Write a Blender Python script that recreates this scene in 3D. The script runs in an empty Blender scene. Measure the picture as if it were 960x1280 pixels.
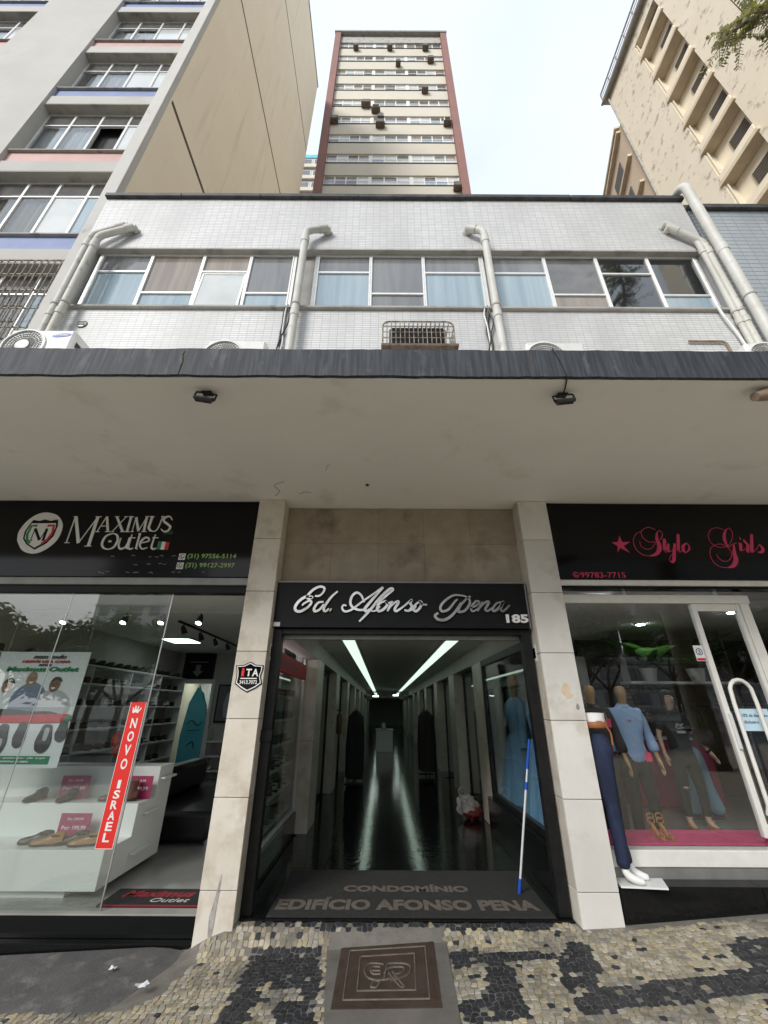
import bpy, bmesh, math, random
from math import sin, cos, pi, radians, sqrt, atan2
from mathutils import Vector, Matrix, Euler

# ---------------------------------------------------------------- camera, sky, sun, exposure
SC = bpy.context.scene
COL = SC.collection
rnd = random.Random(7)
PITCH, ROLL = radians(25.72), radians(0.30)
cam_d = bpy.data.cameras.new('camera')
cam_d.sensor_fit = 'HORIZONTAL'; cam_d.sensor_width = 36.0
cam_d.lens = 36.0*508.6/960.0
cam_d.clip_start = 0.05; cam_d.clip_end = 3000
cam = bpy.data.objects.new('camera', cam_d); COL.objects.link(cam)
_f = Vector((0, cos(PITCH), sin(PITCH))); _r0 = Vector((1, 0, 0)); _u0 = _r0.cross(_f)
_r = _r0*cos(ROLL)+_u0*sin(ROLL); _u = _u0*cos(ROLL)-_r0*sin(ROLL)
_m = Matrix((_r, _u, -_f)).transposed().to_4x4(); _m.translation = Vector((0, 0, 1.65))
cam.matrix_world = _m
SC.camera = cam

SUN_EL, SUN_AZ = radians(30), radians(214)      # azimuth clockwise from +Y (the view direction)
W = bpy.data.worlds.new('World'); SC.world = W; W.use_nodes = True
nt = W.node_tree; nt.nodes.clear()
out = nt.nodes.new('ShaderNodeOutputWorld'); bg = nt.nodes.new('ShaderNodeBackground')
sky = nt.nodes.new('ShaderNodeTexSky'); sky.sky_type = 'NISHITA'; sky.sun_disc = False
sky.sun_elevation = SUN_EL; sky.sun_rotation = SUN_AZ; sky.air_density = 1.0; sky.dust_density = 3.0
tc = nt.nodes.new('ShaderNodeTexCoord'); mp = nt.nodes.new('ShaderNodeMapping'); mp.inputs['Scale'].default_value = (1, 1, 2.0)
nz = nt.nodes.new('ShaderNodeTexNoise'); nz.inputs['Scale'].default_value = 1.7; nz.inputs['Detail'].default_value = 5; nz.inputs['Roughness'].default_value = .5
cr = nt.nodes.new('ShaderNodeValToRGB'); cr.color_ramp.elements[0].position = .30; cr.color_ramp.elements[1].position = .72
cr.color_ramp.elements[0].color = (.70, .70, .70, 1); cr.color_ramp.elements[1].color = (.97, .97, .97, 1)
mx = nt.nodes.new('ShaderNodeMix'); mx.data_type = 'RGBA'
CLOUD = (8.1, 8.9, 9.9, 1)                     # overcast cloud, the same all over
mx.inputs[7].default_value = CLOUD
nt.links.new(tc.outputs['Generated'], mp.inputs['Vector']); nt.links.new(mp.outputs['Vector'], nz.inputs['Vector'])
nt.links.new(nz.outputs['Fac'], cr.inputs['Fac']); nt.links.new(cr.outputs['Color'], mx.inputs[0])
nt.links.new(sky.outputs['Color'], mx.inputs[6]); nt.links.new(mx.outputs[2], bg.inputs['Color'])
bg.inputs['Strength'].default_value = .057
nt.links.new(bg.outputs['Background'], out.inputs['Surface'])

sun_d = bpy.data.lights.new('sun', 'SUN'); sun_d.energy = 1.5; sun_d.angle = radians(22); sun_d.color = (1, .965, .91)
sun = bpy.data.objects.new('sun', sun_d); COL.objects.link(sun)
_d = Vector((sin(SUN_AZ)*cos(SUN_EL), cos(SUN_AZ)*cos(SUN_EL), sin(SUN_EL)))
sun.rotation_euler = _d.to_track_quat('Z', 'Y').to_euler(); sun.location = (0, 0, 80)

SC.view_settings.view_transform = 'Standard'; SC.view_settings.look = 'None'
SC.view_settings.exposure = 1.25; SC.view_settings.gamma = 1.0
try: SC.view_settings.use_curve_mapping = False
except Exception: pass
SC.render.engine = 'CYCLES'
cy = SC.cycles
cy.use_denoising = True; cy.max_bounces = 7; cy.diffuse_bounces = 4; cy.glossy_bounces = 4
cy.transmission_bounces = 4; cy.transparent_max_bounces = 16; cy.caustics_reflective = False; cy.caustics_refractive = False
cy.sample_clamp_indirect = 6.0

# ---------------------------------------------------------------- helpers
def world_loc(o):
    v = Vector((0, 0, 0))
    while o is not None:
        v += Vector(o.location); o = o.parent
    return v
def tag(o, label=None, cat=None, group=None, kind=None):
    if label: o['label'] = label
    if cat: o['category'] = cat
    if group: o['group'] = group
    if kind: o['kind'] = kind
    return o
def thing(name, label, cat, loc=(0, 0, 0), group=None):
    o = bpy.data.objects.new(name, None); COL.objects.link(o); o.location = loc
    o.empty_display_size = .2
    return tag(o, label, cat, group)
def link(name, me, parent=None, loc=(0, 0, 0)):
    o = bpy.data.objects.new(name, me); COL.objects.link(o); o.location = loc
    if parent: o.parent = parent
    return o
def kids(o): return [c for c in list(bpy.data.objects) if c.parent == o]
def copy_tree(o, parent=None, ks=None):
    c = o.copy(); COL.objects.link(c); c.parent = parent
    for ch in o.children: copy_tree(ch, c)
    return c

class MB:
    def __init__(s): s.v = []; s.f = []; s.m = []
    def add(s, vs, fs, m=0):
        b = len(s.v); s.v += [tuple(p) for p in vs]
        for f in fs: s.f.append(tuple(i+b for i in f)); s.m.append(m)
        return s
    def box(s, x0, x1, y0, y1, z0, z1, b=0, m=0):
        if x0 > x1: x0, x1 = x1, x0
        if y0 > y1: y0, y1 = y1, y0
        if z0 > z1: z0, z1 = z1, z0
        if b <= 0:
            vs = [(x, y, z) for z in (z0, z1) for y in (y0, y1) for x in (x0, x1)]
            return s.add(vs, [(0, 2, 3, 1), (4, 5, 7, 6), (0, 1, 5, 4), (2, 6, 7, 3), (0, 4, 6, 2), (1, 3, 7, 5)], m)
        b = min(b, (x1-x0)*.45, (y1-y0)*.45, (z1-z0)*.45)
        X, Y, Z = (x0, x1), (y0, y1), (z0, z1); vs = []; idx = {}
        for i in (0, 1):
            for j in (0, 1):
                for k in (0, 1):
                    sx, sy, sz = (1-2*i)*b, (1-2*j)*b, (1-2*k)*b
                    idx[i, j, k, 'x'] = len(vs); vs.append((X[i], Y[j]+sy, Z[k]+sz))
                    idx[i, j, k, 'y'] = len(vs); vs.append((X[i]+sx, Y[j], Z[k]+sz))
                    idx[i, j, k, 'z'] = len(vs); vs.append((X[i]+sx, Y[j]+sy, Z[k]))
        fs = []
        def fc(ids, flip): fs.append(tuple(ids[::-1]) if flip else tuple(ids))
        for i in (0, 1):
            fc([idx[i, 0, 0, 'x'], idx[i, 1, 0, 'x'], idx[i, 1, 1, 'x'], idx[i, 0, 1, 'x']], i == 0)
            fc([idx[0, i, 0, 'y'], idx[1, i, 0, 'y'], idx[1, i, 1, 'y'], idx[0, i, 1, 'y']], i == 1)
            fc([idx[0, 0, i, 'z'], idx[1, 0, i, 'z'], idx[1, 1, i, 'z'], idx[0, 1, i, 'z']], i == 0)
        for i in (0, 1):
            for j in (0, 1):
                fc([idx[i, j, 0, 'x'], idx[i, j, 1, 'x'], idx[i, j, 1, 'y'], idx[i, j, 0, 'y']], (i+j) % 2 == 1)
                fc([idx[i, 0, j, 'x'], idx[i, 1, j, 'x'], idx[i, 1, j, 'z'], idx[i, 0, j, 'z']], (i+j) % 2 == 0)
                fc([idx[0, i, j, 'y'], idx[1, i, j, 'y'], idx[1, i, j, 'z'], idx[0, i, j, 'z']], (i+j) % 2 == 1)
        for i in (0, 1):
            for j in (0, 1):
                for k in (0, 1):
                    fc([idx[i, j, k, 'x'], idx[i, j, k, 'y'], idx[i, j, k, 'z']], (i+j+k) % 2 == 1)
        return s.add(vs, fs, m)
    def prism(s, pts, y0, y1, m=0, plane='xz'):
        n = len(pts)
        if plane == 'xz': g = lambda p, t: (p[0], t, p[1])
        elif plane == 'xy': g = lambda p, t: (p[0], p[1], t)
        else: g = lambda p, t: (t, p[0], p[1])
        vs = [g(p, y0) for p in pts]+[g(p, y1) for p in pts]
        fs = [tuple(range(n)), tuple(range(2*n-1, n-1, -1))]+[(i, i+n, (i+1) % n+n, (i+1) % n) for i in range(n)]
        return s.add(vs, fs, m)
    def tube(s, pts, r, n=10, cap=True, m=0):
        pts = [Vector(p) for p in pts]; k = len(pts)
        rs = r if isinstance(r, (list, tuple)) else [r]*k
        ref = None; rings = []
        for i, p in enumerate(pts):
            t = (pts[min(i+1, k-1)]-pts[max(i-1, 0)]).normalized()
            if ref is None:
                a = Vector((0, 0, 1)) if abs(t.z) < .9 else Vector((1, 0, 0))
                ref = t.cross(a).normalized()
            ref = (ref-t*ref.dot(t)).normalized(); bn = t.cross(ref)
            rings.append([p+(ref*cos(2*pi*j/n)+bn*sin(2*pi*j/n))*rs[i] for j in range(n)])
        vs = [q for g in rings for q in g]; fs = []
        for i in range(k-1):
            for j in range(n):
                fs.append((i*n+j, i*n+(j+1) % n, (i+1)*n+(j+1) % n, (i+1)*n+j))
        if cap: fs.append(tuple(range(n-1, -1, -1))); fs.append(tuple((k-1)*n+j for j in range(n)))
        return s.add(vs, fs, m)
    def lathe(s, prof, c=(0, 0, 0), n=20, axis='z', m=0, fn=None):
        vs = []; fs = []
        for (r, h) in prof:
            for j in range(n):
                a = 2*pi*j/n; rr = r*(fn(a, h) if fn else 1)
                u, v = rr*cos(a), rr*sin(a)
                p = (u, v, h) if axis == 'z' else ((u, -h, v) if axis == 'y' else (h, u, v))
                vs.append((p[0]+c[0], p[1]+c[1], p[2]+c[2]))
        for i in range(len(prof)-1):
            for j in range(n): fs.append((i*n+j, i*n+(j+1) % n, (i+1)*n+(j+1) % n, (i+1)*n+j))
        fs.append(tuple(range(n-1, -1, -1))); fs.append(tuple((len(prof)-1)*n+j for j in range(n)))
        return s.add(vs, fs, m)
    def ball(s, c, r, n=14, k=9, m=0):
        rx, ry, rz = r if isinstance(r, (tuple, list)) else (r, r, r)
        vs = [(c[0], c[1], c[2]-rz)]; fs = []
        for i in range(1, k):
            t = -pi/2+pi*i/k
            for j in range(n): a = 2*pi*j/n; vs.append((c[0]+rx*cos(t)*cos(a), c[1]+ry*cos(t)*sin(a), c[2]+rz*sin(t)))
        vs.append((c[0], c[1], c[2]+rz)); L = len(vs)-1
        for j in range(n):
            fs.append((0, 1+(j+1) % n, 1+j)); fs.append((L, L-n+j, L-n+(j+1) % n))
        for i in range(k-2):
            for j in range(n): fs.append((1+i*n+j, 1+i*n+(j+1) % n, 1+(i+1)*n+(j+1) % n, 1+(i+1)*n+j))
        return s.add(vs, fs, m)
    def quad(s, a, b, c, d, m=0): return s.add([a, b, c, d], [(0, 1, 2, 3)], m)
    def sub(s, fn):
        s.v = [tuple(fn(Vector(p))) for p in s.v]; return s
    def mesh(s, name, mats, off=Vector((0, 0, 0)), smooth=False):
        me = bpy.data.meshes.new(name)
        me.from_pydata([(p[0]-off.x, p[1]-off.y, p[2]-off.z) for p in s.v], [], s.f)
        ml = mats if isinstance(mats, (list, tuple)) else [mats]
        for mm in ml: me.materials.append(MAT[mm] if isinstance(mm, str) else mm)
        if len(ml) > 1: me.polygons.foreach_set('material_index', s.m)
        me.validate(); me.update()
        if smooth:
            me.polygons.foreach_set('use_smooth', [True]*len(me.polygons))
            try: me.set_sharp_from_angle(angle=radians(40))
            except Exception: pass
        return me
    def build(s, name, mats, parent=None, smooth=False, label=None):
        off = world_loc(parent) if parent else Vector((0, 0, 0))
        o = link(name, s.mesh(name, mats, off, smooth), parent)
        if label: o['label'] = label
        return o

def box(name, mats, x0, x1, y0, y1, z0, z1, parent=None, b=0):
    return MB().box(x0, x1, y0, y1, z0, z1, b).build(name, mats, parent)
def struct(o): o['kind'] = 'structure'; return o

def crom(pts, n=6):
    P = [Vector(p) for p in pts]
    if len(P) < 3: return P
    o = []
    for i in range(len(P)-1):
        p0 = P[max(i-1, 0)]; p1 = P[i]; p2 = P[i+1]; p3 = P[min(i+2, len(P)-1)]
        for k in range(n):
            t = k/n
            o.append(.5*((2*p1)+(p2-p0)*t+(2*p0-5*p1+4*p2-p3)*t*t+(3*p1-p0-3*p2+p3)*t**3))
    o.append(P[-1]); return o
def strokes(mb, data, y0, y1, n=6, plane='xz', straight=False, m=0, scale=1.0):
    """flat-faced lettering strokes, each a solid ribbon from depth y0 (front) to y1"""
    for si, (w0, w1, pts) in enumerate(data):
        c = [Vector((p[0], p[1])) for p in pts]
        if not straight and len(c) > 2:
            c = [Vector((q.x, q.y)) for q in crom([(p[0], p[1], 0) for p in pts], n)]
        K = len(c); L = []; Rr = []
        for i in range(K):
            t = (c[min(i+1, K-1)]-c[max(i-1, 0)]); t = t.normalized() if t.length > 1e-9 else Vector((1, 0))
            nrm = Vector((-t.y, t.x)); u = i/max(1, K-1)
            w = (w0+(w1-w0)*sin(pi*u))*.5*scale if len(pts) > 2 else .5*w1*scale
            L.append(c[i]+nrm*w); Rr.append(c[i]-nrm*w)
        e = si*2e-4
        g = (lambda p, t: (p.x, t, p.y)) if plane == 'xz' else (lambda p, t: (p.x, p.y, t))
        f0 = y0-e if y0 < y1 else y0+e
        vs = [g(p, f0) for p in L]+[g(p, f0) for p in Rr]+[g(p, y1) for p in L]+[g(p, y1) for p in Rr]; fs = []
        for i in range(K-1):
            fs += [(i, i+1, K+i+1, K+i), (2*K+i, 3*K+i, 3*K+i+1, 2*K+i+1), (i, 2*K+i, 2*K+i+1, i+1), (K+i, K+i+1, 3*K+i+1, 3*K+i)]
        fs += [(0, K, 3*K, 2*K), (K-1, 3*K-1, 4*K-1, 2*K-1)]
        mb.add(vs, fs, m)
    return mb
def text_mb(mb, txt, u0, u1, v0, v1, t0, t1, bold=0., shear=0., plane='xz', m=0, fit=True, align='L'):
    """lettering from the built-in face fitted to a rectangle, extruded from t0 (front) to t1"""
    cu = bpy.data.curves.new('lettering', 'FONT'); cu.body = txt; cu.size = 1.0; cu.offset = bold; cu.shear = shear
    cu.resolution_u = 3; cu.extrude = .5; cu.fill_mode = 'BOTH'
    o = bpy.data.objects.new('lettering', cu); COL.objects.link(o)
    bpy.context.view_layer.update()
    me = bpy.data.meshes.new_from_object(o.evaluated_get(bpy.context.evaluated_depsgraph_get()))
    vs = [v.co.copy() for v in me.vertices]; fs = [tuple(p.vertices) for p in me.polygons]
    bpy.data.objects.remove(o); bpy.data.curves.remove(cu); bpy.data.meshes.remove(me)
    if not vs: return mb
    a0 = min(v.x for v in vs); a1 = max(v.x for v in vs); b0 = min(v.y for v in vs); b1 = max(v.y for v in vs)
    sy = (v1-v0)/(b1-b0); sx = (u1-u0)/(a1-a0) if fit else sy
    off = u0 if align == 'L' else (u0+u1)/2-(a1-a0)*sx/2
    o2 = []
    for v in vs:
        u = off+(v.x-a0)*sx; w = v0+(v.y-b0)*sy; t = t0 if v.z > 0 else t1
        o2.append((u, t, w) if plane == 'xz' else (u, w, t))
    return mb.add(o2, fs, m)

def skin_mesh(name, pts, edges, rads, mat, sub=2, root=0):
    me = bpy.data.meshes.new(name); me.from_pydata(pts, edges, []); 
    o = bpy.data.objects.new(name, me); COL.objects.link(o)
    md = o.modifiers.new('s', 'SKIN')
    sv = me.skin_vertices
    if not sv:
        bm = bmesh.new(); bm.from_mesh(me); bm.verts.layers.skin.verify(); bm.to_mesh(me); bm.free(); sv = me.skin_vertices
    for i, d in enumerate(sv[0].data):
        r = rads[i]; d.radius = r if isinstance(r, tuple) else (r, r); d.use_root = (i == root)
    md.use_smooth_shade = True
    ss = o.modifiers.new('u', 'SUBSURF'); ss.levels = sub; ss.render_levels = sub
    bpy.context.view_layer.update()
    m2 = bpy.data.meshes.new_from_object(o.evaluated_get(bpy.context.evaluated_depsgraph_get()))
    m2.name = name; m2.materials.clear(); m2.materials.append(MAT[mat])
    m2.polygons.foreach_set('use_smooth', [True]*len(m2.polygons))
    bpy.data.objects.remove(o); bpy.data.meshes.remove(me)
    return m2

# ---------------------------------------------------------------- materials
MAT = {}
def rgba(c): return (c[0], c[1], c[2], 1)
def M(name, c, rough=.6, c2=None, scale=4., detail=5., bump=0., bscale=60., metal=0., spec=.5, stretch=(1, 1, 1), rand=0., lo=.35, hi=.65, c3=None, s3=1.2, lo3=.55, hi3=.7, island=False, coat=0., rough2=None, stretch3=(1, 1, 1)):
    m = bpy.data.materials.new(name); m.use_nodes = True; n = m.node_tree.nodes; l = m.node_tree.links
    b = n['Principled BSDF']; b.inputs['Base Color'].default_value = rgba(c); b.inputs['Roughness'].default_value = rough
    b.inputs['Metallic'].default_value = metal; b.inputs['Specular IOR Level'].default_value = spec
    if coat: b.inputs['Coat Weight'].default_value = coat; b.inputs['Coat Roughness'].default_value = .05
    t = n.new('ShaderNodeTexCoord'); last = None
    def noise(sc, st, det=detail):
        mp = n.new('ShaderNodeMapping'); mp.inputs['Scale'].default_value = st; l.new(t.outputs['Object'], mp.inputs['Vector'])
        nz = n.new('ShaderNodeTexNoise'); nz.inputs['Scale'].default_value = sc; nz.inputs['Detail'].default_value = det; nz.inputs['Roughness'].default_value = .6
        l.new(mp.outputs['Vector'], nz.inputs['Vector']); return nz
    def ramp(src, a, z):
        r = n.new('ShaderNodeMapRange'); r.inputs[1].default_value = a; r.inputs[2].default_value = z; l.new(src, r.inputs[0]); return r.outputs[0]
    def mixc(f, a, z):
        x = n.new('ShaderNodeMix'); x.data_type = 'RGBA'; l.new(f, x.inputs[0])
        if isinstance(a, tuple): x.inputs[6].default_value = rgba(a)
        else: l.new(a, x.inputs[6])
        x.inputs[7].default_value = rgba(z); return x.outputs[2]
    if c2:
        f = ramp(noise(scale, stretch).outputs['Fac'], lo, hi); last = mixc(f, c, c2)
        if rough2 is not None:
            rr = n.new('ShaderNodeMapRange'); rr.inputs[3].default_value = rough; rr.inputs[4].default_value = rough2; l.new(f, rr.inputs[0]); l.new(rr.outputs[0], b.inputs['Roughness'])
    if c3:
        last = mixc(ramp(noise(s3, stretch3, 8).outputs['Fac'], lo3, hi3), last if last else c, c3)
    if rand:
        if island: gi = n.new('ShaderNodeNewGeometry'); src = gi.outputs['Random Per Island']
        else: oi = n.new('ShaderNodeObjectInfo'); src = oi.outputs['Random']
        hs = n.new('ShaderNodeHueSaturation')
        mr = n.new('ShaderNodeMapRange'); mr.inputs[3].default_value = 1-rand; mr.inputs[4].default_value = 1+rand; l.new(src, mr.inputs[0])
        l.new(mr.outputs[0], hs.inputs['Value'])
        m2 = n.new('ShaderNodeMath'); m2.operation = 'MULTIPLY'; m2.inputs[1].default_value = 7.31; l.new(src, m2.inputs[0])
        m3 = n.new('ShaderNodeMath'); m3.operation = 'FRACT'; l.new(m2.outputs[0], m3.inputs[0])
        mr2 = n.new('ShaderNodeMapRange'); mr2.inputs[3].default_value = 1-rand*1.2; mr2.inputs[4].default_value = 1+rand*1.2; l.new(m3.outputs[0], mr2.inputs[0])
        l.new(mr2.outputs[0], hs.inputs['Saturation'])
        if last is not None: l.new(last, hs.inputs['Color'])
        else: hs.inputs['Color'].default_value = rgba(c)
        last = hs.outputs['Color']
    if last is not None: l.new(last, b.inputs['Base Color'])
    if bump:
        bp = n.new('ShaderNodeBump'); bp.inputs['Strength'].default_value = bump; bp.inputs['Distance'].default_value = .01
        l.new(noise(bscale, (1, 1, 1), 4).outputs['Fac'], bp.inputs['Height']); l.new(bp.outputs['Normal'], b.inputs['Normal'])
    MAT[name] = m; return m
def M_emit(name, c, s, base=None):
    m = M(name, base or c, .5); b = m.node_tree.nodes['Principled BSDF']
    b.inputs['Emission Color'].default_value = rgba(c); b.inputs['Emission Strength'].default_value = s
def M_glass(name, tint=(.93, .96, .95), ior=1.5, rough=0.):
    m = bpy.data.materials.new(name); m.use_nodes = True; n = m.node_tree.nodes; l = m.node_tree.links; n.clear()
    o = n.new('ShaderNodeOutputMaterial'); x = n.new('ShaderNodeMixShader'); t = n.new('ShaderNodeBsdfTransparent'); g = n.new('ShaderNodeBsdfGlossy')
    t.inputs['Color'].default_value = rgba(tint); g.inputs['Roughness'].default_value = rough
    f = n.new('ShaderNodeFresnel'); ge = n.new('ShaderNodeNewGeometry'); mr = n.new('ShaderNodeMapRange')
    mr.inputs[3].default_value = ior; mr.inputs[4].default_value = 1/ior
    l.new(ge.outputs['Backfacing'], mr.inputs[0]); l.new(mr.outputs[0], f.inputs['IOR'])
    l.new(f.outputs['Fac'], x.inputs['Fac']); l.new(t.outputs[0], x.inputs[1]); l.new(g.outputs[0], x.inputs[2]); l.new(x.outputs[0], o.inputs['Surface'])
    MAT[name] = m; return m
def M_tile(name, c, c2, grout, tw, th, gap=.006, rough=.25, bump=.5, off=0., dirt=None):
    """small glazed facade tiles laid on a vertical wall"""
    m = bpy.data.materials.new(name); m.use_nodes = True; n = m.node_tree.nodes; l = m.node_tree.links; b = n['Principled BSDF']
    t = n.new('ShaderNodeTexCoord'); s = n.new('ShaderNodeSeparateXYZ'); cb = n.new('ShaderNodeCombineXYZ'); l.new(t.outputs['Object'], s.inputs[0])
    ad = n.new('ShaderNodeMath'); ad.operation = 'ADD'; l.new(s.outputs['X'], ad.inputs[0]); l.new(s.outputs['Y'], ad.inputs[1])
    l.new(ad.outputs[0], cb.inputs['X']); l.new(s.outputs['Z'], cb.inputs['Y'])
    br = n.new('ShaderNodeTexBrick'); br.offset = off; br.inputs['Scale'].default_value = 1.0
    br.inputs['Brick Width'].default_value = tw; br.inputs['Row Height'].default_value = th; br.inputs['Mortar Size'].default_value = gap; br.inputs['Mortar Smooth'].default_value = .15
    br.inputs['Color1'].default_value = rgba(c); br.inputs['Color2'].default_value = rgba(c2); br.inputs['Mortar'].default_value = rgba(grout)
    l.new(cb.outputs[0], br.inputs['Vector']); colr = br.outputs['Color']
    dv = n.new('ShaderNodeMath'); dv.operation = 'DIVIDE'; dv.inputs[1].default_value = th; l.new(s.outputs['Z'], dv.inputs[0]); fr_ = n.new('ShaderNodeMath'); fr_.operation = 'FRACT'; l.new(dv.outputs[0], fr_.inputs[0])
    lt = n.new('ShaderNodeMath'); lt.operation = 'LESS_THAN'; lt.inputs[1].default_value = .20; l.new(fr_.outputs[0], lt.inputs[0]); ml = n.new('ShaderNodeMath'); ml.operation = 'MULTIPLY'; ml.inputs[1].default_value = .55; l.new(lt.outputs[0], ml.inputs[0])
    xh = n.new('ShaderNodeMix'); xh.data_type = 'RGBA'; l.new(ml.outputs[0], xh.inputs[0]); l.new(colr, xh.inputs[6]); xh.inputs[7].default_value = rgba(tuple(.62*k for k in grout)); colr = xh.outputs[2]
    nz = n.new('ShaderNodeTexNoise'); nz.inputs['Scale'].default_value = 1.1; nz.inputs['Detail'].default_value = 7; mp = n.new('ShaderNodeMapping'); mp.inputs['Scale'].default_value = (1, 1, .35)
    l.new(t.outputs['Object'], mp.inputs[0]); l.new(mp.outputs[0], nz.inputs['Vector'])
    mr = n.new('ShaderNodeMapRange'); mr.inputs[1].default_value = .45; mr.inputs[2].default_value = .85; l.new(nz.outputs['Fac'], mr.inputs[0])
    x = n.new('ShaderNodeMix'); x.data_type = 'RGBA'; l.new(mr.outputs[0], x.inputs[0]); l.new(colr, x.inputs[6]); x.inputs[7].default_value = rgba(dirt or tuple(.6*k for k in c))
    l.new(x.outputs[2], b.inputs['Base Color']); b.inputs['Roughness'].default_value = rough
    bp = n.new('ShaderNodeBump'); bp.invert = True; bp.inputs['Strength'].default_value = bump; bp.inputs['Distance'].default_value = .006; l.new(br.outputs['Fac'], bp.inputs['Height']); l.new(bp.outputs[0], b.inputs['Normal'])
    MAT[name] = m

M('paint_soffit', (.88, .865, .855), .8, (.84, .825, .815), 1.0, c3=(.58, .53, .46), s3=1.6, lo3=.58, hi3=.86, bump=.12, bscale=18)
M('paint_fascia', (.020, .025, .034), .7, (.065, .072, .085), 34, stretch=(1, 1, .06), c3=(.15, .155, .16), s3=3.4, lo3=.60, hi3=.82, bump=.25, bscale=14, lo=.42, hi=.7, stretch3=(2.5, 1, .8))
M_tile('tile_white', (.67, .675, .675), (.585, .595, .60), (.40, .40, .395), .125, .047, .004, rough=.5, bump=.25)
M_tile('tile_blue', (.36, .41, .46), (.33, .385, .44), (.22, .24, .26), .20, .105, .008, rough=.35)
M('coping_black', (.02, .021, .023), .6, (.06, .06, .06), 6, bump=.2)
M('concrete', (.33, .32, .30), .85, (.25, .245, .23), 3, bump=.3, bscale=50)
M('concrete_dirty', (.30, .29, .27), .9, (.42, .40, .37), 2.2, c3=(.15, .14, .125), s3=3.2, lo3=.58, hi3=.72, bump=.3)
M('marble', (.64, .585, .50), .35, (.72, .675, .60), 2.4, c3=(.38, .30, .21), s3=3.4, lo3=.50, hi3=.82, rand=.07, bump=.04)
M('marble_white', (.62, .605, .57), .32, (.69, .675, .645), 2.4, c3=(.46, .40, .32), s3=3.2, lo3=.54, hi3=.82, rand=.06)
M('granite_beige', (.37, .31, .24), .5, (.30, .25, .19), 5, c3=(.15, .115, .085), s3=2.6, lo3=.53, hi3=.76, rand=.06, bump=.12, bscale=220)
M('granite_black', (.006, .0065, .007), .14, (.018, .018, .019), 120, lo=.55, hi=.8, spec=.35)
M('floor_black', (.005, .006, .006), .10, (.010, .012, .011), 90, lo=.5, hi=.8, bump=.22, bscale=9, rand=.1)
M('metal_black', (.006, .006, .0065), .4, (.012, .012, .012), 9, bump=.05, spec=.25)
M('sign_black', (.003, .003, .0035), .10, spec=.25)
M('sign_black_matte', (.006, .006, .0065), .4, (.009, .009, .0095), 8, spec=.2)
M('metal_grey', (.30, .30, .29), .45, (.24, .24, .235), 6, metal=.4)
M('aluminium', (.82, .82, .81), .38, (.74, .74, .73), 8, metal=.25)
M('frame_white', (.78, .77, .74), .4, (.70, .69, .66), 7)
M('chrome', (.62, .61, .59), .22, (.40, .36, .31), 7, metal=1.)
M('pipe_cream', (.46, .45, .40), .55, (.60, .59, .55), 3, c3=(.20, .17, .125), s3=7, lo3=.58, hi3=.78, stretch=(1, 1, .3))
M('pipe_white', (.58, .58, .55), .5, (.49, .48, .445), 3, c3=(.24, .21, .17), s3=7, lo3=.62, hi3=.82)
M('white_plastic', (.74, .74, .72), .45, (.66, .66, .63), 6)
M('dark_plastic', (.02, .02, .021), .5)
M('rust', (.085, .055, .038), .8, (.16, .12, .09), 12, bump=.3)
M('cage_paint', (.36, .33, .27), .7, (.12, .08, .055), 14)
M('blue_logo', (.03, .09, .45), .4)
M('letter_white', (.80, .80, .78), .45)
M('letter_pink', (.62, .045, .14), .4)
M('letter_green', (.30, .52, .16), .45)
M('flag_green', (.02, .22, .10), .5); M('flag_red', (.55, .02, .03), .5)
M('banner_red', (.72, .025, .02), .4)
M('poster_white', (.72, .74, .77), .4)
M('card_wine', (.38, .035, .12), .5)
M('wall_white', (.66, .66, .63), .8, (.60, .60, .57), 2)
M('wall_dim', (.50, .49, .46), .8, (.44, .43, .405), 2)
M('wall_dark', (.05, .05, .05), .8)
M('ceiling_white', (.78, .78, .76), .85)
M('floor_shop', (.34, .335, .32), .22, (.30, .295, .285), 2)
M('laminate_white', (.78, .80, .79), .3)
M('carpet_pink', (.62, .06, .19), .9, (.52, .05, .16), 12, bump=.4, bscale=200)
M('mat_dark', (.018, .018, .017), .95, (.030, .029, .027), 30, bump=.6, bscale=260, c3=(.055, .052, .048), s3=4, lo3=.62, hi3=.85)
M('mat_letter', (.17, .14, .115), .95, (.12, .10, .08), 14, bump=.6, bscale=260)
M('mat_black', (.018, .018, .018), .9, bump=.5, bscale=260); M('mat_red', (.30, .02, .035), .9); M('mat_white', (.5, .5, .48), .9)
M('cast_iron', (.040, .024, .016), .75, (.066, .042, .030), 7, bump=.35, bscale=70, c3=(.085, .062, .047), s3=3, lo3=.62, hi3=.8)
M('cast_worn', (.15, .125, .105), .7, (.085, .066, .054), 14)
M('stone_cream', (.33, .285, .205), .7, (.41, .37, .285), 30, rand=.34, bump=.4, bscale=70, c3=(.15, .137, .12), s3=2.2, lo3=.47, hi3=.70)
M('stone_black', (.020, .021, .025), .6, (.036, .037, .042), 30, rand=.35, bump=.3, bscale=70, c3=(.085, .08, .074), s3=1.7, lo3=.56, hi3=.76)
M('stone_cream_mass', (.33, .285, .205), .7, (.41, .37, .285), 30, rand=.34, bump=.4, bscale=70, c3=(.15, .137, .12), s3=2.2, lo3=.47, hi3=.70, island=True)
M('stone_black_mass', (.020, .021, .025), .6, (.036, .037, .042), 30, rand=.35, bump=.3, bscale=70, c3=(.085, .08, .074), s3=1.7, lo3=.56, hi3=.76, island=True)
M('mortar', (.15, .138, .122), .95, (.215, .20, .178), 9, bump=.5, bscale=120)
M('ramp_concrete', (.115, .113, .112), .8, (.078, .077, .078), 5, c3=(.19, .18, .17), s3=7, lo3=.55, hi3=.72, bump=.6, bscale=45)
M('asphalt', (.07, .07, .071), .9, (.085, .085, .086), 30, bump=.4, bscale=120)
M('ground_far', (.16, .155, .145), .9, (.20, .195, .18), .4)
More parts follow.
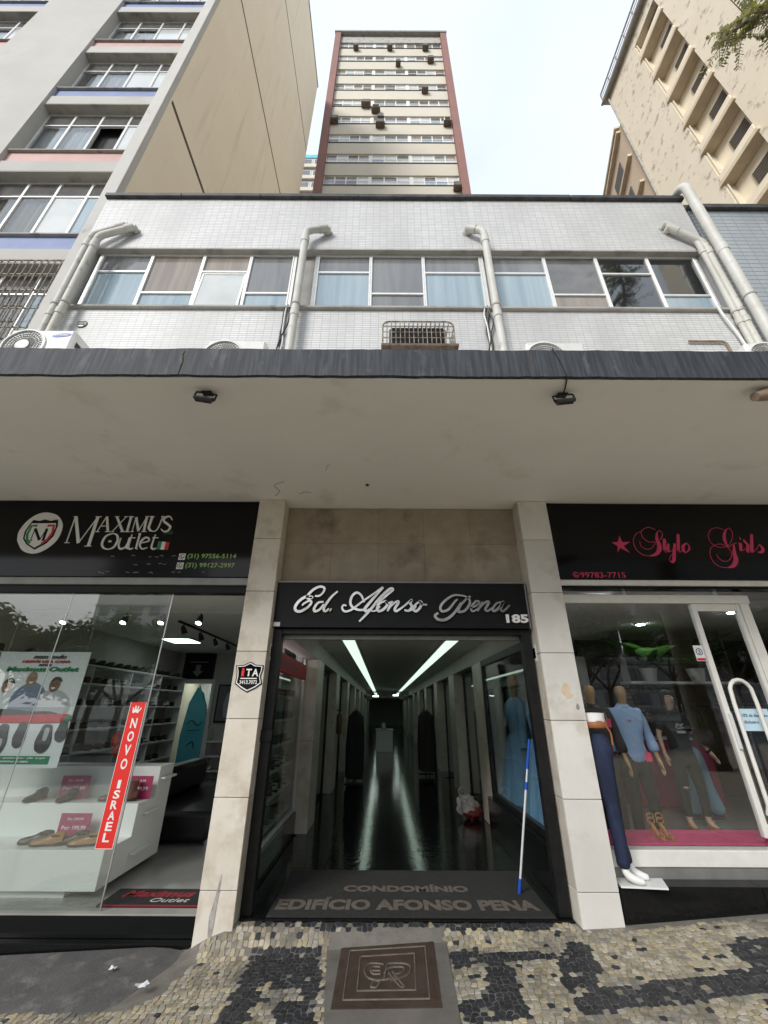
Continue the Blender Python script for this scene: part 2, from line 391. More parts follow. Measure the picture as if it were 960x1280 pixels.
M('kerb_stone', (.30, .29, .27), .85, (.24, .23, .22), 6, bump=.3)
M('road_paint', (.6, .6, .57), .7)
M('bld_grey', (.47, .46, .435), .85, (.42, .41, .385), .7, c3=(.38, .36, .325), s3=.8, lo3=.6, hi3=.8)
M('bld_blade', (.52, .51, .485), .8, (.46, .45, .425), 1.1, c3=(.26, .24, .21), s3=1.4, lo3=.66, hi3=.8)
M('bld_beige', (.88, .78, .61), .85, (.85, .745, .58), .6, c3=(.62, .52, .38), s3=3.0, lo3=.56, hi3=.90, bump=.05, bscale=8, stretch3=(1, 1, .06))
M('joint_dark', (.10, .075, .05), .9)
M('panel_red', (.50, .30, .275), .6, (.44, .26, .24), 3); M('panel_blue', (.16, .22, .42), .6, (.13, .18, .36), 3)
M('soffit_grey', (.40, .385, .35), .9, (.20, .185, .165), 2.5, lo=.5, hi=.75)
M('tower_beige', (.56, .52, .44), .85, (.52, .485, .41), .4)
M('tower_red', (.25, .125, .11), .8, (.22, .11, .095), .6)
M('tower_dark', (.11, .10, .09), .8)
M('bld_cream', (.72, .655, .54), .9, (.68, .61, .49), .4, c3=(.40, .34, .27), s3=2.2, lo3=.56, hi3=.66, bump=.05)
M('bld_cream_clean', (.78, .70, .56), .9, (.72, .64, .50), .5)
M('bld_wing', (.70, .57, .42), .9, (.64, .515, .375), .5)
M('balcony_edge', (.66, .56, .42), .9, (.54, .45, .33), 1.5)
M('railing_grey', (.30, .27, .26), .6)
M('glass_sky_blue', (.25, .34, .41), .08, (.36, .45, .50), 2.2, spec=.9, stretch=(3, 3, .12))  # pale blue sky reflection put into the pane colour
M('glass_grey', (.14, .15, .16), .07, (.22, .225, .23), 2.0, spec=.9, stretch=(2.5, 2.5, .2))
M('glass_brown', (.21, .18, .155), .08, (.31, .265, .22), 2.4, spec=.9, stretch=(3, 3, .15))
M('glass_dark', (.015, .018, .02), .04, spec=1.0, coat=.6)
M('glass_milk_sky', (.50, .53, .53), .1, (.62, .64, .64), 1.2, spec=.9)  # milky white; on block and tower panes it paints the reflected sky
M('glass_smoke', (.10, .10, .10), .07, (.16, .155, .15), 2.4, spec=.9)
M('curtain', (.50, .42, .33), .9, (.42, .35, .27), 4, stretch=(8, 8, .4))
M('curtain_white', (.80, .80, .80), .9, (.68, .68, .69), 4, stretch=(8, 8, .4))
M_glass('glass_shop', (.92, .95, .94), 1.75); M_glass('glass_tint', (.84, .87, .88), 2.1); M_glass('glass_street', (.93, .96, .95), 2.1); M_glass('glass_front', (.94, .96, .95), 1.8); M('ac_dark', (.07, .065, .06), .7, (.12, .11, .10), 8)
M('skin', (.60, .39, .29), .5); M('worn_cream', (.56, .44, .30), .6, (.62, .52, .40), 14); M('hair_dark', (.018, .012, .009), .5, (.035, .022, .016), 40, stretch=(1, 1, .1))
M('cloth_black', (.014, .014, .015), .9, bump=.2, bscale=90); M('denim_black', (.016, .016, .018), .85, (.024, .024, .027), 60)
M('denim_blue', (.006, .011, .034), .85, (.018, .030, .080), 5, stretch=(1.5, 1.5, .35), lo=.4, hi=.75, bump=.3, bscale=120)
M('mannequin_bronze', (.34, .21, .11), .35); M('mannequin_white', (.80, .80, .79), .35)
M('blouse_blue', (.22, .34, .55), .8, (.45, .35, .40), 34, lo=.55, hi=.7); M('blouse_dark', (.03, .025, .025), .85)
M('belt_tan', (.30, .11, .04), .6)
M('dress_blue', (.17, .34, .56), .75, (.21, .40, .62), 6)
M('leather_tan', (.36, .18, .06), .4, (.30, .15, .05), 20); M('leather_brown', (.11, .045, .03), .4, (.15, .06, .04), 20); M('leather_black', (.014, .014, .015), .28)
M('leather_dark', (.045, .04, .038), .4, (.07, .06, .05), 20)
M('sole', (.03, .025, .02), .8)
M('broom_blue', (.02, .09, .48), .4); M('broom_white', (.72, .73, .75), .4)
M('bag_white', (.50, .48, .46), .5, (.28, .24, .23), 16); M('bag_red', (.20, .02, .018), .5, (.10, .012, .012), 9)
M('surf_blue', (.06, .42, .56), .4, (.14, .54, .66), 1.5)
M('balloon_red', (.60, .05, .02), .3); M('note_blue', (.50, .68, .80), .5); M('ink_dark', (.03, .035, .05), .6)
M('denim_light', (.25, .42, .58), .85)
M('bark', (.10, .075, .055), .9, (.16, .125, .095), 9, bump=.8, bscale=20, stretch=(1, 1, .25))
M('leaf', (.075, .105, .030), .6, (.12, .145, .045), 1.5, rand=.35, island=True)
M('leaf_light', (.20, .21, .07), .6, (.28, .27, .11), 2, rand=.3, island=True)
M('car_paint', (.03, .035, .045), .2, coat=1.); M('tyre', (.015, .015, .015), .9)
M('plaster_pale', (.74, .72, .66), .85, (.68, .66, .60), .3)
M('plant_green', (.05, .13, .03), .5, (.08, .18, .04), 5)
M('photo_skin_a', (.20, .10, .06), .5); M('photo_skin_b', (.30, .18, .12), .5); M('photo_denim', (.16, .20, .30), .5); M('photo_grey', (.42, .43, .47), .5); M('photo_dark', (.03, .03, .035), .5)
M('silver', (.55, .55, .56), .3, metal=.8)
M('brown_fitting', (.22, .16, .11), .8, (.30, .24, .18), 12)
M_emit('led_strip', (.78, 1.0, .84), .46); M_emit('led_panel', (.88, 1.0, .96), 2.2); M_emit('spot_warm', (1, .78, .45), 9.); M_emit('spot_cool', (.85, .97, 1), 9.); M_emit('fill_cool', (.95, .98, 1), 42.)
M_emit('tube_white', (.95, 1, 1), 2.2)

M('collar', (.125, .117, .105), .9, (.165, .153, .138), 4, c3=(.10, .092, .082), s3=3.2, lo3=.56, hi3=.72, bump=.3)
def M_paving(name):
    m = M(name, (.30, .26, .18), .75); n = m.node_tree.nodes; l = m.node_tree.links; b = n['Principled BSDF']
    t = n.new('ShaderNodeTexCoord'); v = n.new('ShaderNodeTexVoronoi'); v.feature = 'DISTANCE_TO_EDGE'; v.inputs['Scale'].default_value = 17; l.new(t.outputs['Object'], v.inputs['Vector'])
    v2 = n.new('ShaderNodeTexVoronoi'); v2.inputs['Scale'].default_value = 17; l.new(t.outputs['Object'], v2.inputs['Vector'])
    hs = n.new('ShaderNodeMix'); hs.data_type = 'RGBA'; sp = n.new('ShaderNodeSeparateXYZ'); l.new(v2.outputs['Color'], sp.inputs[0]); l.new(sp.outputs['X'], hs.inputs[0])
    hs.inputs[6].default_value = (.38, .33, .24, 1); hs.inputs[7].default_value = (.46, .42, .33, 1)
    mr = n.new('ShaderNodeMapRange'); mr.inputs[1].default_value = .02; mr.inputs[2].default_value = .06; l.new(v.outputs['Distance'], mr.inputs[0])
    x = n.new('ShaderNodeMix'); x.data_type = 'RGBA'; l.new(mr.outputs[0], x.inputs[0]); x.inputs[6].default_value = (.13, .12, .10, 1); l.new(hs.outputs[2], x.inputs[7]); l.new(x.outputs[2], b.inputs['Base Color'])
M_paving('pavement_far')
for nm in ('leaf', 'leaf_light', 'plant_green'):
    m = MAT[nm]; n = m.node_tree.nodes; l = m.node_tree.links; b = n['Principled BSDF']; o_ = n['Material Output']
    tl = n.new('ShaderNodeBsdfTranslucent'); xs = n.new('ShaderNodeMixShader'); xs.inputs[0].default_value = .5
    src = b.inputs['Base Color'].links[0].from_socket; l.new(src, tl.inputs['Color']); l.new(b.outputs[0], xs.inputs[1]); l.new(tl.outputs[0], xs.inputs[2]); l.new(xs.outputs[0], o_.inputs['Surface'])
LET = {'PENA':[(0.03,0.05,[(-0.761,2.765),(-0.709,2.77),(-0.67,2.811),(-0.663,2.856),(-0.717,2.871),(-0.789,2.833),(-0.843,2.765),(-0.833,2.739),(-0.789,2.75),(-0.857,2.757),(-0.927,2.712),(-0.968,2.645),(-0.953,2.602),(-0.901,2.597),(-0.832,2.639),(-0.795,2.69),(-0.816,2.713),(-0.873,2.683),(-0.893,2.66)]),(0.03,0.045,[(-0.66,2.701),(-0.718,2.691),(-0.758,2.632),(-0.748,2.598),(-0.698,2.617),(-0.658,2.676)]),(0.03,0.045,[(-0.511,2.819),(-0.575,2.759),(-0.636,2.669),(-0.654,2.618),(-0.631,2.599),(-0.596,2.628)]),(0.05,0.055,[(-0.584,2.617),(-0.572,2.611)]),(0.03,0.035,[(-0.407,2.659),(-0.439,2.666),(-0.453,2.633),(-0.419,2.597),(-0.346,2.619),(-0.231,2.708),(-0.114,2.791),(-0.008,2.871)]),(0.035,0.05,[(-0.003,2.868),(-0.084,2.776),(-0.171,2.672),(-0.207,2.62),(-0.185,2.601),(-0.141,2.625)]),(0.03,0.045,[(-0.213,2.698),(-0.248,2.775),(-0.301,2.805),(-0.352,2.76),(-0.364,2.685),(-0.325,2.634),(-0.251,2.613),(-0.185,2.627)]),(0.03,0.05,[(-0.083,2.672),(0.035,2.777),(0.102,2.838),(0.08,2.853),(0.027,2.814),(-0.054,2.731),(-0.141,2.62),(-0.212,2.54),(-0.262,2.49)]),(0.028,0.03,[(-0.17,2.62),(-0.111,2.602),(-0.068,2.621),(-0.039,2.657)]),(0.03,0.045,[(0.027,2.717),(-0.039,2.687),(-0.071,2.635),(-0.053,2.602),(-0.002,2.621),(0.042,2.673),(0.027,2.71),(0.05,2.69),(0.101,2.71)]),(0.03,0.045,[(0.101,2.71),(0.072,2.658),(0.042,2.602)]),(0.03,0.045,[(0.057,2.636),(0.123,2.695),(0.161,2.71),(0.16,2.688),(0.123,2.629),(0.137,2.603),(0.174,2.622),(0.226,2.659)]),(0.03,0.045,[(0.226,2.659),(0.309,2.726),(0.293,2.692),(0.311,2.652),(0.277,2.608),(0.228,2.615)]),(0.028,0.03,[(0.277,2.608),(0.328,2.627),(0.359,2.66)]),(0.03,0.045,[(0.397,2.711),(0.344,2.667),(0.328,2.623),(0.357,2.604),(0.402,2.645),(0.419,2.697),(0.397,2.711),(0.426,2.679),(0.477,2.675)]),(0.03,0.045,[(0.898,2.774),(0.779,2.781),(0.671,2.713),(0.623,2.646),(0.643,2.603),(0.71,2.625),(0.79,2.714),(0.818,2.736)]),(0.035,0.05,[(0.855,2.699),(0.766,2.581),(0.674,2.516),(0.594,2.516),(0.56,2.556),(0.598,2.585)]),(0.03,0.045,[(0.898,2.774),(0.947,2.737),(0.942,2.677),(0.885,2.611),(0.814,2.603),(0.853,2.677),(0.926,2.748),(0.965,2.77)]),(0.03,0.04,[(0.953,2.641),(1.022,2.67),(1.055,2.707),(1.019,2.715),(0.97,2.663),(0.959,2.619),(0.987,2.607),(1.049,2.646)]),(0.03,0.045,[(1.092,2.708),(1.058,2.656),(1.024,2.607)]),(0.03,0.045,[(1.049,2.641),(1.114,2.7),(1.159,2.711),(1.14,2.671),(1.114,2.627),(1.134,2.608),(1.189,2.642)]),(0.03,0.045,[(1.299,2.706),(1.246,2.694),(1.195,2.635),(1.207,2.608),(1.262,2.642),(1.319,2.712),(1.283,2.635),(1.295,2.609),(1.326,2.621),(1.387,2.675)])],'STYLO':[(0.006,0.006,[(3.231,3.579),(3.158,3.609),(3.084,3.578),(3.051,3.537),(3.059,3.467),(3.116,3.421),(3.192,3.421)]),(0.006,0.006,[(3.067,3.558),(2.993,3.525),(2.934,3.443),(2.933,3.339),(2.989,3.266),(3.068,3.248),(3.112,3.252)]),(0.006,0.006,[(3.006,3.432),(3.005,3.368),(3.059,3.329),(3.128,3.346),(3.183,3.41)]),(0.01,0.006,[(3.254,3.45),(3.293,3.503),(3.294,3.55),(3.265,3.564),(3.233,3.526)]),(0.01,0.05,[(3.24,3.544),(3.216,3.468),(3.22,3.387),(3.2,3.318),(3.148,3.267),(3.073,3.247)]),(0.03,0.036,[(3.303,3.462),(3.282,3.387),(3.262,3.313)]),(0.006,0.006,[(3.259,3.302),(3.283,3.294),(3.307,3.319)]),(0.006,0.006,[(3.271,3.416),(3.321,3.422)]),(0.02,0.034,[(3.333,3.401),(3.305,3.33),(3.314,3.296)]),(0.006,0.006,[(3.314,3.296),(3.355,3.319),(3.391,3.376)]),(0.026,0.036,[(3.407,3.402),(3.369,3.297),(3.334,3.196),(3.299,3.171)]),(0.006,0.006,[(3.299,3.171),(3.285,3.201),(3.325,3.257),(3.398,3.302)]),(0.03,0.036,[(3.483,3.522),(3.45,3.411),(3.422,3.314)]),(0.006,0.006,[(3.421,3.308),(3.438,3.295),(3.467,3.32)]),(0.01,0.034,[(3.549,3.409),(3.497,3.371),(3.481,3.314),(3.5,3.291)]),(0.006,0.016,[(3.549,3.409),(3.564,3.366),(3.535,3.309),(3.5,3.291)]),(0.006,0.006,[(3.556,3.354),(3.572,3.332)]),(0.006,0.006,[(4.056,3.578),(3.986,3.606),(3.909,3.591),(3.838,3.514),(3.835,3.428),(3.877,3.372),(3.951,3.358),(4.024,3.377)]),(0.006,0.006,[(4.007,3.368),(4.078,3.429),(4.134,3.534),(4.119,3.602),(4.076,3.583)]),(0.01,0.036,[(4.079,3.587),(4.029,3.515),(4.007,3.429),(4.021,3.363)]),(0.006,0.006,[(4.018,3.349),(3.956,3.396),(3.873,3.386),(3.803,3.334),(3.774,3.251),(3.795,3.16),(3.856,3.116),(3.932,3.112)]),(0.012,0.052,[(4.097,3.396),(4.064,3.289),(4.049,3.198),(3.996,3.134),(3.932,3.112)]),(0.006,0.006,[(4.006,3.363),(4.03,3.298),(3.999,3.225),(3.924,3.184),(3.866,3.215),(3.85,3.27)]),(0.006,0.006,[(4.019,3.352),(4.09,3.401),(4.138,3.413)]),(0.03,0.036,[(4.181,3.416),(4.165,3.364),(4.15,3.313)]),(0.03,0.034,[(4.192,3.468),(4.204,3.468)]),(0.012,0.03,[(4.234,3.457),(4.242,3.421),(4.262,3.393)]),(0.03,0.036,[(4.264,3.397),(4.242,3.346),(4.22,3.295)]),(0.03,0.036,[(4.353,3.526),(4.315,3.421),(4.268,3.295)]),(0.006,0.006,[(4.15,3.313),(4.193,3.327),(4.254,3.383)]),(0.012,0.034,[(4.392,3.398),(4.409,3.365),(4.412,3.333),(4.384,3.3),(4.34,3.3)]),(0.006,0.006,[(4.268,3.295),(4.325,3.328),(4.396,3.398)])],'STAR':[(2.786,3.5),(2.793,3.419),(2.888,3.419),(2.802,3.367),(2.851,3.288),(2.753,3.344),(2.712,3.287),(2.732,3.367),(2.673,3.412),(2.744,3.419)],'MAXIMUS':[(0.012,0.012,[(-3.712,3.378),(-3.717,3.708)]),(0.036,0.036,[(-3.709,3.708),(-3.57,3.371)]),(0.012,0.012,[(-3.57,3.371),(-3.447,3.702)]),(0.036,0.036,[(-3.445,3.707),(-3.441,3.332)]),(0.008,0.008,[(-3.735,3.373),(-3.673,3.373)]),(0.008,0.008,[(-3.738,3.71),(-3.693,3.71)]),(0.008,0.008,[(-3.485,3.332),(-3.405,3.333)]),(0.008,0.008,[(-3.472,3.71),(-3.401,3.71)]),(0.008,0.008,[(-3.396,3.514),(-3.341,3.711)]),(0.026,0.026,[(-3.336,3.711),(-3.267,3.515)]),(0.008,0.008,[(-3.369,3.587),(-3.292,3.588)]),(0.008,0.008,[(-3.414,3.514),(-3.366,3.514)]),(0.008,0.008,[(-3.3,3.515),(-3.241,3.515)]),(0.026,0.026,[(-3.216,3.711),(-3.093,3.516)]),(0.008,0.008,[(-3.103,3.712),(-3.218,3.515)]),(0.008,0.008,[(-3.239,3.711),(-3.19,3.711)]),(0.008,0.008,[(-3.126,3.712),(-3.081,3.712)]),(0.008,0.008,[(-3.238,3.515),(-3.196,3.515)]),(0.008,0.008,[(-3.119,3.516),(-3.068,3.516)]),(0.026,0.026,[(-3.043,3.712),(-3.041,3.516)]),(0.008,0.008,[(-3.07,3.712),(-3.013,3.712)]),(0.008,0.008,[(-3.068,3.516),(-3.012,3.516)]),(0.008,0.008,[(-2.981,3.704),(-2.982,3.517)]),(0.026,0.026,[(-2.981,3.704),(-2.907,3.525)]),(0.008,0.008,[(-2.907,3.525),(-2.853,3.705)]),(0.026,0.026,[(-2.853,3.705),(-2.842,3.517)]),(0.008,0.008,[(-2.997,3.516),(-2.963,3.517)]),(0.008,0.008,[(-2.868,3.517),(-2.812,3.518)]),(0.008,0.008,[(-2.87,3.713),(-2.825,3.714)]),(0.026,0.026,[(-2.79,3.714),(-2.794,3.623),(-2.795,3.566),(-2.762,3.526)]),(0.008,0.012,[(-2.762,3.526),(-2.71,3.525),(-2.681,3.575),(-2.67,3.665),(-2.662,3.715)]),(0.008,0.008,[(-2.817,3.714),(-2.765,3.714)]),(0.008,0.008,[(-2.682,3.714),(-2.644,3.715)]),(0.008,0.026,[(-2.539,3.669),(-2.58,3.715),(-2.631,3.701),(-2.638,3.657),(-2.583,3.616),(-2.541,3.576),(-2.562,3.527),(-2.609,3.522),(-2.646,3.554)]),(0.008,0.024,[(-3.197,3.491),(-3.268,3.459),(-3.289,3.372),(-3.255,3.31),(-3.196,3.292)]),(0.008,0.024,[(-3.196,3.292),(-3.139,3.319),(-3.117,3.405),(-3.146,3.471),(-3.197,3.491)]),(0.02,0.02,[(-3.219,3.391),(-3.189,3.392)]),(0.008,0.02,[(-3.088,3.436),(-3.088,3.345),(-3.057,3.299),(-3.008,3.319),(-2.991,3.374)]),(0.018,0.018,[(-2.985,3.437),(-2.989,3.302)]),(0.008,0.008,[(-2.989,3.302),(-2.967,3.302)]),(0.008,0.02,[(-2.968,3.48),(-2.97,3.33),(-2.944,3.296),(-2.911,3.309)]),(0.008,0.008,[(-2.99,3.437),(-2.921,3.437)]),(0.02,0.02,[(-2.877,3.493),(-2.876,3.3)]),(0.008,0.008,[(-2.893,3.488),(-2.874,3.495)]),(0.008,0.008,[(-2.876,3.3),(-2.857,3.3)]),(0.008,0.02,[(-2.833,3.372),(-2.752,3.399),(-2.769,3.438),(-2.816,3.43),(-2.844,3.359),(-2.807,3.3),(-2.748,3.316)]),(0.008,0.02,[(-2.692,3.481),(-2.701,3.332),(-2.675,3.298),(-2.642,3.31)]),(0.008,0.008,[(-2.718,3.438),(-2.649,3.439)])],'FLAG':[(-2.642,3.399),(-2.507,3.384),(-2.507,3.291),(-2.639,3.298)],'OVAL':[(-4.296,3.396),(-4.321,3.5),(-4.294,3.613),(-4.23,3.704),(-4.149,3.754),(-4.052,3.76),(-3.939,3.724),(-3.85,3.634),(-3.819,3.539),(-3.83,3.416),(-3.892,3.318),(-3.984,3.25),(-4.085,3.238),(-4.198,3.282)],'SHIELD':[(-4.203,3.662),(-4.127,3.65),(-4.068,3.669),(-3.99,3.651),(-3.911,3.676),(-3.885,3.586),(-3.888,3.456),(-3.94,3.363),(-4.049,3.283),(-4.171,3.351),(-4.235,3.419),(-4.25,3.513),(-4.223,3.614)],'SHIELD2':[(-4.203,3.617),(-4.055,3.618),(-3.919,3.621),(-3.904,3.562),(-3.911,3.462),(-3.968,3.38),(-4.059,3.308),(-4.159,3.362),(-4.216,3.425),(-4.228,3.513)],'LOGOM':[(0.01,0.01,[(-4.136,3.399),(-4.138,3.546)]),(0.03,0.03,[(-4.134,3.546),(-4.035,3.403)]),(0.01,0.01,[(-4.035,3.403),(-4.001,3.544)]),(0.03,0.03,[(-3.997,3.544),(-3.991,3.4)]),(0.01,0.01,[(-4.147,3.399),(-4.117,3.399)]),(0.01,0.01,[(-4.013,3.4),(-3.97,3.4)]),(0.01,0.01,[(-4.148,3.546),(-4.121,3.546)]),(0.01,0.01,[(-4.012,3.545),(-3.985,3.545)])],'LOGOG':[(0.03,0.03,[(-4.126,3.587),(-4.193,3.584),(-4.204,3.478),(-4.182,3.408),(-4.132,3.36)])],'LOGOR':[(0.03,0.03,[(-4.006,3.587),(-3.931,3.591),(-3.915,3.503),(-3.946,3.409),(-3.997,3.357)])],'ITA':[(-1.488,2.027),(-1.412,2.032),(-1.348,2.064),(-1.293,2.036),(-1.216,2.033),(-1.214,1.996),(-1.231,1.933),(-1.21,1.863),(-1.263,1.824),(-1.345,1.785),(-1.412,1.819),(-1.473,1.862),(-1.467,1.932),(-1.473,1.987)],'EMBLEM':[[(0.017,4.019),(-0.018,4.035),(-0.087,4.042),(-0.119,3.989),(-0.108,3.903),(-0.065,3.851),(0.016,3.837),(0.09,3.863)],[(-0.009,3.992),(-0.06,3.998),(-0.076,3.956),(-0.058,3.912),(-0.008,3.907)],[(-0.068,3.952),(-0.009,3.946)],[(0.016,3.837),(0.034,3.974),(0.051,4.028),(0.163,4.017),(0.203,3.972),(0.182,3.889),(0.122,3.847),(0.057,3.833)],[(0.075,3.927),(0.15,3.753)],[(0.05,3.915),(0.123,3.756),(0.15,3.753)],[(0.017,3.911),(0.051,3.972),(0.136,3.978),(0.16,3.947),(0.124,3.901),(0.083,3.898)],[(-0.071,3.767),(-0.052,3.83),(-0.008,3.829)],[(-0.071,3.767),(-0.035,3.762),(-0.008,3.829)]],'MANHOLE':[(-0.31,4.307),(0.404,4.313),(0.37,3.537),(-0.313,3.583)],'SURROUND':[(-0.433,4.403),(0.507,4.425),(0.457,3.341),(-0.332,3.395)],'BLACK':[[(-0.997,4.322),(-0.45,4.287),(-0.392,3.458),(-0.993,3.489)],[(-1.085,4.536),(-0.408,4.513),(0.543,4.499),(1.392,4.47),(1.364,4.394),(0.53,4.41),(-0.396,4.411),(-1.051,4.421)],[(0.727,3.996),(0.921,3.977),(0.875,3.423),(0.472,3.424),(0.508,3.63),(0.68,3.629)],[(0.51,4.187),(0.744,4.207),(0.721,3.997),(0.499,3.96)],[(1.4,4.23),(1.578,4.187),(1.504,3.86),(1.384,3.669),(2.599,3.75),(2.386,3.509),(1.181,3.444),(1.207,3.862)],[(0.73,4.142),(1.347,4.1),(1.317,3.997),(0.703,4.019)],[(2.484,4.064),(2.908,4.099),(2.563,3.709),(2.452,3.699),(2.495,3.891)]],'CREAM':[[(-0.835,3.868),(-0.519,3.839),(-0.516,3.707),(-0.726,3.71)],[(-0.814,3.718),(-0.674,3.705),(-0.682,3.482),(-0.807,3.493)]],'RAMP':[(-3.488,4.354),(-1.436,4.344),(-1.403,4.22),(-1.486,3.869),(-1.593,3.726),(-2.134,3.743),(-2.876,3.733)]}
# ---------------------------------------------------------------- ground, road, pavement
def zg(x, y=0): 
    x = max(-12., min(12., x)); return -.022+.045*x+.02*max(0., x-1.97)
def zr(x, y):
    z = zg(x); t = max(0., min(1., (y-4.22)/.24)); t = t*t*(3-2*t); d = max(0., min(1., (1.75-abs(x-.2))/.25))
    return z+t*d*max(0., .050-z)
def sheet(name, mat, x0, x1, y0, y1, dz, nx=24):
    mb = MB(); xs = [x0+(x1-x0)*i/nx for i in range(nx+1)]
    vs = [(x, y, zg(x)+dz) for x in xs for y in (y0, y1)]
    return mb.add(vs, [(2*i, 2*i+2, 2*i+3, 2*i+1) for i in range(nx)]).build(name, mat)
struct(MB().quad((-1500, -1500, -1.3), (1500, -1500, -1.3), (1500, 1500, -1.3), (-1500, 1500, -1.3)).build('ground', 'ground_far'))
struct(sheet('road', 'asphalt', -70, 70, -16, -5.2, -.14, 40))
struct(sheet('median', 'ground_far', -70, 70, -26, -16, -.02, 40))
struct(sheet('road', 'asphalt', -70, 70, -40, -26, -.14, 40))
side = struct(sheet('pavement', 'pavement_far', -16, 16, -5.0, 4.52, -.006, 32))  # widened behind the camera in pale stone to bounce light onto the soffit
mbd = MB(); bxs = [-3.95+8.6*i/64 for i in range(65)]; bys = [2.75, 3.4, 4.0, 4.2]+[4.24+.025*k for k in range(12)]; nb = len(bys)
mbd.add([(x, y, zr(x, y)) for x in bxs for y in bys], [(i*nb+j, (i+1)*nb+j, (i+1)*nb+j+1, i*nb+j+1) for i in range(64) for j in range(nb-1)]).build('mortar_bed', 'mortar', side)
kb = MB()
for i in range(32):
    x0 = -16+i; kb.add([(x0+.004, y, zg(x0)+dz) for y in (-5.2, -5.0) for dz in (-.3, .004)]+[(x0+.996, y, zg(x0+1)+dz) for y in (-5.2, -5.0) for dz in (-.3, .004)],
        [(0, 1, 3, 2), (4, 6, 7, 5), (1, 5, 7, 3), (0, 4, 5, 1), (2, 3, 7, 6)])
struct(kb.build('kerb', 'kerb_stone'))
for k in range(7):
    struct(sheet('road_marking', 'road_paint', -30+9*k, -26+9*k, -10.6, -10.48, -.136, 2))

def inpoly(p, poly):
    x, y = p; c = False; n = len(poly)
    for i in range(n):
        x1, y1 = poly[i]; x2, y2 = poly[(i+1) % n]
        if (y1 > y) != (y2 > y) and x < (x2-x1)*(y-y1)/(y2-y1)+x1: c = not c
    return c
def to_px(p):
    v = Vector(p)-Vector((0, 0, 1.65)); a = v.dot(_f)
    return (480+508.6*v.dot(_r)/a, 640-508.6*v.dot(_u)/a) if a > .05 else (-9e3, -9e3)

# Portuguese pavement: hand-cut stones, cream with a black key pattern
ST = .042; rs = random.Random(3); seeds = {}
XA, XB, YA, YB = -3.9, 4.6, 2.75, 4.49
NX, NY = int((XB-XA)/ST), int((YB-YA)/ST)
for i in range(NX):
    for j in range(NY):
        seeds[i, j] = (XA+(i+.5+rs.uniform(-.27, .27)+.16*sin(j*2.1))*ST, YA+(j+.5+rs.uniform(-.24, .24))*ST)
def cell(i, j):
    cx, cy = seeds[i, j]; poly = [(cx-.09, cy-.09), (cx+.09, cy-.09), (cx+.09, cy+.09), (cx-.09, cy+.09)]
    for a in range(-2, 3):
        for b in range(-2, 3):
            if (a or b) and (i+a, j+b) in seeds:
                qx, qy = seeds[i+a, j+b]; mx_, my_ = (cx+qx)/2, (cy+qy)/2; nx_, ny_ = qx-cx, qy-cy
                o = []; n = len(poly)
                for k in range(n):
                    p, q = poly[k], poly[(k+1) % n]
                    dp = (p[0]-mx_)*nx_+(p[1]-my_)*ny_; dq = (q[0]-mx_)*nx_+(q[1]-my_)*ny_
                    if dp <= 0: o.append(p)
                    if (dp < 0 < dq) or (dq < 0 < dp):
                        t = dp/(dp-dq); o.append((p[0]+(q[0]-p[0])*t, p[1]+(q[1]-p[1])*t))
                poly = o
                if len(poly) < 3: return None
    return poly
def stone_geo(poly, zt, tx, ty):
    n = len(poly); cx = sum(p[0] for p in poly)/n; cy = sum(p[1] for p in poly)/n
    def ring(s, dz): return [((p[0]-cx)*s+cx, (p[1]-cy)*s+cy, zr(p[0], p[1])+dz+tx*(p[0]-cx)+ty*(p[1]-cy)) for p in poly]
    vs = ring(.90, -.012)+ring(.885, zt-.0015)+ring(.80, zt)
    fs = [tuple(range(2*n, 3*n))]
    for a in range(2):
        fs += [(a*n+i, a*n+(i+1) % n, (a+1)*n+(i+1) % n, (a+1)*n+i) for i in range(n)]
    return vs, fs, (cx, cy)
stones = []
for (i, j), (x, y) in seeds.items():
    if inpoly((x, y), LET['RAMP']) or inpoly((x, y), LET['SURROUND']): continue
    if not (-1.19 < x < 1.60) and y > 4.37: continue
    if x < -1.52 and y > 4.30: continue
    if x > 1.97 and y > 4.36: continue
    if rs.random() < .02: continue                                  # a missing stone shows the bedding
    c = cell(i, j)
    if not c: continue
    blk = any(inpoly((x, y), q) for q in LET['BLACK']) and not any(inpoly((x, y), q) for q in LET['CREAM'])
    if rs.random() < .03: blk = not blk
    px = to_px((x, y, zg(x)))
    vis = -5 < px[0] < 965 and px[1] < 1284
    stones.append((vis, px[1], c, blk, x, y))
stones.sort(key=lambda s: (-s[0], -s[1]))
mc, mk = MB(), MB(); cnt = 0
for (vis, _, c, blk, x, y) in stones:
    vs, fs, cc = stone_geo(c, .004+rs.uniform(-.003, .0025), rs.uniform(-.025, .025), rs.uniform(-.025, .025))
    if vis and cnt < 290:
        MB().add(vs, fs).build('paving_stone', 'stone_black' if blk else 'stone_cream', side); cnt += 1
    else: (mk if blk else mc).add(vs, fs)
for mb, mn in ((mc, 'stone_cream_mass'), (mk, 'stone_black_mass')):
    o = mb.build('paving_stones', mn, side); o['kind'] = 'stuff'
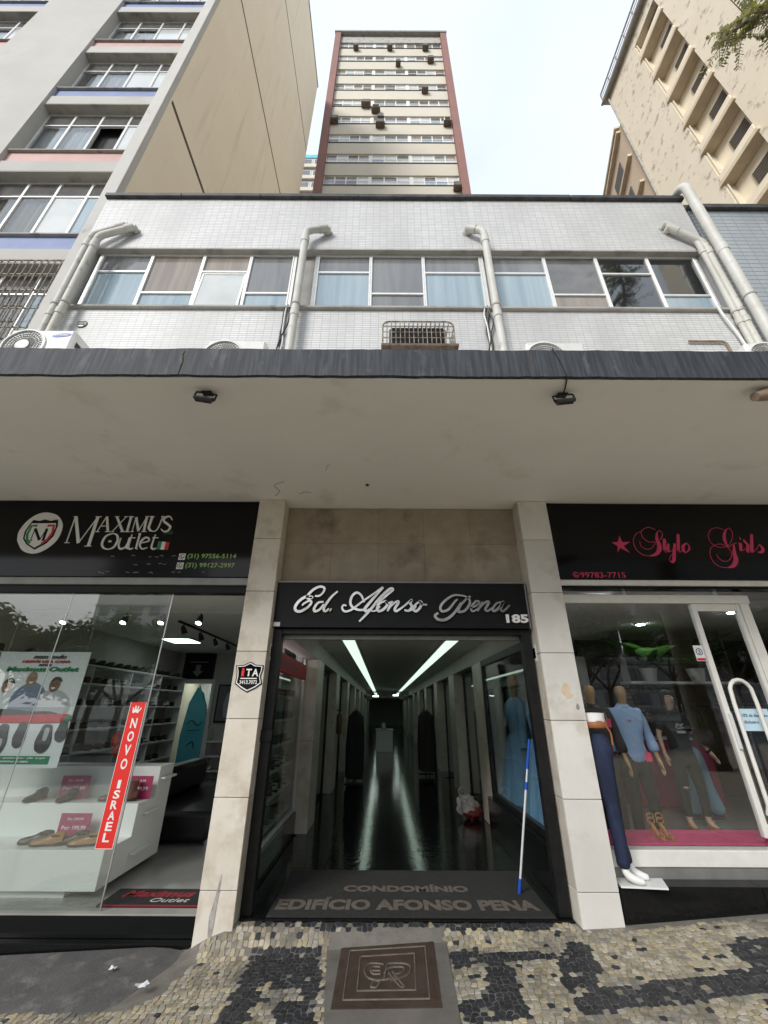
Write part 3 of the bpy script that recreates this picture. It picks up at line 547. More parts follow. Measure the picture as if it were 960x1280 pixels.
# concrete collar round the manhole and the shop ramp
pc = LET['SURROUND']
mb = MB(); zt = .013
mb.add([(p[0], p[1], zg(p[0])-.05) for p in pc]+[(p[0], p[1], zg(p[0])+zt) for p in pc], [(4, 5, 6, 7), (0, 1, 5, 4), (1, 2, 6, 5), (2, 3, 7, 6), (3, 0, 4, 7)][0:1]+[(0, 4, 5, 1), (1, 5, 6, 2), (2, 6, 7, 3), (3, 7, 4, 0)])
mb.build('concrete_collar', 'collar', side)
rp = LET['RAMP']; n = len(rp)
def rz(p): return zg(p[0])+.012+max(0, (p[1]-3.72)/.62)*.03
mb = MB(); N = 14; vs = []; fs = []
for i in range(N+1):
    u = i/N; bx = -3.6+2.08*u; 
    for j in range(9):
        v = j/8; fy = 3.60+.05*sin(u*3)+.025*sin(11*u)+.015*sin(23*u); x = bx+(.0 if j else -.0)-(1-v)*u**4*.22
        y = fy+(4.40-fy)*v; vs.append((x, y, zg(x)-.012+(.022*min(1, v*5)+.03*v)*min(1, (1-u)*7+.25)))
for i in range(N):
    for j in range(8): a = i*9+j; fs.append((a, a+9, a+10, a+1))
tag(mb.add(vs, fs).build('ramp', 'ramp_concrete', side, smooth=True))
# manhole cover
mh = thing('manhole_cover', 'rusty square cast-iron manhole cover with raised emblem in the pavement', 'manhole cover', (.04, 3.93, zg(.04)))
q = LET['MANHOLE']; 
def shrink(poly, s): 
    cx = sum(p[0] for p in poly)/4; cy = sum(p[1] for p in poly)/4; return [((p[0]-cx)*s+cx, (p[1]-cy)*s+cy) for p in poly]
def slab(poly, z0, z1):
    m_ = MB(); k = len(poly)
    return m_.add([(p[0], p[1], zg(p[0])+z0) for p in poly]+[(p[0], p[1], zg(p[0])+z1) for p in poly], [tuple(range(k, 2*k))]+[(i, (i+1) % k, (i+1) % k+k, i+k) for i in range(k)])
slab(q, -.02, .017).build('frame', 'cast_iron', mh)
slab(shrink(q, .90), 0, .019).build('lid', 'cast_iron', mh)
for s in (.80, .56):
    r_ = shrink(q, s); mb = MB()
    for k in range(4):
        a, b = r_[k], r_[(k+1) % 4]; mb.tube([(a[0], a[1], zg(a[0])+.019), (b[0], b[1], zg(b[0])+.019)], .006, 6)
    mb.build('raised_border', 'cast_worn', mh)
mb = MB()
for st in LET['EMBLEM']:
    pts = crom([(p[0], p[1], zg(p[0])+.020) for p in st], 4) if len(st) > 2 else [(p[0], p[1], zg(p[0])+.020) for p in st]
    mb.tube(pts, .0065, 6)
mb.build('emblem', 'cast_worn', mh)
# litter on the stones
for (px_, py_, s, lab) in ((-1.62, 3.86, .05, 'crumpled white paper scrap on the concrete ramp near the stones'), (-1.95, 4.10, .03, 'tiny white paper scrap lying on the grey ramp')):
    mb = MB(); vs = []
    for i in range(5):
        for j in range(4): vs.append((px_+(i-2)*s*.4+rs.uniform(-.3, .3)*s*.3, py_+(j-1.5)*s*.4, zg(px_)+.045+rs.uniform(0, .5)*s))
    tag(mb.add(vs, [(i*4+j, i*4+4+j, i*4+5+j, i*4+j+1) for i in range(4) for j in range(3)]).build('paper_scrap', 'poster_white'), lab, 'litter')

# ---------------------------------------------------------------- the podium building
B = thing('commercial_building', 'low white-tiled shop building with strip windows and a deep concrete canopy', 'building', (.2, 4.6, 0))
XL, XR = -5.28, 5.62
mb = MB()
mb.box(XL, XR, 4.40, 4.75, 8.86, 10.36)
mb.box(XL, XR, 4.40, 4.75, 4.19, 7.30)
mb.box(XL, -5.07, 4.40, 4.75, 7.30, 8.86); mb.box(5.50, XR, 4.40, 4.75, 7.30, 8.86)
mb.build('wall', 'tile_white', B)
mb = MB(); mb.box(-5.07, 5.50, 4.403, 4.75, 8.835, 8.862); mb.build('soffit', 'soffit_grey', B)
mb = MB(); mb.box(-1.60, -1.16, 4.535, 4.75, 7.30, 8.84); mb.build('window_pier', 'concrete', B); MB().box(1.65, 1.85, 4.535, 4.75, 7.30, 8.84).build('window_pier', 'concrete', B)
MB().box(-5.17, 5.58, 4.345, 4.70, 7.295, 7.342, .006).build('sill', 'concrete_dirty', B)
mb = MB(); x = XL-.03
while x < XR:
    x2 = min(x+rs.uniform(1.4, 2.4), XR+.03); dz = rs.uniform(-.008, .008)
    mb.box(x, x2-.004, 4.335, 4.80, 10.35+dz, 10.45+dz, .01); x = x2
mb.build('coping', 'coping_black', B)
MB().box(XL, XR, 4.75, 15.4, 10.0, 10.15).build('roof', 'concrete', B)
mb = MB(); mb.box(XL, XL+.2, 4.75, 15.4, 4.1, 10.3); mb.box(XR-.2, XR, 4.75, 15.4, 4.1, 10.3); mb.box(XL+.2, XR-.2, 6.6, 6.7, 7.0, 10.0); mb.build('side_wall', 'concrete', B)
GX = [[-4.95, -4.07, -3.16, -2.34, -1.59], [-1.17, -.25, .66, 1.66], [1.84, 2.77, 3.68, 4.58, 5.42]]
PM = {(0, 0): ('glass_grey', 'glass_sky_blue'), (0, 1): ('glass_brown', 'glass_sky_blue'), (0, 2): ('glass_brown', 'glass_milk_sky'), (0, 3): ('glass_grey', 'glass_sky_blue'),
      (1, 0): ('glass_grey', 'glass_sky_blue'), (1, 1): ('glass_grey', 'glass_grey'), (1, 2): ('glass_grey', 'glass_sky_blue'),
      (2, 0): ('glass_grey', 'glass_sky_blue'), (2, 1): ('glass_smoke', 'glass_brown'), (2, 2): ('glass_dark', 'glass_dark'), (2, 3): ('glass_dark', 'glass_sky_blue')}
for gi, g in enumerate(GX):
    for k in range(len(g)-1):
        x0, x1 = g[k], g[k+1]; tr = 8.37 if k % 2 == 0 else 7.83; w = .028
        mb = MB()
        mb.box(x0, x0+w, 4.49, 4.56, 7.345, 8.835, .004); mb.box(x1-w, x1-.002, 4.49, 4.56, 7.345, 8.835, .004)
        if k == 0: mb.box(x0-.05, x0-.002, 4.495, 4.56, 7.345, 8.835, .004)
        if k == len(g)-2: mb.box(x1+.002, x1+.05, 4.495, 4.56, 7.345, 8.835, .004)
        for (z0, z1) in ((7.345, 7.38), (tr-.02, tr+.02), (8.805, 8.835)): mb.box(x0+w, x1-w, 4.495, 4.555, z0, z1, .003)
        wd = mb.build('window', 'aluminium', B)
        up, lo = PM[gi, k]
        MB().box(x0+w-.004, x1-w+.004, 4.522, 4.53, tr+.015, 8.81).build('pane', up, wd)
        if (gi, k) == (0, 2):      # the sash that stands open, tilted out at the bottom
            zt, zb = tr-.02, 7.40; fo = .06
            f2 = MB(); L = zt-zb
            for (a0, a1, c0, c1) in ((x0+w+.004, x0+w+.04, 0, L), (x1-w-.04, x1-w-.004, 0, L), (x0+w+.04, x1-w-.04, 0, .036), (x0+w+.04, x1-w-.04, L-.036, L)):
                f2.box(a0, a1, -.015, .015, -c1, -c0, .003)
            p2_ = MB().box(x0+w+.036, x1-w-.036, -.004, .004, -L+.034, -.034)
            rot = Matrix.Rotation(-fo, 4, 'X')
            fn = lambda p: rot @ p+Vector((0, 4.525, zt))
            sash = f2.sub(fn).build('open_sash', 'aluminium', wd); p2_.sub(fn).build('pane', lo, wd)
            MB().box(x0+w, x1-w, 4.70, 4.71, 7.36, tr).build('room_shade', 'wall_dark', wd)  # near-black sheet painting the shade of the room behind the sash
        else:
            MB().box(x0+w-.004, x1-w+.004, 4.522, 4.53, 7.37, tr-.015).build('pane', lo, wd)
MB().box(XL, XR, 4.399, 15.4, 3.93, 4.188).build('floor_slab', 'paint_soffit', B)
# canopy
MB().box(-9.6, 9.6, 2.362, 4.398, 3.93, 4.185).build('canopy', 'paint_soffit', B)
mb = MB(); vs = []; fs = []; NF = 320; rf = random.Random(4); e0 = e1 = 0
for i in range(NF+1):
    x = -9.6+19.2*i/NF; e0 = e0*.6+rf.uniform(-.004, .004); e1 = e1*.6+rf.uniform(-.004, .004); w_ = .002*sin(i*.06)+.0015*sin(i*.23)+rf.uniform(-.0004, .0004)
    vs += [(x, 2.36, 3.922+e0), (x, 2.335+w_, 3.924+e0), (x, 2.335+w_*.5, 4.196+e1), (x, 2.40, 4.20+e1)]
for i in range(NF):
    for j in range(3): fs.append((4*i+j, 4*i+j+1, 4*i+4+j+1, 4*i+4+j))
mb.add(vs, fs).build('canopy_fascia', 'paint_fascia', B)
def scar(pts, r, z): MB().tube(crom([(x, y, z) for x, y in pts], 4), r, 5).build('crack', 'joint_dark', B)
scar([(-1.30, 4.30), (-1.22, 4.18), (-1.25, 4.05), (-1.12, 3.96)], .003, 3.9285); scar([(-1.0, 4.25), (-.93, 4.2), (-.86, 4.22)], .003, 3.9285); scar([(-.62, 3.72), (-.60, 3.64), (-.57, 3.60)], .002, 3.9285)
MB().lathe([(.018, 3.915), (.022, 3.9295)], (-.19, 4.02, 0), 10).build('ceiling_hook', 'rust', B)
MB().box(-9.6, 9.6, 2.362, 2.45, 3.918, 3.929).build('drip_edge', 'paint_soffit', B)
for (cx_, z0, seed) in ((-1.57, 4.17, 1), (-4.6, 4.15, 2), (1.15, 4.18, 3)):
    r2 = random.Random(seed); pts = []; x = cx_
    for k in range(7): pts.append((x, 2.333, z0-.04*k)); x += r2.uniform(-.014, .014)
    MB().tube(pts, [.002, .004, .006, .003, .007, .004, .002], 5).build('crack', 'joint_dark', B)
# pillars with marble slabs
ZJ = [-.22, .28, .92, 1.55, 2.17, 2.80, 3.42, 3.928]
def pillar(x0, x1, mats):
    core = MB().box(x0+.02, x1-.02, 4.42, 4.74, -.3, 3.925).build('pillar', 'concrete', B)
    for k in range(len(ZJ)-1):
        z0, z1 = ZJ[k]+.0025, ZJ[k+1]-.0025; j = rs.uniform(-.0015, .0015)
        MB().box(x0, x1, 4.40+j, 4.419, z0, z1, .003).build('marble_panel', mats, core)
        MB().box(x0, x0+.019, 4.4205, 4.745, z0, z1, .003).build('marble_panel', 'marble', core)
        MB().box(x1-.019, x1, 4.4205, 4.745, z0, z1, .003).build('marble_panel', 'marble', core)
pillar(-1.51, -1.20, 'marble'); pillar(1.62, 1.965, 'marble_white')
def blot(pts, y, mat): MB().prism([(q.x, q.y) for q in crom([(a_, b_, 0) for a_, b_ in pts+pts[:1]], 3)[:-1]], y-.0012, y).build('worn_patch', mat, B)
blot([(1.76, 1.80), (1.80, 1.88), (1.86, 1.86), (1.85, 1.80), (1.88, 1.77), (1.82, 1.74), (1.79, 1.77)], 4.3982, 'worn_cream')
blot([(1.88, 1.66), (1.90, 1.70), (1.92, 1.67), (1.90, 1.64)], 4.3982, 'concrete')
blot([(-1.40, .12), (-1.37, .26), (-1.35, .38), (-1.34, .36), (-1.35, .2), (-1.36, .02), (-1.39, .0)], 4.3982, 'bag_white')
# beige granite over the entrance
back = MB().box(-1.199, 1.619, 4.662, 4.74, 2.62, 3.925).build('entrance_wall', 'concrete', B)
for r_ in range(2):
    for c_ in range(5):
        x0 = -1.198+c_*.5632; z0 = (2.90, 3.45)[r_]; z1 = (3.45, 3.925)[r_]
        MB().box(x0+.0006, x0+.5626, 4.63+rs.uniform(-.001, .001), 4.66, z0+.0006, z1-.0006, .0012).build('granite_panel', 'granite_beige', back)
# shop plinths and steps
pl = MB().box(-9, -1.53, 4.42, 4.9, -.9, -.055, .006).build('step', 'granite_black', B)
MB().box(-9, -1.53, 4.50, 4.9, -.054, .086, .004).build('step', 'granite_black', B)
MB().box(-9, -1.53, 4.49, 4.60, .087, .10, .003).build('threshold', 'concrete', B)
for k in range(6):
    x0 = 1.985+k*1.2; MB().box(x0+.002, x0+1.198, 4.43, 4.60, -.4, .31, .004).build('plinth_slab', 'granite_black', B)
MB().box(1.97, 9, 4.605, 4.72, -.4, .38).build('plinth_back', 'concrete', B)
# ---------------------------------------------------------------- apartment block on the left
A = thing('apartment_block', 'tall grey apartment block with red and blue window panels and a blank beige side wall', 'building', (-8, 5, 0))
HA = 46.2
MB().box(-5.72, -5.44, 4.751, 14.4, 0, HA).build('party_wall', 'bld_beige', A)
MB().box(-5.722, -5.438, 4.60, 4.75, 0, HA+.2, .006).build('blade', 'bld_blade', A)
MB().box(-16, -5.72, 4.95+.35, 14.4, 0, HA-.2).build('core', 'wall_dim', A)
MB().box(-10.9, -8.55, 4.70, 5.3, 0, HA).build('pier', 'bld_grey', A)
MB().box(-16.5, -14.2, 4.70, 5.3, 0, HA).build('pier', 'bld_grey', A)
MB().box(-16.6, -5.40, 4.55, 14.5, HA-.2, HA+.05).build('roof', 'concrete', A)
for z in (15.5, 25.5, 35.9):
    MB().box(-5.441, -5.434, 4.80, 14.35, z-.07, z+.07).build('expansion_joint', 'joint_dark', A)
ra = random.Random(11)
for bay, (bx0, bx1, ks_) in enumerate(((-8.55, -5.722, range(-1, 7)), (-14.2, -10.9, range(2, 7)))):
    for k in ks_:
        zs = 9.87+3.13*k
        MB().box(bx0, bx1, 4.755, 5.0, zs-.90, zs-.47, .01).build('spandrel', 'bld_grey', A)
        MB().box(bx0, bx1, 4.80, 5.0, zs-.469, zs-.035).build('colour_panel', 'panel_blue' if k % 2 == 0 else 'panel_red', A)
        MB().box(bx0, bx1, 4.74, 5.0, zs-.034, zs).build('sill', 'concrete_dirty', A)
        MB().box(bx0, bx1, 4.758, 5.05, zs-.92, zs-.903).build('soffit', 'soffit_grey', A)
        nC = 4; w = (bx1-bx0)/nC; H = 2.205
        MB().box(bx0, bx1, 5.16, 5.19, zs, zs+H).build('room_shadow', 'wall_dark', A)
        for c in range(nC):
            x0 = bx0+c*w; x1 = x0+w; mb = MB(); f = .026
            mb.box(x0+.002, x0+f, 4.955, 5.02, zs, zs+H, .004); mb.box(x1-f, x1-.002, 4.955, 5.02, zs, zs+H, .004)
            rows = (zs+.01, zs+.36, zs+1.66, zs+H-.005)
            for z in rows: mb.box(x0+f, x1-f, 4.96, 5.015, z-.018, z+.018, .003)
            wd = mb.build('window', 'aluminium', A)
            if (bay, k, c) != (0, 1, 2):
                for r_ in range(3):
                    MB().box(x0+f-.004, x1-f+.004, 4.982, 4.989, rows[r_]+.014, rows[r_+1]-.014).build('pane', 'glass_smoke' if r_ == 2 else ('glass_sky_blue' if k <= 0 else 'glass_milk_sky') if c == 3 else 'glass_milk_sky' if (c == 2 and (k == 0 or ra.random() < .35)) else 'glass_tint', wd)  # right-hand panes take the reflected sky as a painted tone
            else:
                MB().box(x0+f-.004, x1-f+.004, 4.982, 4.989, rows[2]+.014, rows[3]-.014).build('pane', 'glass_smoke', wd)
            if ra.random() < .85 and (bay, k, c) != (0, 1, 2):
                mb = MB(); N = 22; vs = []; fs = []; u0 = ra.choice((0, .0, .25)); u1 = ra.choice((1, 1, .8))
                for i in range(N+1):
                    x = x0+.03+(x1-x0-.06)*(u0+(u1-u0)*i/N)
                    for z in (zs+.02, zs+1.66): vs.append((x, 5.07+.025*sin(i*1.9)+.01*sin(i*.7), z))
                fs = [(2*i, 2*i+2, 2*i+3, 2*i+1) for i in range(N)]
                mb.add(vs, fs).build('curtain', 'curtain' if (k <= 0 and bay == 0) else ra.choice(('curtain_white', 'curtain_white', 'curtain')), wd)
MB().box(-8.55, -5.722, 4.76, 5.0, 3.0, 5.82).build('lower_wall', 'bld_grey', A)
gr = MB().box(-8.5, -5.76, 4.655, 4.675, 8.90, 8.925).build('window_grille', 'cage_paint', A)
for z in (6.76, 7.20, 7.65, 8.10, 8.52): MB().box(-8.5, -5.76, 4.655, 4.675, z-.01, z+.01).build('bar', 'cage_paint', gr)
for i in range(23):
    x = -8.45+i*.12; MB().tube([(x, 4.648, 6.70), (x, 4.648, 8.86), (x, 4.68, 8.95), (x, 4.74, 8.98)], .011, 6).build('bar', 'cage_paint', gr)

# ---------------------------------------------------------------- tower
T = thing('office_tower', 'slender beige tower with dark red edges and strip windows behind the parapet', 'tower', (.4, 15.5, 0))
YT = 15.5
MB().box(-4.35, 5.15, YT+.45, YT+14, 10.2, 59.2).build('core', 'tower_dark', T)
for (x0, x1) in ((-4.89, -4.352), (5.152, 5.70)): MB().box(x0, x1, YT-.30, YT+14, 10.2, 60.1).build('edge_pier', 'tower_red', T)
MB().box(-4.95, 5.76, YT-.36, YT+14.1, 60.1, 60.4).build('roof', 'concrete', T)
MB().box(-4.351, 5.151, YT-.02, YT+.4, 58.6, 60.1).build('top_beam', 'soffit_grey', T)
MB().box(-4.351, 5.151, YT, YT+.4, 20, 34.05).build('wall', 'tower_beige', T)
rt = random.Random(5)
groups = ((-4.35, -1.22, 4), (-1.02, 1.70, 3), (1.90, 5.15, 4))
for i in range(9):
    zs = 34.08+2.9*i; top = zs+1.32 if i < 8 else 58.6
    if i < 8: MB().box(-4.351, 5.151, YT, YT+.4, top, zs+2.87, .01).build('spandrel', 'tower_beige', T)
    MB().box(-4.351, 5.151, YT-.05, YT+.3, zs-.03, zs+.03).build('sill', 'tower_dark', T)
    for (x0, x1) in ((-1.22, -1.02), (1.70, 1.90)): MB().box(x0, x1, YT+.08, YT+.4, zs+.031, top-.002).build('pilaster', 'frame_white', T)
    for (gx0, gx1, n_) in groups:
        w = (gx1-gx0)/n_
        for c in range(n_):
            x0 = gx0+c*w; x1 = x0+w; f = .04; mb = MB(); zm = zs+.74
            mb.box(x0+.002, x0+f, YT+.09, YT+.16, zs+.031, top-.004); mb.box(x1-f, x1-.002, YT+.09, YT+.16, zs+.031, top-.004)
            for z in (zs+.06, zm, top-.04): mb.box(x0+f, x1-f, YT+.095, YT+.155, z-.028, z+.028)
            wd = mb.build('window', 'frame_white', T)
            lo = rt.choice(('glass_milk_sky', 'glass_milk_sky', 'glass_milk_sky', 'glass_milk_sky', 'glass_sky_blue', 'glass_dark')) if i < 8 else rt.choice(('glass_grey', 'glass_dark', 'glass_smoke'))  # pale lower panes paint reflected sky, darker upper picks the soffit shade
            up = rt.choice(('glass_smoke', 'glass_milk_sky', 'glass_grey', 'glass_milk_sky', 'glass_brown'))
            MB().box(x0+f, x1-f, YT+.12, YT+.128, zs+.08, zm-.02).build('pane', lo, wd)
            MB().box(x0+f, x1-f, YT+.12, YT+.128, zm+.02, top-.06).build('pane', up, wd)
fl = ['lowest visible', 'second visible', 'third visible', 'fourth visible', 'fifth visible', 'sixth visible', 'third-highest', 'second-highest', 'top']
for (x, z, w, dark) in ((-2.82, 56.9, .5, 1), (.32, 56.9, .5, 2), (3.62, 56.9, .6, 2), (3.97, 54.2, .62, 1), (1.05, 53.4, .45, 2), (3.23, 48.2, .58, 1), (-1.62, 45.6, .86, 1), (-.82, 44.7, .78, 0), (-4.0, 42.9, .62, 1), (-.41, 43.2, .52, 1), (-.45, 42.3, .78, 1), (4.75, 42.6, .66, 0), (4.85, 33.6, .55, 1)):
    fi = max(0, min(8, round((z-34.4)/2.9)))
    side_w = 'near the left edge' if x < -3 else 'left of the middle' if x < -1 else 'at the middle' if x < 2 else 'right of the middle' if x < 4.2 else 'by the right edge'
    kind_w = ('white', 'dark', 'grey-brown')[dark]; w *= .8
    extra = ' on a lower bracket' if abs(z-42.3) < .01 else ''
    ac = thing('air_conditioner', f'{kind_w} air conditioner{extra} on the tower, {fl[fi]} floor, {side_w}', 'air conditioner', (x, 15.2, z), 'air conditioners on the tower')
    mtl = ('white_plastic', 'ac_dark', 'rust')[dark]
    MB().box(x-w/2, x+w/2, 15.08, 15.48, z-.24, z+.26, .03).build('case', mtl, ac)
    mb = MB()
    for k in range(5): mb.box(x-w/2+.05, x+w/2-.05, 15.065, 15.079, z-.18+k*.085, z-.14+k*.085)
    mb.build('grille', 'metal_grey' if dark else 'dark_plastic', ac)
    MB().box(x-w/2-.04, x+w/2+.04, 15.06, 15.46, z-.28, z-.241).build('bracket', 'rust', ac)

# ---------------------------------------------------------------- a building seen in the gap beside the tower
G = thing('apartment_block', 'distant white apartment block in the gap beside the tower', 'building', (-12, 31, 0))
MB().box(-18, -9.0, 30, 44, 0, 71.2).build('wall', 'bld_grey', G)
MB().box(-18.1, -8.9, 29.9, 44.1, 71.2, 72.0).build('roof', 'surf_blue', G)
for k in range(5):
    z = 57+2.9*k
    MB().box(-18, -9.0, 29.7, 29.999, z-.2, z+.6).build('balcony_band', 'tower_beige', G)
    for c in range(5):
        x = -17+c*1.75; wd = MB().box(x, x+1.5, 29.95, 29.998, z+.8, z+2.3).build('window', 'frame_white', G)
        MB().box(x+.08, x+1.42, 29.93, 29.948, z+.88, z+2.22).build('pane', 'glass_smoke', wd)

# ---------------------------------------------------------------- weathered block on the right
R = thing('apartment_block', 'cream apartment block with peeling paint and stacked balcony recesses', 'building', (22, 8, 0))
XW = 15.8; ZR = 40.7
MB().box(XW, 30, -6, 8.5, 0, ZR).build('wall', 'bld_cream', R)
MB().box(XW, 30, 10.46, 13.34, 0, ZR).build('wall', 'bld_cream', R)
MB().box(XW+.5, 30, 8.5, 10.46, 0, ZR).build('recess_wall', 'bld_cream_clean', R)
MB().box(XW, XW+.5, 8.501, 10.459, 39.6, ZR).build('recess_head', 'bld_cream', R)
for i, z in enumerate((18.26, 21.05, 23.84, 26.63, 29.39, 32.26, 35.05, 37.83)):
    MB().box(XW-.10, XW+.5, 8.40, 10.56, z-.11, z+.14, .02).build('balcony_slab', 'balcony_edge', R)
    MB().box(XW-.06, XW+.06, 8.501, 10.459, z+.141, z+.55, .01).build('balcony_parapet', 'bld_cream_clean', R)
    wd = MB().box(XW+.44, XW+.499, 8.75, 9.75, z+.75, z+2.05).build('window', 'balcony_edge', R)
    for k in range(8): MB().box(XW+.40, XW+.439, 8.80, 9.70, z+.82+k*.15, z+.90+k*.15).build('slat', 'tower_dark', wd)
    MB().box(XW+.05, XW+.10, 10.35, 10.40, z+.14, z+2.6).build('downpipe', 'bld_cream_clean', R)
MB().box(XW-.25, 30, -6, 13.6, ZR, ZR+.18).build('roof', 'soffit_grey', R)
rl = MB().box(XW-.22, XW-.17, -4, 13.5, ZR+1.25, ZR+1.31).build('roof_railing', 'railing_grey', R)
for z in (.35, .65, .95): MB().box(XW-.21, XW-.18, -4, 13.5, ZR+.18+z-.02, ZR+.18+z+.02).build('rail', 'railing_grey', rl)
for k in range(18): y = -3.5+k; MB().box(XW-.225, XW-.165, y-.03, y+.03, ZR+.181, ZR+1.25).build('post', 'railing_grey', rl)
MB().tube([(XW-.32, -4, ZR-.05), (XW-.32, 13.6, ZR-.05)], .09, 8).build('gutter', 'soffit_grey', R)
MB().tube([(XW-.08, 13.2, ZR-.1), (XW-.08, 13.2, 20)], .06, 8).build('downpipe', 'soffit_grey', R)
MB().prism([(15.82, 13.345), (19.4, 25.4), (30, 25.4), (30, 13.345)], 0, 37.3, plane='xy').build('rear_wing', 'bld_wing', R)
dirv = Vector((3.58, 12.055, 0)).normalized(); nrm = Vector((-dirv.y, dirv.x, 0))
def wingbox(s0, s1, z0, z1, d, name, mat):
    o = Vector((15.82, 13.345, 0)); a = o+dirv*s0+nrm*.0; b = o+dirv*s1; c = b+nrm*d; e = a+nrm*d
    MB().prism([(a.x, a.y), (b.x, b.y), (c.x, c.y), (e.x, e.y)], z0, z1, plane='xy').build(name, mat, R)
for z in (36.9, 33.9, 30.9, 27.9): wingbox(.3, 12, z, z+.22, .25, 'ledge', 'balcony_edge')
for z in (34.6, 31.6, 28.6):
    for s0 in (1.6, 4.6, 7.6): wingbox(s0, s0+1.6, z, z+1.3, .05, 'window', 'tower_dark')
wingbox(.2, 12.2, 37.3, 37.5, .3, 'eave', 'balcony_edge')

# low blue-tiled neighbour on the right
N_ = thing('shop_building', 'low neighbour with pale blue tiled wall and black coping', 'building', (8, 4.6, 0))
MB().box(5.66, 14, 4.40, 14, 4.19, 10.05).build('wall', 'tile_blue', N_)
MB().box(5.66, 14.05, 4.33, 14, 10.05, 10.17, .01).build('coping', 'coping_black', N_)
MB().box(5.64, 14.05, 4.45, 14, 10.171, 10.36, .01).build('upstand', 'concrete', N_)
MB().box(-14, -9.0, 4.42, 12, -.9, 4.18).build('side_wall', 'wall_dim', A)
MB().box(9.0, 14, 4.42, 12, -.4, 4.18).build('side_wall', 'wall_dim', N_)
# ---------------------------------------------------------------- signs
def seg_box(name, mat, *a, parent=None, b=.003): return MB().box(*a, b).build(name, mat, parent)
S1 = thing('shop_sign', 'long black shoe shop sign with white lettering over the left shop', 'sign', (-4, 4.5, 2.97))
MB().box(-9, -1.525, 4.452, 4.60, 2.97, 3.925, .004).build('board', 'sign_black', S1)
strokes(MB(), LET['MAXIMUS'], 4.447, 4.4515, straight=False).build('lettering', 'letter_white', S1)
lg = MB().prism(crom([(p[0], p[1], 0) for p in LET['OVAL']+LET['OVAL'][:1]], 4)[:-1], 4.4485, 4.4515).build('emblem', 'letter_white', S1)
MB().prism(LET['SHIELD'], 4.4470, 4.4484).build('shield', 'sign_black', lg)
MB().prism(LET['SHIELD2'], 4.4455, 4.4469).build('shield_field', 'letter_white', lg)
strokes(MB(), LET['LOGOM'], 4.4440, 4.4454).build('initial', 'sign_black', lg)
strokes(MB(), LET['LOGOG'], 4.4440, 4.4454, straight=True).build('arc', 'flag_green', lg)
strokes(MB(), LET['LOGOR'], 4.4440, 4.4454, straight=True).build('arc', 'flag_red', lg)
text_mb(MB(), 'MAXIMUS', -4.02, -3.90, 3.66, 3.675, 4.4455, 4.4465, .01).build('lettering', 'letter_white', lg)
fq = [Vector((p[0], p[1])) for p in LET['FLAG']]
for k, mt in enumerate(('flag_green', 'letter_white', 'flag_red')):
    a = fq[0].lerp(fq[1], k/3); b = fq[0].lerp(fq[1], (k+1)/3); c = fq[3].lerp(fq[2], (k+1)/3); d = fq[3].lerp(fq[2], k/3)
    MB().prism([tuple(a), tuple(b), tuple(c), tuple(d)], 4.448, 4.4515).build('flag_stripe', mt, S1)
text_mb(MB(), 'SINCE', -2.60, -2.50, 3.49, 3.525, 4.448, 4.4515, .01).build('lettering', 'flag_green', S1)
for (t, z0) in (('(31) 97556-5114', 3.175), ('(31) 99127-2997', 3.065)):
    text_mb(MB(), t, -2.26, -1.70, z0, z0+.07, 4.448, 4.4515, .012).build('phone_number', 'letter_green', S1)
    ic = MB().box(-2.36, -2.285, 4.448, 4.4515, z0-.004, z0+.072).build('phone_icon', 'letter_white', S1)
    strokes(MB(), [(.006, .006, [(-2.3225+.026*cos(a*pi/5), z0+.034+.026*sin(a*pi/5)) for a in range(11)]), (.008, .010, [(-2.334, z0+.046), (-2.326, z0+.03), (-2.31, z0+.024)])], 4.446, 4.4478).build('icon_mark', 'sign_black', ic)
# ghost of removed letters
rg = random.Random(9); mb = MB()
for k in range(26):
    x = -3.25+rg.random()*1.2; z = 3.02+rg.choice((0, .1, .19))+rg.uniform(-.01, .01)
    strokes(mb, [(.004, .006, [(x, z), (x+rg.uniform(.01, .035), z+rg.uniform(-.008, .012)), (x+rg.uniform(.03, .05), z+rg.uniform(-.012, .012))])], 4.4495, 4.4515)
mb.build('glue_marks', 'metal_grey', S1)

S2 = thing('shop_sign', 'black fashion shop sign with pink script and star over the right shop', 'sign', (5, 4.5, 2.97))
MB().box(1.97, 9, 4.452, 4.60, 2.97, 3.925, .004).build('board', 'sign_black', S2)
strokes(MB(), [s for s in LET['STYLO'] if s[2][0][0] < 3.6], 4.446, 4.4515).build('lettering', 'letter_pink', S2); strokes(MB(), [s for s in LET['STYLO'] if s[2][0][0] >= 3.6], 4.446, 4.4515).build('lettering', 'letter_pink', S2)
MB().prism(LET['STAR'], 4.446, 4.4515).build('star', 'letter_pink', S2)
text_mb(MB(), '99783-7715', 2.225, 2.735, 2.985, 3.05, 4.448, 4.4515, .004).build('phone_number', 'letter_pink', S2)
strokes(MB(), [(.008, .008, [(2.175+.03*cos(a*pi/5-2.2), 3.018+.03*sin(a*pi/5-2.2)) for a in range(11)]), (.010, .012, [(2.163, 3.03), (2.17, 3.012), (2.19, 3.004)])], 4.448, 4.4515).build('phone_icon', 'letter_pink', S2)

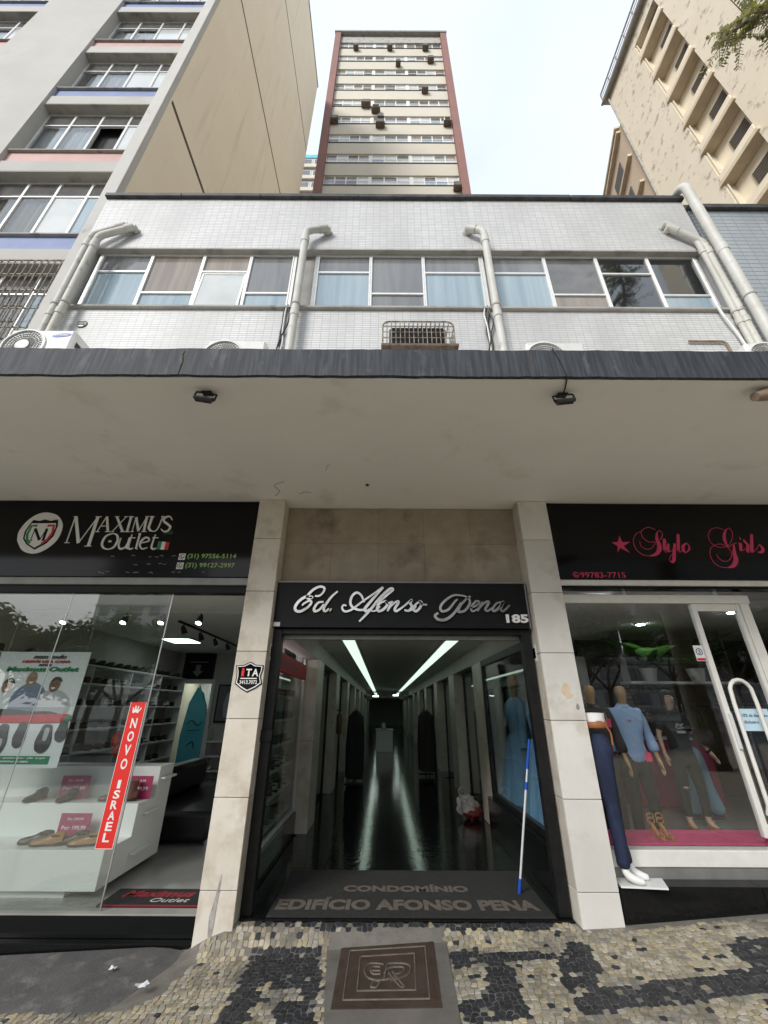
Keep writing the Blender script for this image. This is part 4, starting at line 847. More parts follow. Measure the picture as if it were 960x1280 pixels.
S3 = thing('building_sign', 'black entrance sign with chrome script lettering between the pillars', 'sign', (.2, 4.55, 2.43))
MB().box(-1.196, 1.585, 4.502, 4.628, 2.43, 2.925, .004).build('board', 'sign_black_matte', S3)
mb = MB(); mb.box(-1.199, 1.60, 4.497, 4.628, 2.926, 2.945, .002); mb.box(-1.1995, -1.1965, 4.497, 4.628, 2.43, 2.925); mb.box(1.586, 1.60, 4.497, 4.628, 2.43, 2.925, .002); mb.build('trim', 'metal_grey', S3)
strokes(MB(), LET['PENA'], 4.470, 4.5015, n=8, scale=.62).build('lettering', 'chrome', S3)
text_mb(MB(), '185', 1.335, 1.575, 2.487, 2.578, 4.480, 4.5015, .035).build('number', 'letter_white', S3)
MB().box(-1.19, -1.12, 4.496, 4.5015, 2.44, 2.485).build('sticker', 'letter_white', S3)

I_ = thing('security_plaque', 'black and white shield-shaped security plaque on the left pillar', 'plaque', (-1.35, 4.39, 1.9))
def scl(poly, s):
    cx = sum(p[0] for p in poly)/len(poly); cz = sum(p[1] for p in poly)/len(poly); return [((p[0]-cx)*s+cx, (p[1]-cz)*s+cz) for p in poly]
MB().prism(scl(LET['ITA'], 1.03), 4.392, 4.3975).build('backing', 'sign_black', I_)
MB().prism(scl(LET['ITA'], .95), 4.390, 4.3918).build('border', 'letter_white', I_)
MB().prism(scl(LET['ITA'], .87), 4.388, 4.3898).build('field', 'sign_black', I_)
text_mb(MB(), 'T', -1.378, -1.322, 1.93, 2.0, 4.386, 4.3878, .03).build('letter', 'letter_white', I_); text_mb(MB(), 'A', -1.316, -1.252, 1.93, 2.0, 4.386, 4.3878, .03).build('letter', 'letter_white', I_)
text_mb(MB(), 'i', -1.425, -1.395, 1.93, 2.005, 4.386, 4.3878, .03).build('lettering', 'banner_red', I_)
MB().box(-1.425, -1.262, 4.386, 4.3878, 1.905, 1.915).build('rule', 'letter_white', I_)
text_mb(MB(), '3413.7072', -1.43, -1.255, 1.858, 1.893, 4.386, 4.3878, .02).build('phone_number', 'letter_white', I_)
for (x, sd, nm) in ((-1.2, 1, 'left'), (1.62, -1, 'right')):
    pq = thing('number_plate', f'small white plate numbered 185 on the inner face of the {nm} pillar', 'plaque', (x, 4.6, 2.2))
    xx = x+sd*.004
    MB().box(x+sd*.0005, xx, 4.52, 4.64, 2.10, 2.27).build('plate', 'letter_white', pq)
    MB().box(xx, xx+sd*.002, 4.54, 4.625, 2.135, 2.235).build('digits', 'sign_black', pq)

# headers under the shop signs
MB().box(-9, -1.53, 4.47, 4.60, 2.885, 2.968, .004).build('shop_header', 'metal_grey', B)
MB().box(-9, -1.535, 4.50, 4.62, 2.80, 2.884, .004).build('shutter_box', 'sign_black_matte', B)
MB().box(1.97, 9, 4.47, 4.60, 2.905, 2.968, .004).build('shop_header', 'frame_white', B)
MB().box(1.97, 9, 4.50, 4.62, 2.875, 2.904).build('shutter_box', 'sign_black', B)

# entrance frame
fr = thing('entrance_frame', 'black metal roller-shutter frame of the arcade entrance', 'door frame', (.2, 4.6, .06))
MB().box(-1.195, -1.10, 4.56, 4.66, .066, 2.427, .004).build('post', 'metal_black', fr)
MB().box(1.50, 1.60, 4.56, 4.66, .066, 2.427, .004).build('post', 'metal_black', fr)
MB().box(-1.099, 1.499, 4.56, 4.66, 2.37, 2.427, .004).build('head', 'metal_black', fr)
MB().box(-1.23, -1.085, 4.54, 4.559, 1.35, 1.45, .004).build('lock_box', 'metal_black', fr)
MB().box(-1.098, 1.498, 4.661, 4.72, 2.33, 2.40, .003).build('rail', 'metal_grey', fr)
# ---------------------------------------------------------------- arcade corridor
ZF = .065; CL, CRt = -1.12, 1.64
cf = struct(MB().box(-1.195, 1.61, 4.50, 4.75, -.3, ZF-.012).box(-1.46, 2.02, 4.75, 46, -.3, ZF-.012).build('arcade_floor', 'granite_black'))
for i in range(5):
    for j in range(13):
        x0 = -1.185+i*.558; y0 = 4.505+j*.60
        MB().box(x0+.001, x0+.557, y0+.001, y0+.599, ZF-.0115, ZF+rs.uniform(-.0006, .0006), .0015).build('granite_slab', 'floor_black', cf)
MB().box(-1.44, 2.01, 12.31, 46, ZF-.0115, ZF).build('far_floor', 'floor_black', cf)
struct(MB().box(-1.5, 2.0, 4.745, 46, 2.62, 2.80).build('arcade_ceiling', 'ceiling_white'))
struct(MB().box(-1.199, 1.619, 4.73, 4.90, 2.405, 2.619).build('ceiling_beam', 'ceiling_white'))
struct(MB().box(-1.5, 2.0, 46, 46.2, 0, 2.8).build('arcade_end_wall', 'wall_dim'))
for (x0, lab) in ((-.63, 'left'), (.98, 'right')):
    s_ = thing('strip_light', f'long greenish fluorescent strip on the arcade ceiling, {lab} of the two', 'light', (x0+.09, 15, 2.6), 'strip lights on the arcade ceiling')
    MB().box(x0-.02, x0+.20, 6.28, 28.1, 2.60, 2.619).build('tray', 'white_plastic', s_)
    MB().box(x0-.02, x0+.20, 30.5, 42, 2.60, 2.619).build('tray', 'white_plastic', s_); MB().box(x0, x0+.18, 30.6, 41.9, 2.588, 2.599).build('diffuser', 'led_strip', s_)
    for k in range(17): MB().box(x0, x0+.18, 6.3+k*1.28, 6.3+k*1.28+1.24, 2.588, 2.599).build('diffuser', 'led_strip', s_)
# side walls: marble pilasters, glazed shop doors between them
wl = struct(MB().box(-1.42, -1.30, 7.0, 46, ZF, 2.62).build('arcade_wall_left', 'wall_dim'))
wr = struct(MB().box(1.88, 2.0, 7.1, 46, ZF, 2.62).build('arcade_wall_right', 'wall_dim'))
MB().box(-1.299, -1.05, 4.745, 46, 2.36, 2.619).build('fascia_beam', 'wall_white', wl)
MB().box(1.62, 1.879, 4.745, 46, 2.36, 2.619).build('fascia_beam', 'wall_white', wr)
def pilaster(x0, x1, y0, y1, par):
    for (z0, z1) in ((ZF+.001, 1.20), (1.204, 2.358)):
        MB().box(x0, x1, y0, y1, z0, z1, .004).build('marble_panel', 'marble', par)
ys = [7.02, 10.0, 13.2, 16.6, 20, 23.4]
for k, y in enumerate(ys):
    pilaster(-1.299, -1.05, y, y+.70, wl); pilaster(1.62, 1.879, y+.12, y+.92, wr)
    if k < len(ys)-1:
        for (xa, xb, par) in ((-1.27, -1.22, wl), (1.80, 1.85, wr)):
            y0, y1 = y+.95, ys[k+1]-.05
            f = MB().box(xa, xb, y0, y0+.06, ZF+.001, 2.35).build('shop_door', 'metal_black', par)
            MB().box(xa, xb, y1-.06, y1, ZF+.001, 2.35).build('frame', 'metal_black', f)
            MB().box(xa, xb, y0+.061, y1-.061, 2.27, 2.35).build('frame', 'metal_black', f)
            MB().box(xa+.02, xa+.03, y0+.061, y1-.061, ZF+.02, 2.269).build('pane', 'glass_shop', f)
            if k in (0, 2): MB().box(xa-.001 if par is wl else xb-.02, xa+.012 if par is wl else xb+.001, y0+.15, y0+.5, .5, 2.1).build('bright_backing', 'wall_white', f)  # unlit white board painting a bright shop interior behind the door
# plinths and floor borders
MB().box(-1.45, -1.22, 4.76, 7.018, ZF+.001, .33, .004).build('window_plinth', 'granite_black', wl)
MB().box(1.53, 1.86, 4.76, 7.138, ZF+.001, .50, .004).build('window_plinth', 'granite_black', wr)
# left arcade window with shoe shelves
lw = thing('display_window', 'arcade shop window with shelves of shoes and a red strip above', 'window', (-1.2, 5.9, .33))
mb = MB(); mb.box(-1.285, -1.25, 4.80, 4.84, .331, 2.355); mb.box(-1.285, -1.25, 6.97, 7.01, .331, 2.355); mb.box(-1.285, -1.25, 4.841, 6.969, .331, .365); mb.build('frame', 'aluminium', lw)
MB().box(-1.272, -1.264, 4.841, 6.969, .366, 2.03).build('pane', 'glass_shop', lw)
MB().box(-1.285, -1.215, 4.80, 6.90, 2.04, 2.25, .004).build('red_sign', 'flag_red', lw)
text_strip = MB(); 
for k in range(12): text_strip.box(-1.2145, -1.2135, 4.95+k*.11, 5.02+k*.11, 2.10, 2.17)
text_strip.build('sign_lettering', 'card_wine', lw)
MB().box(-1.63, -1.61, 4.80, 7.0, .10, 2.6).build('back_panel', 'wall_white', lw)
for z in (.40, .68, .95, 1.22, 1.50, 1.78): MB().box(-1.609, -1.31, 4.84, 6.96, z-.012, z+.012).build('shelf', 'laminate_white', lw)
MB().tube([(-1.45, 4.9, 2.29), (-1.45, 6.9, 2.29)], .018, 8).build('tube_lamp', 'tube_white', lw)

# ---- shoes
def shoe_mesh(name, upper, L=.285, W=.10, H=.085, boot=0., heel=.02):
    mb = MB(); secs = [(0, .34, .80, 0), (.10, .40, .92, 0), (.25, .40, 1.0, 0), (.40, .38, .86, 0), (.55, .42, .66, 0), (.70, .48, .56, 0), (.85, .46, .46, 0), (.95, .32, .36, 0), (1.0, .12, .20, 0)]
    n = 9; vs = []; fs = []
    for (t, hw, hh, _) in secs:
        for k in range(n):
            a = pi*k/(n-1); lift = heel*max(0, 1-t/.45)
            vs.append((cos(a)*hw*W*1.05, t*L-L/2, lift+.012+(max(0, sin(a))**.7)*hh*H))
    for i in range(len(secs)-1):
        for k in range(n-1): fs.append((i*n+k, i*n+k+1, (i+1)*n+k+1, (i+1)*n+k))
    fs += [tuple(range(n-1, -1, -1)), tuple((len(secs)-1)*n+k for k in range(n))]
    mb.add(vs, fs, 0)
    if boot: mb.tube([(0, -L*.30, .06), (0, -L*.30, .06+boot*.5), (0, -L*.32, .06+boot)], [.046, .043, .046], 10, True, 0)
    else: mb.lathe([(.040, .07), (.044, .088), (.038, .086), (.03, .05)], (0, -L*.27, 0), 10, 'z', 2, lambda a, h: 1+.35*abs(sin(a)))
    sp = []
    for (t, hw, _, _) in secs: sp.append((hw*W*1.12, t*L-L/2))
    o = [(-x, y) for x, y in sp]+[(x, y) for x, y in sp[::-1]]
    mb.prism(o, .0+heel*.3, .014+heel*.3, 1, 'xy')
    mb.box(-.03, .03, -L/2+.002, -L/2+.075, 0, heel+.016, 0, 1)
    return mb.mesh(name, [upper, 'sole', 'leather_black'], smooth=True)
SHOE = {k: shoe_mesh('shoe', m_, **a) for k, m_, a in (('tan', 'leather_tan', {}), ('dark', 'leather_dark', {}), ('black', 'leather_black', {}), ('brown', 'leather_brown', {}), ('boot', 'leather_brown', dict(boot=.13)), ('white', 'wall_white', {}))}
def shoe(kind, loc, rz, label, group=None, cat='shoe', s=1.0, name='shoe'):
    o = link(name, SHOE[kind], None, loc); o.rotation_euler = (0, 0, rz); o.scale = (s, s, s)
    return tag(o, label, cat, group)
ORD = 'first second third fourth fifth sixth seventh eighth ninth tenth eleventh twelfth thirteenth fourteenth fifteenth sixteenth seventeenth eighteenth nineteenth twentieth last'.split()
rw = ['lowest', 'second', 'third', 'fourth', 'fifth', 'top']
for zi, z in enumerate((.40, .68, .95, 1.22, 1.50, 1.78)):
    for k in range(7):
        shoe(rs.choice(('dark', 'black', 'white', 'brown')), (-1.46, 5.02+k*.28, z+.0125), pi/2+.3, f'{ORD[k]} shoe from the entrance on the {rw[zi]} shelf of the arcade window', 'shoes in the arcade window', s=.9)

# right arcade window with dresses
rwn = thing('display_window', 'black framed arcade shop window with two blue dresses', 'window', (1.7, 6, .5))
mb = MB(); mb.box(1.60, 1.66, 4.80, 4.87, .501, 2.355, .004); mb.box(1.60, 1.66, 7.05, 7.13, .501, 2.355, .004); mb.box(1.60, 1.66, 4.871, 7.049, .501, .57, .004); mb.box(1.60, 1.66, 4.871, 7.049, 2.26, 2.355, .004); mb.build('frame', 'metal_black', rwn)
MB().box(1.625, 1.633, 4.871, 7.049, .571, 2.259).build('pane', 'glass_shop', rwn)
MB().box(1.67, 2.29, 4.80, 7.1, .25, .30).build('display_floor', 'laminate_white', rwn)
MB().box(2.30, 2.33, 5.75, 7.14, .0, 2.62).build('back_panel', 'wall_dark', rwn)
MB().box(1.68, 2.299, 7.10, 7.13, .30, 2.3).build('end_panel', 'wall_white', rwn)
MB().tube([(1.72, 5.0, 2.33), (1.72, 7.0, 2.33)], .016, 8).build('tube_lamp', 'tube_white', rwn)
MB().tube([(2.15, 4.9, 1.98), (2.15, 7.05, 1.98)], .012, 8).build('clothes_rail', 'silver', rwn)
def dress(x, y, label, long_sleeve, zb=.34):
    d = thing('dress', label, 'dress', (x, y, zb))
    prof = [(.34, zb), (.33, zb+.03), (.29, zb+.35), (.23, zb+.70), (.165, zb+.93), (.125, zb+1.0), (.15, zb+1.12), (.17, zb+1.25), (.15, zb+1.38), (.075, zb+1.46)]
    MB().lathe(prof, (x, y, 0), 48, 'z', 0, lambda a, h: 1+(.10*min(1, max(0, (zb+1.0-h)/.8)))*sin(a*13+2*sin(h*3))+.03*sin(a*5)).build('skirt_and_bodice', 'dress_blue', d, smooth=True)
    MB().lathe([(.13, zb+.975), (.134, zb+.99), (.134, zb+1.025), (.13, zb+1.04)], (x, y, 0), 24).build('waistband', 'dress_blue', d, smooth=True)
    for sgn in (-1, 1):
        e = [(x+.02, y+sgn*.14, zb+1.37), (x, y+sgn*.23, zb+1.15), (x-.03, y+sgn*.25, zb+(.82 if long_sleeve else 1.08))]
        MB().tube(e, [.055, .05, .06], 10).build('sleeve', 'dress_blue', d, smooth=True)
    st = thing('mannequin', 'bronze mannequin wearing the '+('far blue dress in the arcade window' if long_sleeve else 'near blue dress in the arcade window'), 'mannequin', (x, y, .30))
    MB().lathe([(.05, zb+1.40), (.045, zb+1.50), (.05, zb+1.53), (.066, zb+1.60), (.075, zb+1.67), (.06, zb+1.74), (.02, zb+1.77)], (x, y, 0), 16).build('head_and_neck', 'mannequin_bronze', st, smooth=True)
    MB().lathe([(.16, .301), (.16, .315), (.015, .32), (.015, zb+.6)], (x, y, 0), 16).build('stand', 'silver', st)
dress(1.98, 6.72, 'long blue dress with sleeves at the far end of the arcade window', True)
dress(1.98, 5.72, 'long blue dress nearest the entrance in the arcade window', False)
MB().box(1.79, 1.792, 6.66, 6.78, 1.42, 1.54).build('price_tag', 'poster_white', rwn)

# door mat with lettering
mt = thing('door_mat', 'dark entrance mat with brown condominium lettering', 'mat', (.2, 5.05, ZF))
MB().box(-.97, 1.46, 4.535, 5.62, ZF+.001, ZF+.012, .003).build('pile', 'mat_dark', mt)
text_mb(MB(), 'CONDOMÍNIO', -.37, .83, 5.05, 5.23, ZF+.0135, ZF+.0118, .042, plane='xy').build('lettering', 'mat_letter', mt)
text_mb(MB(), 'EDIFÍCIO AFONSO PENA', -.93, 1.38, 4.66, 4.92, ZF+.0135, ZF+.0118, .042, plane='xy').build('lettering', 'mat_letter', mt)
# pole leaning by the shutter frame
bp = thing('broom_pole', 'blue and white telescopic cleaning pole leaning by the dark shop window', 'pole', (1.30, 5.03, ZF+.012))
pa, pb = Vector((1.30, 5.03, ZF+.014)), Vector((1.485, 4.72, 1.37))
for (t0, t1, r_, mm) in ((0, .09, .016, 'broom_blue'), (.0901, .66, .011, 'broom_white'), (.6601, .71, .015, 'broom_blue'), (.7101, .80, .009, 'broom_white'), (.8001, .87, .015, 'broom_blue'), (.8701, 1, .012, 'broom_blue')):
    MB().tube([pa.lerp(pb, t0), pa.lerp(pb, t1)], r_, 10).build('tube', mm, bp, smooth=True)
# carrier bag
bg_ = thing('carrier_bag', 'stuffed red and white plastic bag on the arcade floor', 'bag', (1.36, 7.95, ZF))
def lump(c, r, seed, k=12, n=18):
    m_ = MB().ball(c, r, n, k); rr = random.Random(seed); ph = [rr.uniform(0, 6) for _ in range(6)]
    cv = Vector(c)
    return m_.sub(lambda p: cv+(p-cv)*(1+.19*sin(9*(p.x-c[0])/r[0]+ph[0])*sin(7*(p.z-c[2])/r[2]+ph[1])+.13*sin(13*(p.y-c[1])/r[1]+ph[2]+5*p.z)))
lump((1.43, 7.93, ZF+.085), (.15, .13, .085), 2).build('lower_bag', 'bag_red', bg_, smooth=True)
lump((1.36, 7.95, ZF+.19), (.17, .14, .15), 5).build('upper_bag', 'bag_white', bg_, smooth=True)
MB().tube(crom([(1.25, 7.85, .36), (1.22, 7.83, .46), (1.30, 7.85, .50), (1.38, 7.87, .42)], 5), .012, 6).build('handle', 'bag_white', bg_, smooth=True)
# deeper in the arcade
ct = thing('counter', 'small white reception counter deep inside the arcade', 'counter', (.06, 18.9, ZF))
MB().box(-.27, .40, 18.75, 19.2, ZF, .84, .01).build('body', 'laminate_white', ct); MB().box(-.30, .43, 18.70, 19.25, .841, .87, .005).build('top', 'wall_white', ct)
MB().box(-.05, .12, 18.85, 18.9, .871, 1.12, .01).build('screen', 'dark_plastic', ct); MB().box(-.035, .105, 18.845, 18.849, .89, 1.10).build('display', 'glass_grey', ct)
for (x, y, z, lab) in ((-.4, 24.5, 2.2, 'small lit lamp deep in the arcade, nearer the shoe shop side'), (.75, 26.5, 2.3, 'small lit lamp deep in the arcade, nearer the fashion shop side')):
    lm = thing('hanging_lamp', lab, 'lamp', (x, y, z)); MB().box(x-.16, x+.16, y, y+.06, z, z+.06).build('diffuser', 'led_panel', lm); MB().box(x-.17, x+.17, y-.01, y+.07, z+.061, z+.08).build('cap', 'white_plastic', lm); MB().tube([(x, y+.03, z+.08), (x, y+.03, 2.62)], .006, 5).build('cord', 'metal_black', lm)
gt = thing('inner_gate_frame', 'grey metal gate frame across the far end of the arcade', 'door frame', (.2, 29, ZF))
MB().box(-1.04, 1.60, 29, 29.1, 2.22, 2.36).build('head', 'metal_grey', gt)
for x in (-1.04, 1.50): MB().box(x, x+.1, 29, 29.1, ZF, 2.219).build('post', 'metal_grey', gt)
for (x, y, lab) in ((-.68, 11.6, 'dark clothes rack on the left of the dim arcade'), (1.16, 12.4, 'dark clothes rack on the right of the dim arcade')):
    rk = thing('clothes_rack', lab, 'clothes rack', (x, y, ZF))
    MB().tube([(x, y-.45, ZF+.02), (x, y-.45, 1.62), (x, y+.45, 1.62), (x, y+.45, ZF+.02)], .015, 8).build('frame', 'metal_black', rk)
    MB().box(x-.2, x+.2, y-.47, y-.43, ZF, ZF+.02).build('foot', 'metal_black', rk); MB().box(x-.2, x+.2, y+.43, y+.47, ZF, ZF+.02).build('foot', 'metal_black', rk)
    for k in range(9):
        yy = y-.38+k*.095
        MB().lathe([(.20, .25+rs.uniform(-.1, .1)), (.21, .8), (.19, 1.2), (.17, 1.45), (.05, 1.58)], (x, yy, 0), 14, 'z', 0, lambda a, h: .35+.65*abs(cos(a))).build('garment', rs.choice(('cloth_black', 'blouse_dark', 'denim_black', 'cloth_black')), rk, smooth=True)
fe = thing('fire_extinguisher', 'dark fire extinguisher hanging on the left arcade wall', 'fire extinguisher', (-1.0, 10.35, 1.3))
MB().lathe([(.05, 1.12), (.06, 1.14), (.06, 1.48), (.03, 1.54), (.02, 1.58)], (-.985, 10.35, 0), 14).build('cylinder', 'leather_brown', fe, smooth=True)
MB().box(-1.05, -.95, 10.33, 10.37, 1.581, 1.60).build('handle', 'metal_black', fe)
# ---------------------------------------------------------------- shoe shop (left)
ZL = .10
struct(MB().box(-5.4, -1.31, 4.60, 11.5, -.2, ZL).build('shop_floor', 'floor_shop'))
struct(MB().box(-9, -1.31, 4.62, 11.6, 2.95, 3.1).build('shop_ceiling', 'ceiling_white'))
w1 = struct(MB().box(-5.5, -5.40, 4.62, 11.6, ZL, 2.95).build('shop_wall_side', 'wall_dim'))
w2 = struct(MB().box(-4.35, -1.31, 11.5, 11.6, ZL, 2.95).build('shop_wall_back', 'wall_dim'))
MB().box(-5.4, -4.351, 11.5, 11.6, 2.30, 2.95).build('lintel', 'wall_dim', w2)
struct(MB().box(-9, -5.51, 4.72, 4.8, -.2, 2.95).build('shop_wall_outer', 'wall_dim'))
w3 = struct(MB().box(-1.31, -1.30, 7.0, 11.6, ZL, 2.95).build('shop_wall_party', 'wall_dim'))
struct(MB().box(-5.6, -4.1, 13.2, 13.3, 0, 2.95).build('back_room_wall', 'wall_white')); struct(MB().box(-5.6, -4.1, 11.6, 13.3, 2.95, 3.05).build('back_room_ceiling', 'ceiling_white')); struct(MB().box(-5.6, -4.1, 11.6, 13.3, 0, ZL-.002).build('back_room_floor', 'floor_shop')); struct(MB().box(-5.6, -5.5, 11.6, 13.2, ZL, 2.95).build('back_room_side', 'wall_white')); struct(MB().box(-4.2, -4.1, 11.6, 13.2, ZL, 2.95).build('back_room_side', 'wall_white'))
# glazing
g1 = MB().box(-3.495, -2.375, 4.538, 4.548, .101, 2.798).build('glass_panel', 'glass_street', B)
g2 = MB().box(-5.0, -3.505, 4.538, 4.548, .101, 2.798).build('glass_panel', 'glass_street', B)
MB().box(-7.0, -5.01, 4.538, 4.548, .101, 2.798).build('glass_panel', 'glass_street', B)
MB().box(-2.374, -2.364, 4.536, 4.55, .101, 2.798).build('glass_edge', 'silver', B)
MB().box(-3.504, -3.496, 4.540, 4.546, .101, 2.798).build('glass_joint', 'silver', B)
# wall rack with shoes
rk = thing('shoe_rack', 'tall white wall rack of shoe shelves inside the shoe shop', 'shelf', (-5.2, 9, ZL))
MB().box(-5.399, -5.38, 5.2, 11.2, ZL, 2.30).build('back_panel', 'wall_dim', rk)
RZ = (.25, .60, .95, 1.30, 1.65, 2.0, 2.29)
for z in RZ: MB().box(-5.379, -5.02, 5.2, 11.2, z-.014, z+.014).build('shelf', 'laminate_white', rk)
for k in range(6): MB().box(-5.379, -5.03, 5.19+k*1.2, 5.21+k*1.2, ZL, 2.28).build('divider', 'laminate_white', rk)
rn = ['lowest', 'second', 'third', 'fourth', 'fifth', 'sixth', 'top']
for zi, z in enumerate(RZ):
    ns = -1
    for k in range(21):
        if rs.random() < .15: continue
        ns += 1
        shoe(rs.choice(('dark', 'dark', 'black', 'black', 'brown', 'white') if zi < 6 else ('dark', 'black')), (-5.17, 5.35+k*.275, z+.0145), pi/2*-1+rs.uniform(-.2, .2)+pi, f'{ORD[ns]} shoe from the street end on the {rn[zi]} shelf of the wall rack', 'shoes on the wall rack', s=.95)
# white stepped display in the window
dp = thing('display_steps', 'white stepped shoe display behind the shop glass', 'display', (-3.7, 5.1, ZL))
MB().box(-5.0, -2.86, 4.80, 5.9, ZL+.001, .16).build('kick_base', 'laminate_white', dp)
MB().box(-5.0, -2.56, 4.74, 5.18, .161, .455, .003).build('tier', 'laminate_white', dp)
MB().box(-5.0, -2.56, 5.181, 5.52, .161, .735, .003).build('tier', 'laminate_white', dp)
MB().box(-5.0, -2.56, 5.521, 5.85, .161, 1.03, .003).build('tier', 'laminate_white', dp)
for z, y0 in ((.30, 5.2), (.62, 5.3), (.90, 5.55)):
    MB().box(-2.558, -2.50, y0, y0+.3, z, z+.02, .004).build('side_shelf', 'laminate_white', dp)
def card(x, y, z, l1, l2, lab):
    c = thing('price_card', lab, 'price card', (x, y, z))
    MB().box(x-.155, x+.155, y, y+.006, z, z+.215).build('card', 'card_wine', c)
    text_mb(MB(), l1, x-.08, x+.08, z+.155, z+.18, y-.0015, y-.0003, .01).build('lettering', 'letter_white', c)
    text_mb(MB(), l2, x-.12, x+.12, z+.075, z+.115, y-.0015, y-.0003, .02).build('lettering', 'letter_white', c)
card(-3.42, 5.40, .736, 'De: 129,99', 'Por: 69,99', 'wine red price card on the middle display step')
card(-2.72, 5.40, .736, 'De: 129,99', 'Por: 89,99', 'wine red price card half behind the red banner')
card(-3.10, 5.06, .456, 'De: 249,99', 'Por: 199,99', 'wine red price card on the lowest display step')
shoe('black', (-3.75, 5.30, .736), pi, 'black shoe on the middle step, nearer the glass corner poster'); shoe('black', (-3.40, 5.30, .736), pi, 'black shoe on the middle step below the price card')
shoe('boot', (-2.92, 5.33, .736), 1.9, 'brown ankle boot on the middle step, behind the other boot', cat='boot', name='boot'); shoe('boot', (-2.80, 5.28, .736), 1.9, 'brown ankle boot on the middle step beside the red banner', cat='boot', name='boot')
for (k, x, r_, l) in (('dark', -3.36, 1.75, 'dark loafer at the far left of the lowest step row'), ('tan', -3.20, 1.75, 'tan loafer second in the row on the lowest step'), ('dark', -3.00, 1.75, 'dark loafer third in the row on the lowest step'), ('tan', -2.84, 1.75, 'tan loafer nearest the entrance on the lowest step')):
    shoe(k, (x, 4.93 if k == 'dark' else 4.87, .456), r_, l)
# poster
po = thing('poster', 'hanging shoe advertising poster with three people and shoes', 'poster', (-3.85, 4.9, 1.08))
PX0, PX1, PZ0, PZ1 = -4.36, -3.34, 1.08, 2.21; PY = 4.90
MB().box(PX0, PX1, PY, PY+.006, PZ0, PZ1).build('sheet', 'poster_white', po)
def pp(u, v): return (PX0+(PX1-PX0)*u, PZ0+(PZ1-PZ0)*v)
lay = [0]
def pshape(pts, mat, name='printed_figure'):
    lay[0] += 1; y = PY-.0004*lay[0]-.0002
    c = crom([(*pp(*p), 0) for p in pts+pts[:1]], 3)[:-1]
    MB().prism([(q.x, q.y) for q in c], y, PY-.0001).build(name, mat, po)
pshape([(.02, .50), (.10, .56), (.16, .63), (.24, .64), (.32, .60), (.36, .48), (.30, .36), (.05, .36)], 'poster_white')
pshape([(.30, .40), (.28, .58), (.36, .68), (.46, .72), (.58, .68), (.64, .60), (.60, .40)], 'photo_denim')
pshape([(.56, .40), (.58, .58), (.66, .645), (.76, .65), (.88, .60), (.95, .50), (.90, .42), (.75, .38)], 'photo_grey')
pshape([(.12, .36), (.12, .46), (.30, .48), (.55, .46), (.75, .46), (.90, .42), (.88, .36)], 'photo_dark')
for (cx, cz, r1, r2, mt_) in ((.20, .68, .055, .065, 'photo_skin_b'), (.44, .745, .058, .07, 'photo_skin_b'), (.71, .695, .06, .068, 'photo_skin_a')):
    pshape([(cx+r1*cos(a*pi/4), cz+r2*sin(a*pi/4)) for a in range(8)], mt_)
for (cx, cz, c_) in ((.205, .675, 0), (.445, .74, 0), (.705, .69, 0)):
    for dx_ in (-.022, .022): pshape([(cx+dx_-.009, cz+.012), (cx+dx_, cz+.018), (cx+dx_+.009, cz+.012), (cx+dx_, cz+.007)], 'photo_dark')
    pshape([(cx-.024, cz-.022), (cx, cz-.018), (cx+.024, cz-.022), (cx, cz-.036)], 'letter_white'); pshape([(cx-.006, cz-.008), (cx, cz+.006), (cx+.007, cz-.008)], 'leather_brown')
for (cx, cz) in ((.21, .735), (.72, .75)): pshape([(cx-.06, cz-.03), (cx-.03, cz+.012), (cx+.03, cz+.012), (cx+.06, cz-.03), (cx, cz-.008)], 'photo_dark')
pshape([(.05, .36), (.05, .41), (.88, .44), (.95, .42), (.93, .37)], 'flag_red', 'printed_band')
pshape([(.93, .37), (.94, .42), (.99, .425), (.98, .375)], 'flag_green', 'printed_band')
for (cx, cz, hw, hh) in ((.33, .22, .075, .125), (.52, .26, .062, .105), (.78, .23, .08, .115), (.94, .29, .06, .085)):
    pshape([(cx-hw*.7, cz-hh*.8), (cx, cz-hh), (cx+hw*.7, cz-hh*.8), (cx+hw, cz-.2*hh), (cx+hw*.75, cz+.5*hh), (cx+hw*.5, cz+hh), (cx-hw*.5, cz+hh), (cx-hw*.75, cz+.5*hh), (cx-hw, cz-.2*hh)], 'photo_dark', 'printed_shoe')
for (cx, cz) in ((.34, .18), (.79, .27)): pshape([(cx-.02, cz-.05), (cx+.02, cz-.05), (cx+.025, cz+.04), (cx-.02, cz+.045)], 'photo_grey', 'printed_shoe')
pshape([(.01, .18), (.03, .24), (.12, .22), (.20, .20), (.18, .16), (.04, .14)], 'photo_dark', 'printed_shoe')
MB().box(PX0, pp(.90, 0)[0], PY-.0012, PY-.0001, PZ0+.03, PZ0+.105).build('printed_band', 'flag_green', po)
def pt(t, u0, u1, v0, v1, mat, b=.01, sh=0.): text_mb(MB(), t, *[PX0+(PX1-PX0)*u for u in (u0, u1)], PZ0+(PZ1-PZ0)*v0, PZ0+(PZ1-PZ0)*v1, PY-.012, PY-.0002, b, sh).build('printed_lettering', mat, po)
pt('nem todo', .38, .74, .935, .975, 'ink_dark', .0, .3); pt('HERÓI USA CAPA', .27, .80, .895, .925, 'flag_red', .02, .2); pt('usa', .47, .60, .865, .885, 'ink_dark', 0, .3)
pt('Maximus Outlet', .13, .92, .815, .86, 'flag_green', .025, .15); pt('Dia dos Pais', .15, .85, .375, .43, 'banner_red', .015, .35)
pt('as ofertas no interior da loja', .03, .86, .066, .085, 'letter_white', .01, .2); pt('whatsapp 31 99994-6486', .03, .70, .036, .056, 'letter_white', .01, .2)
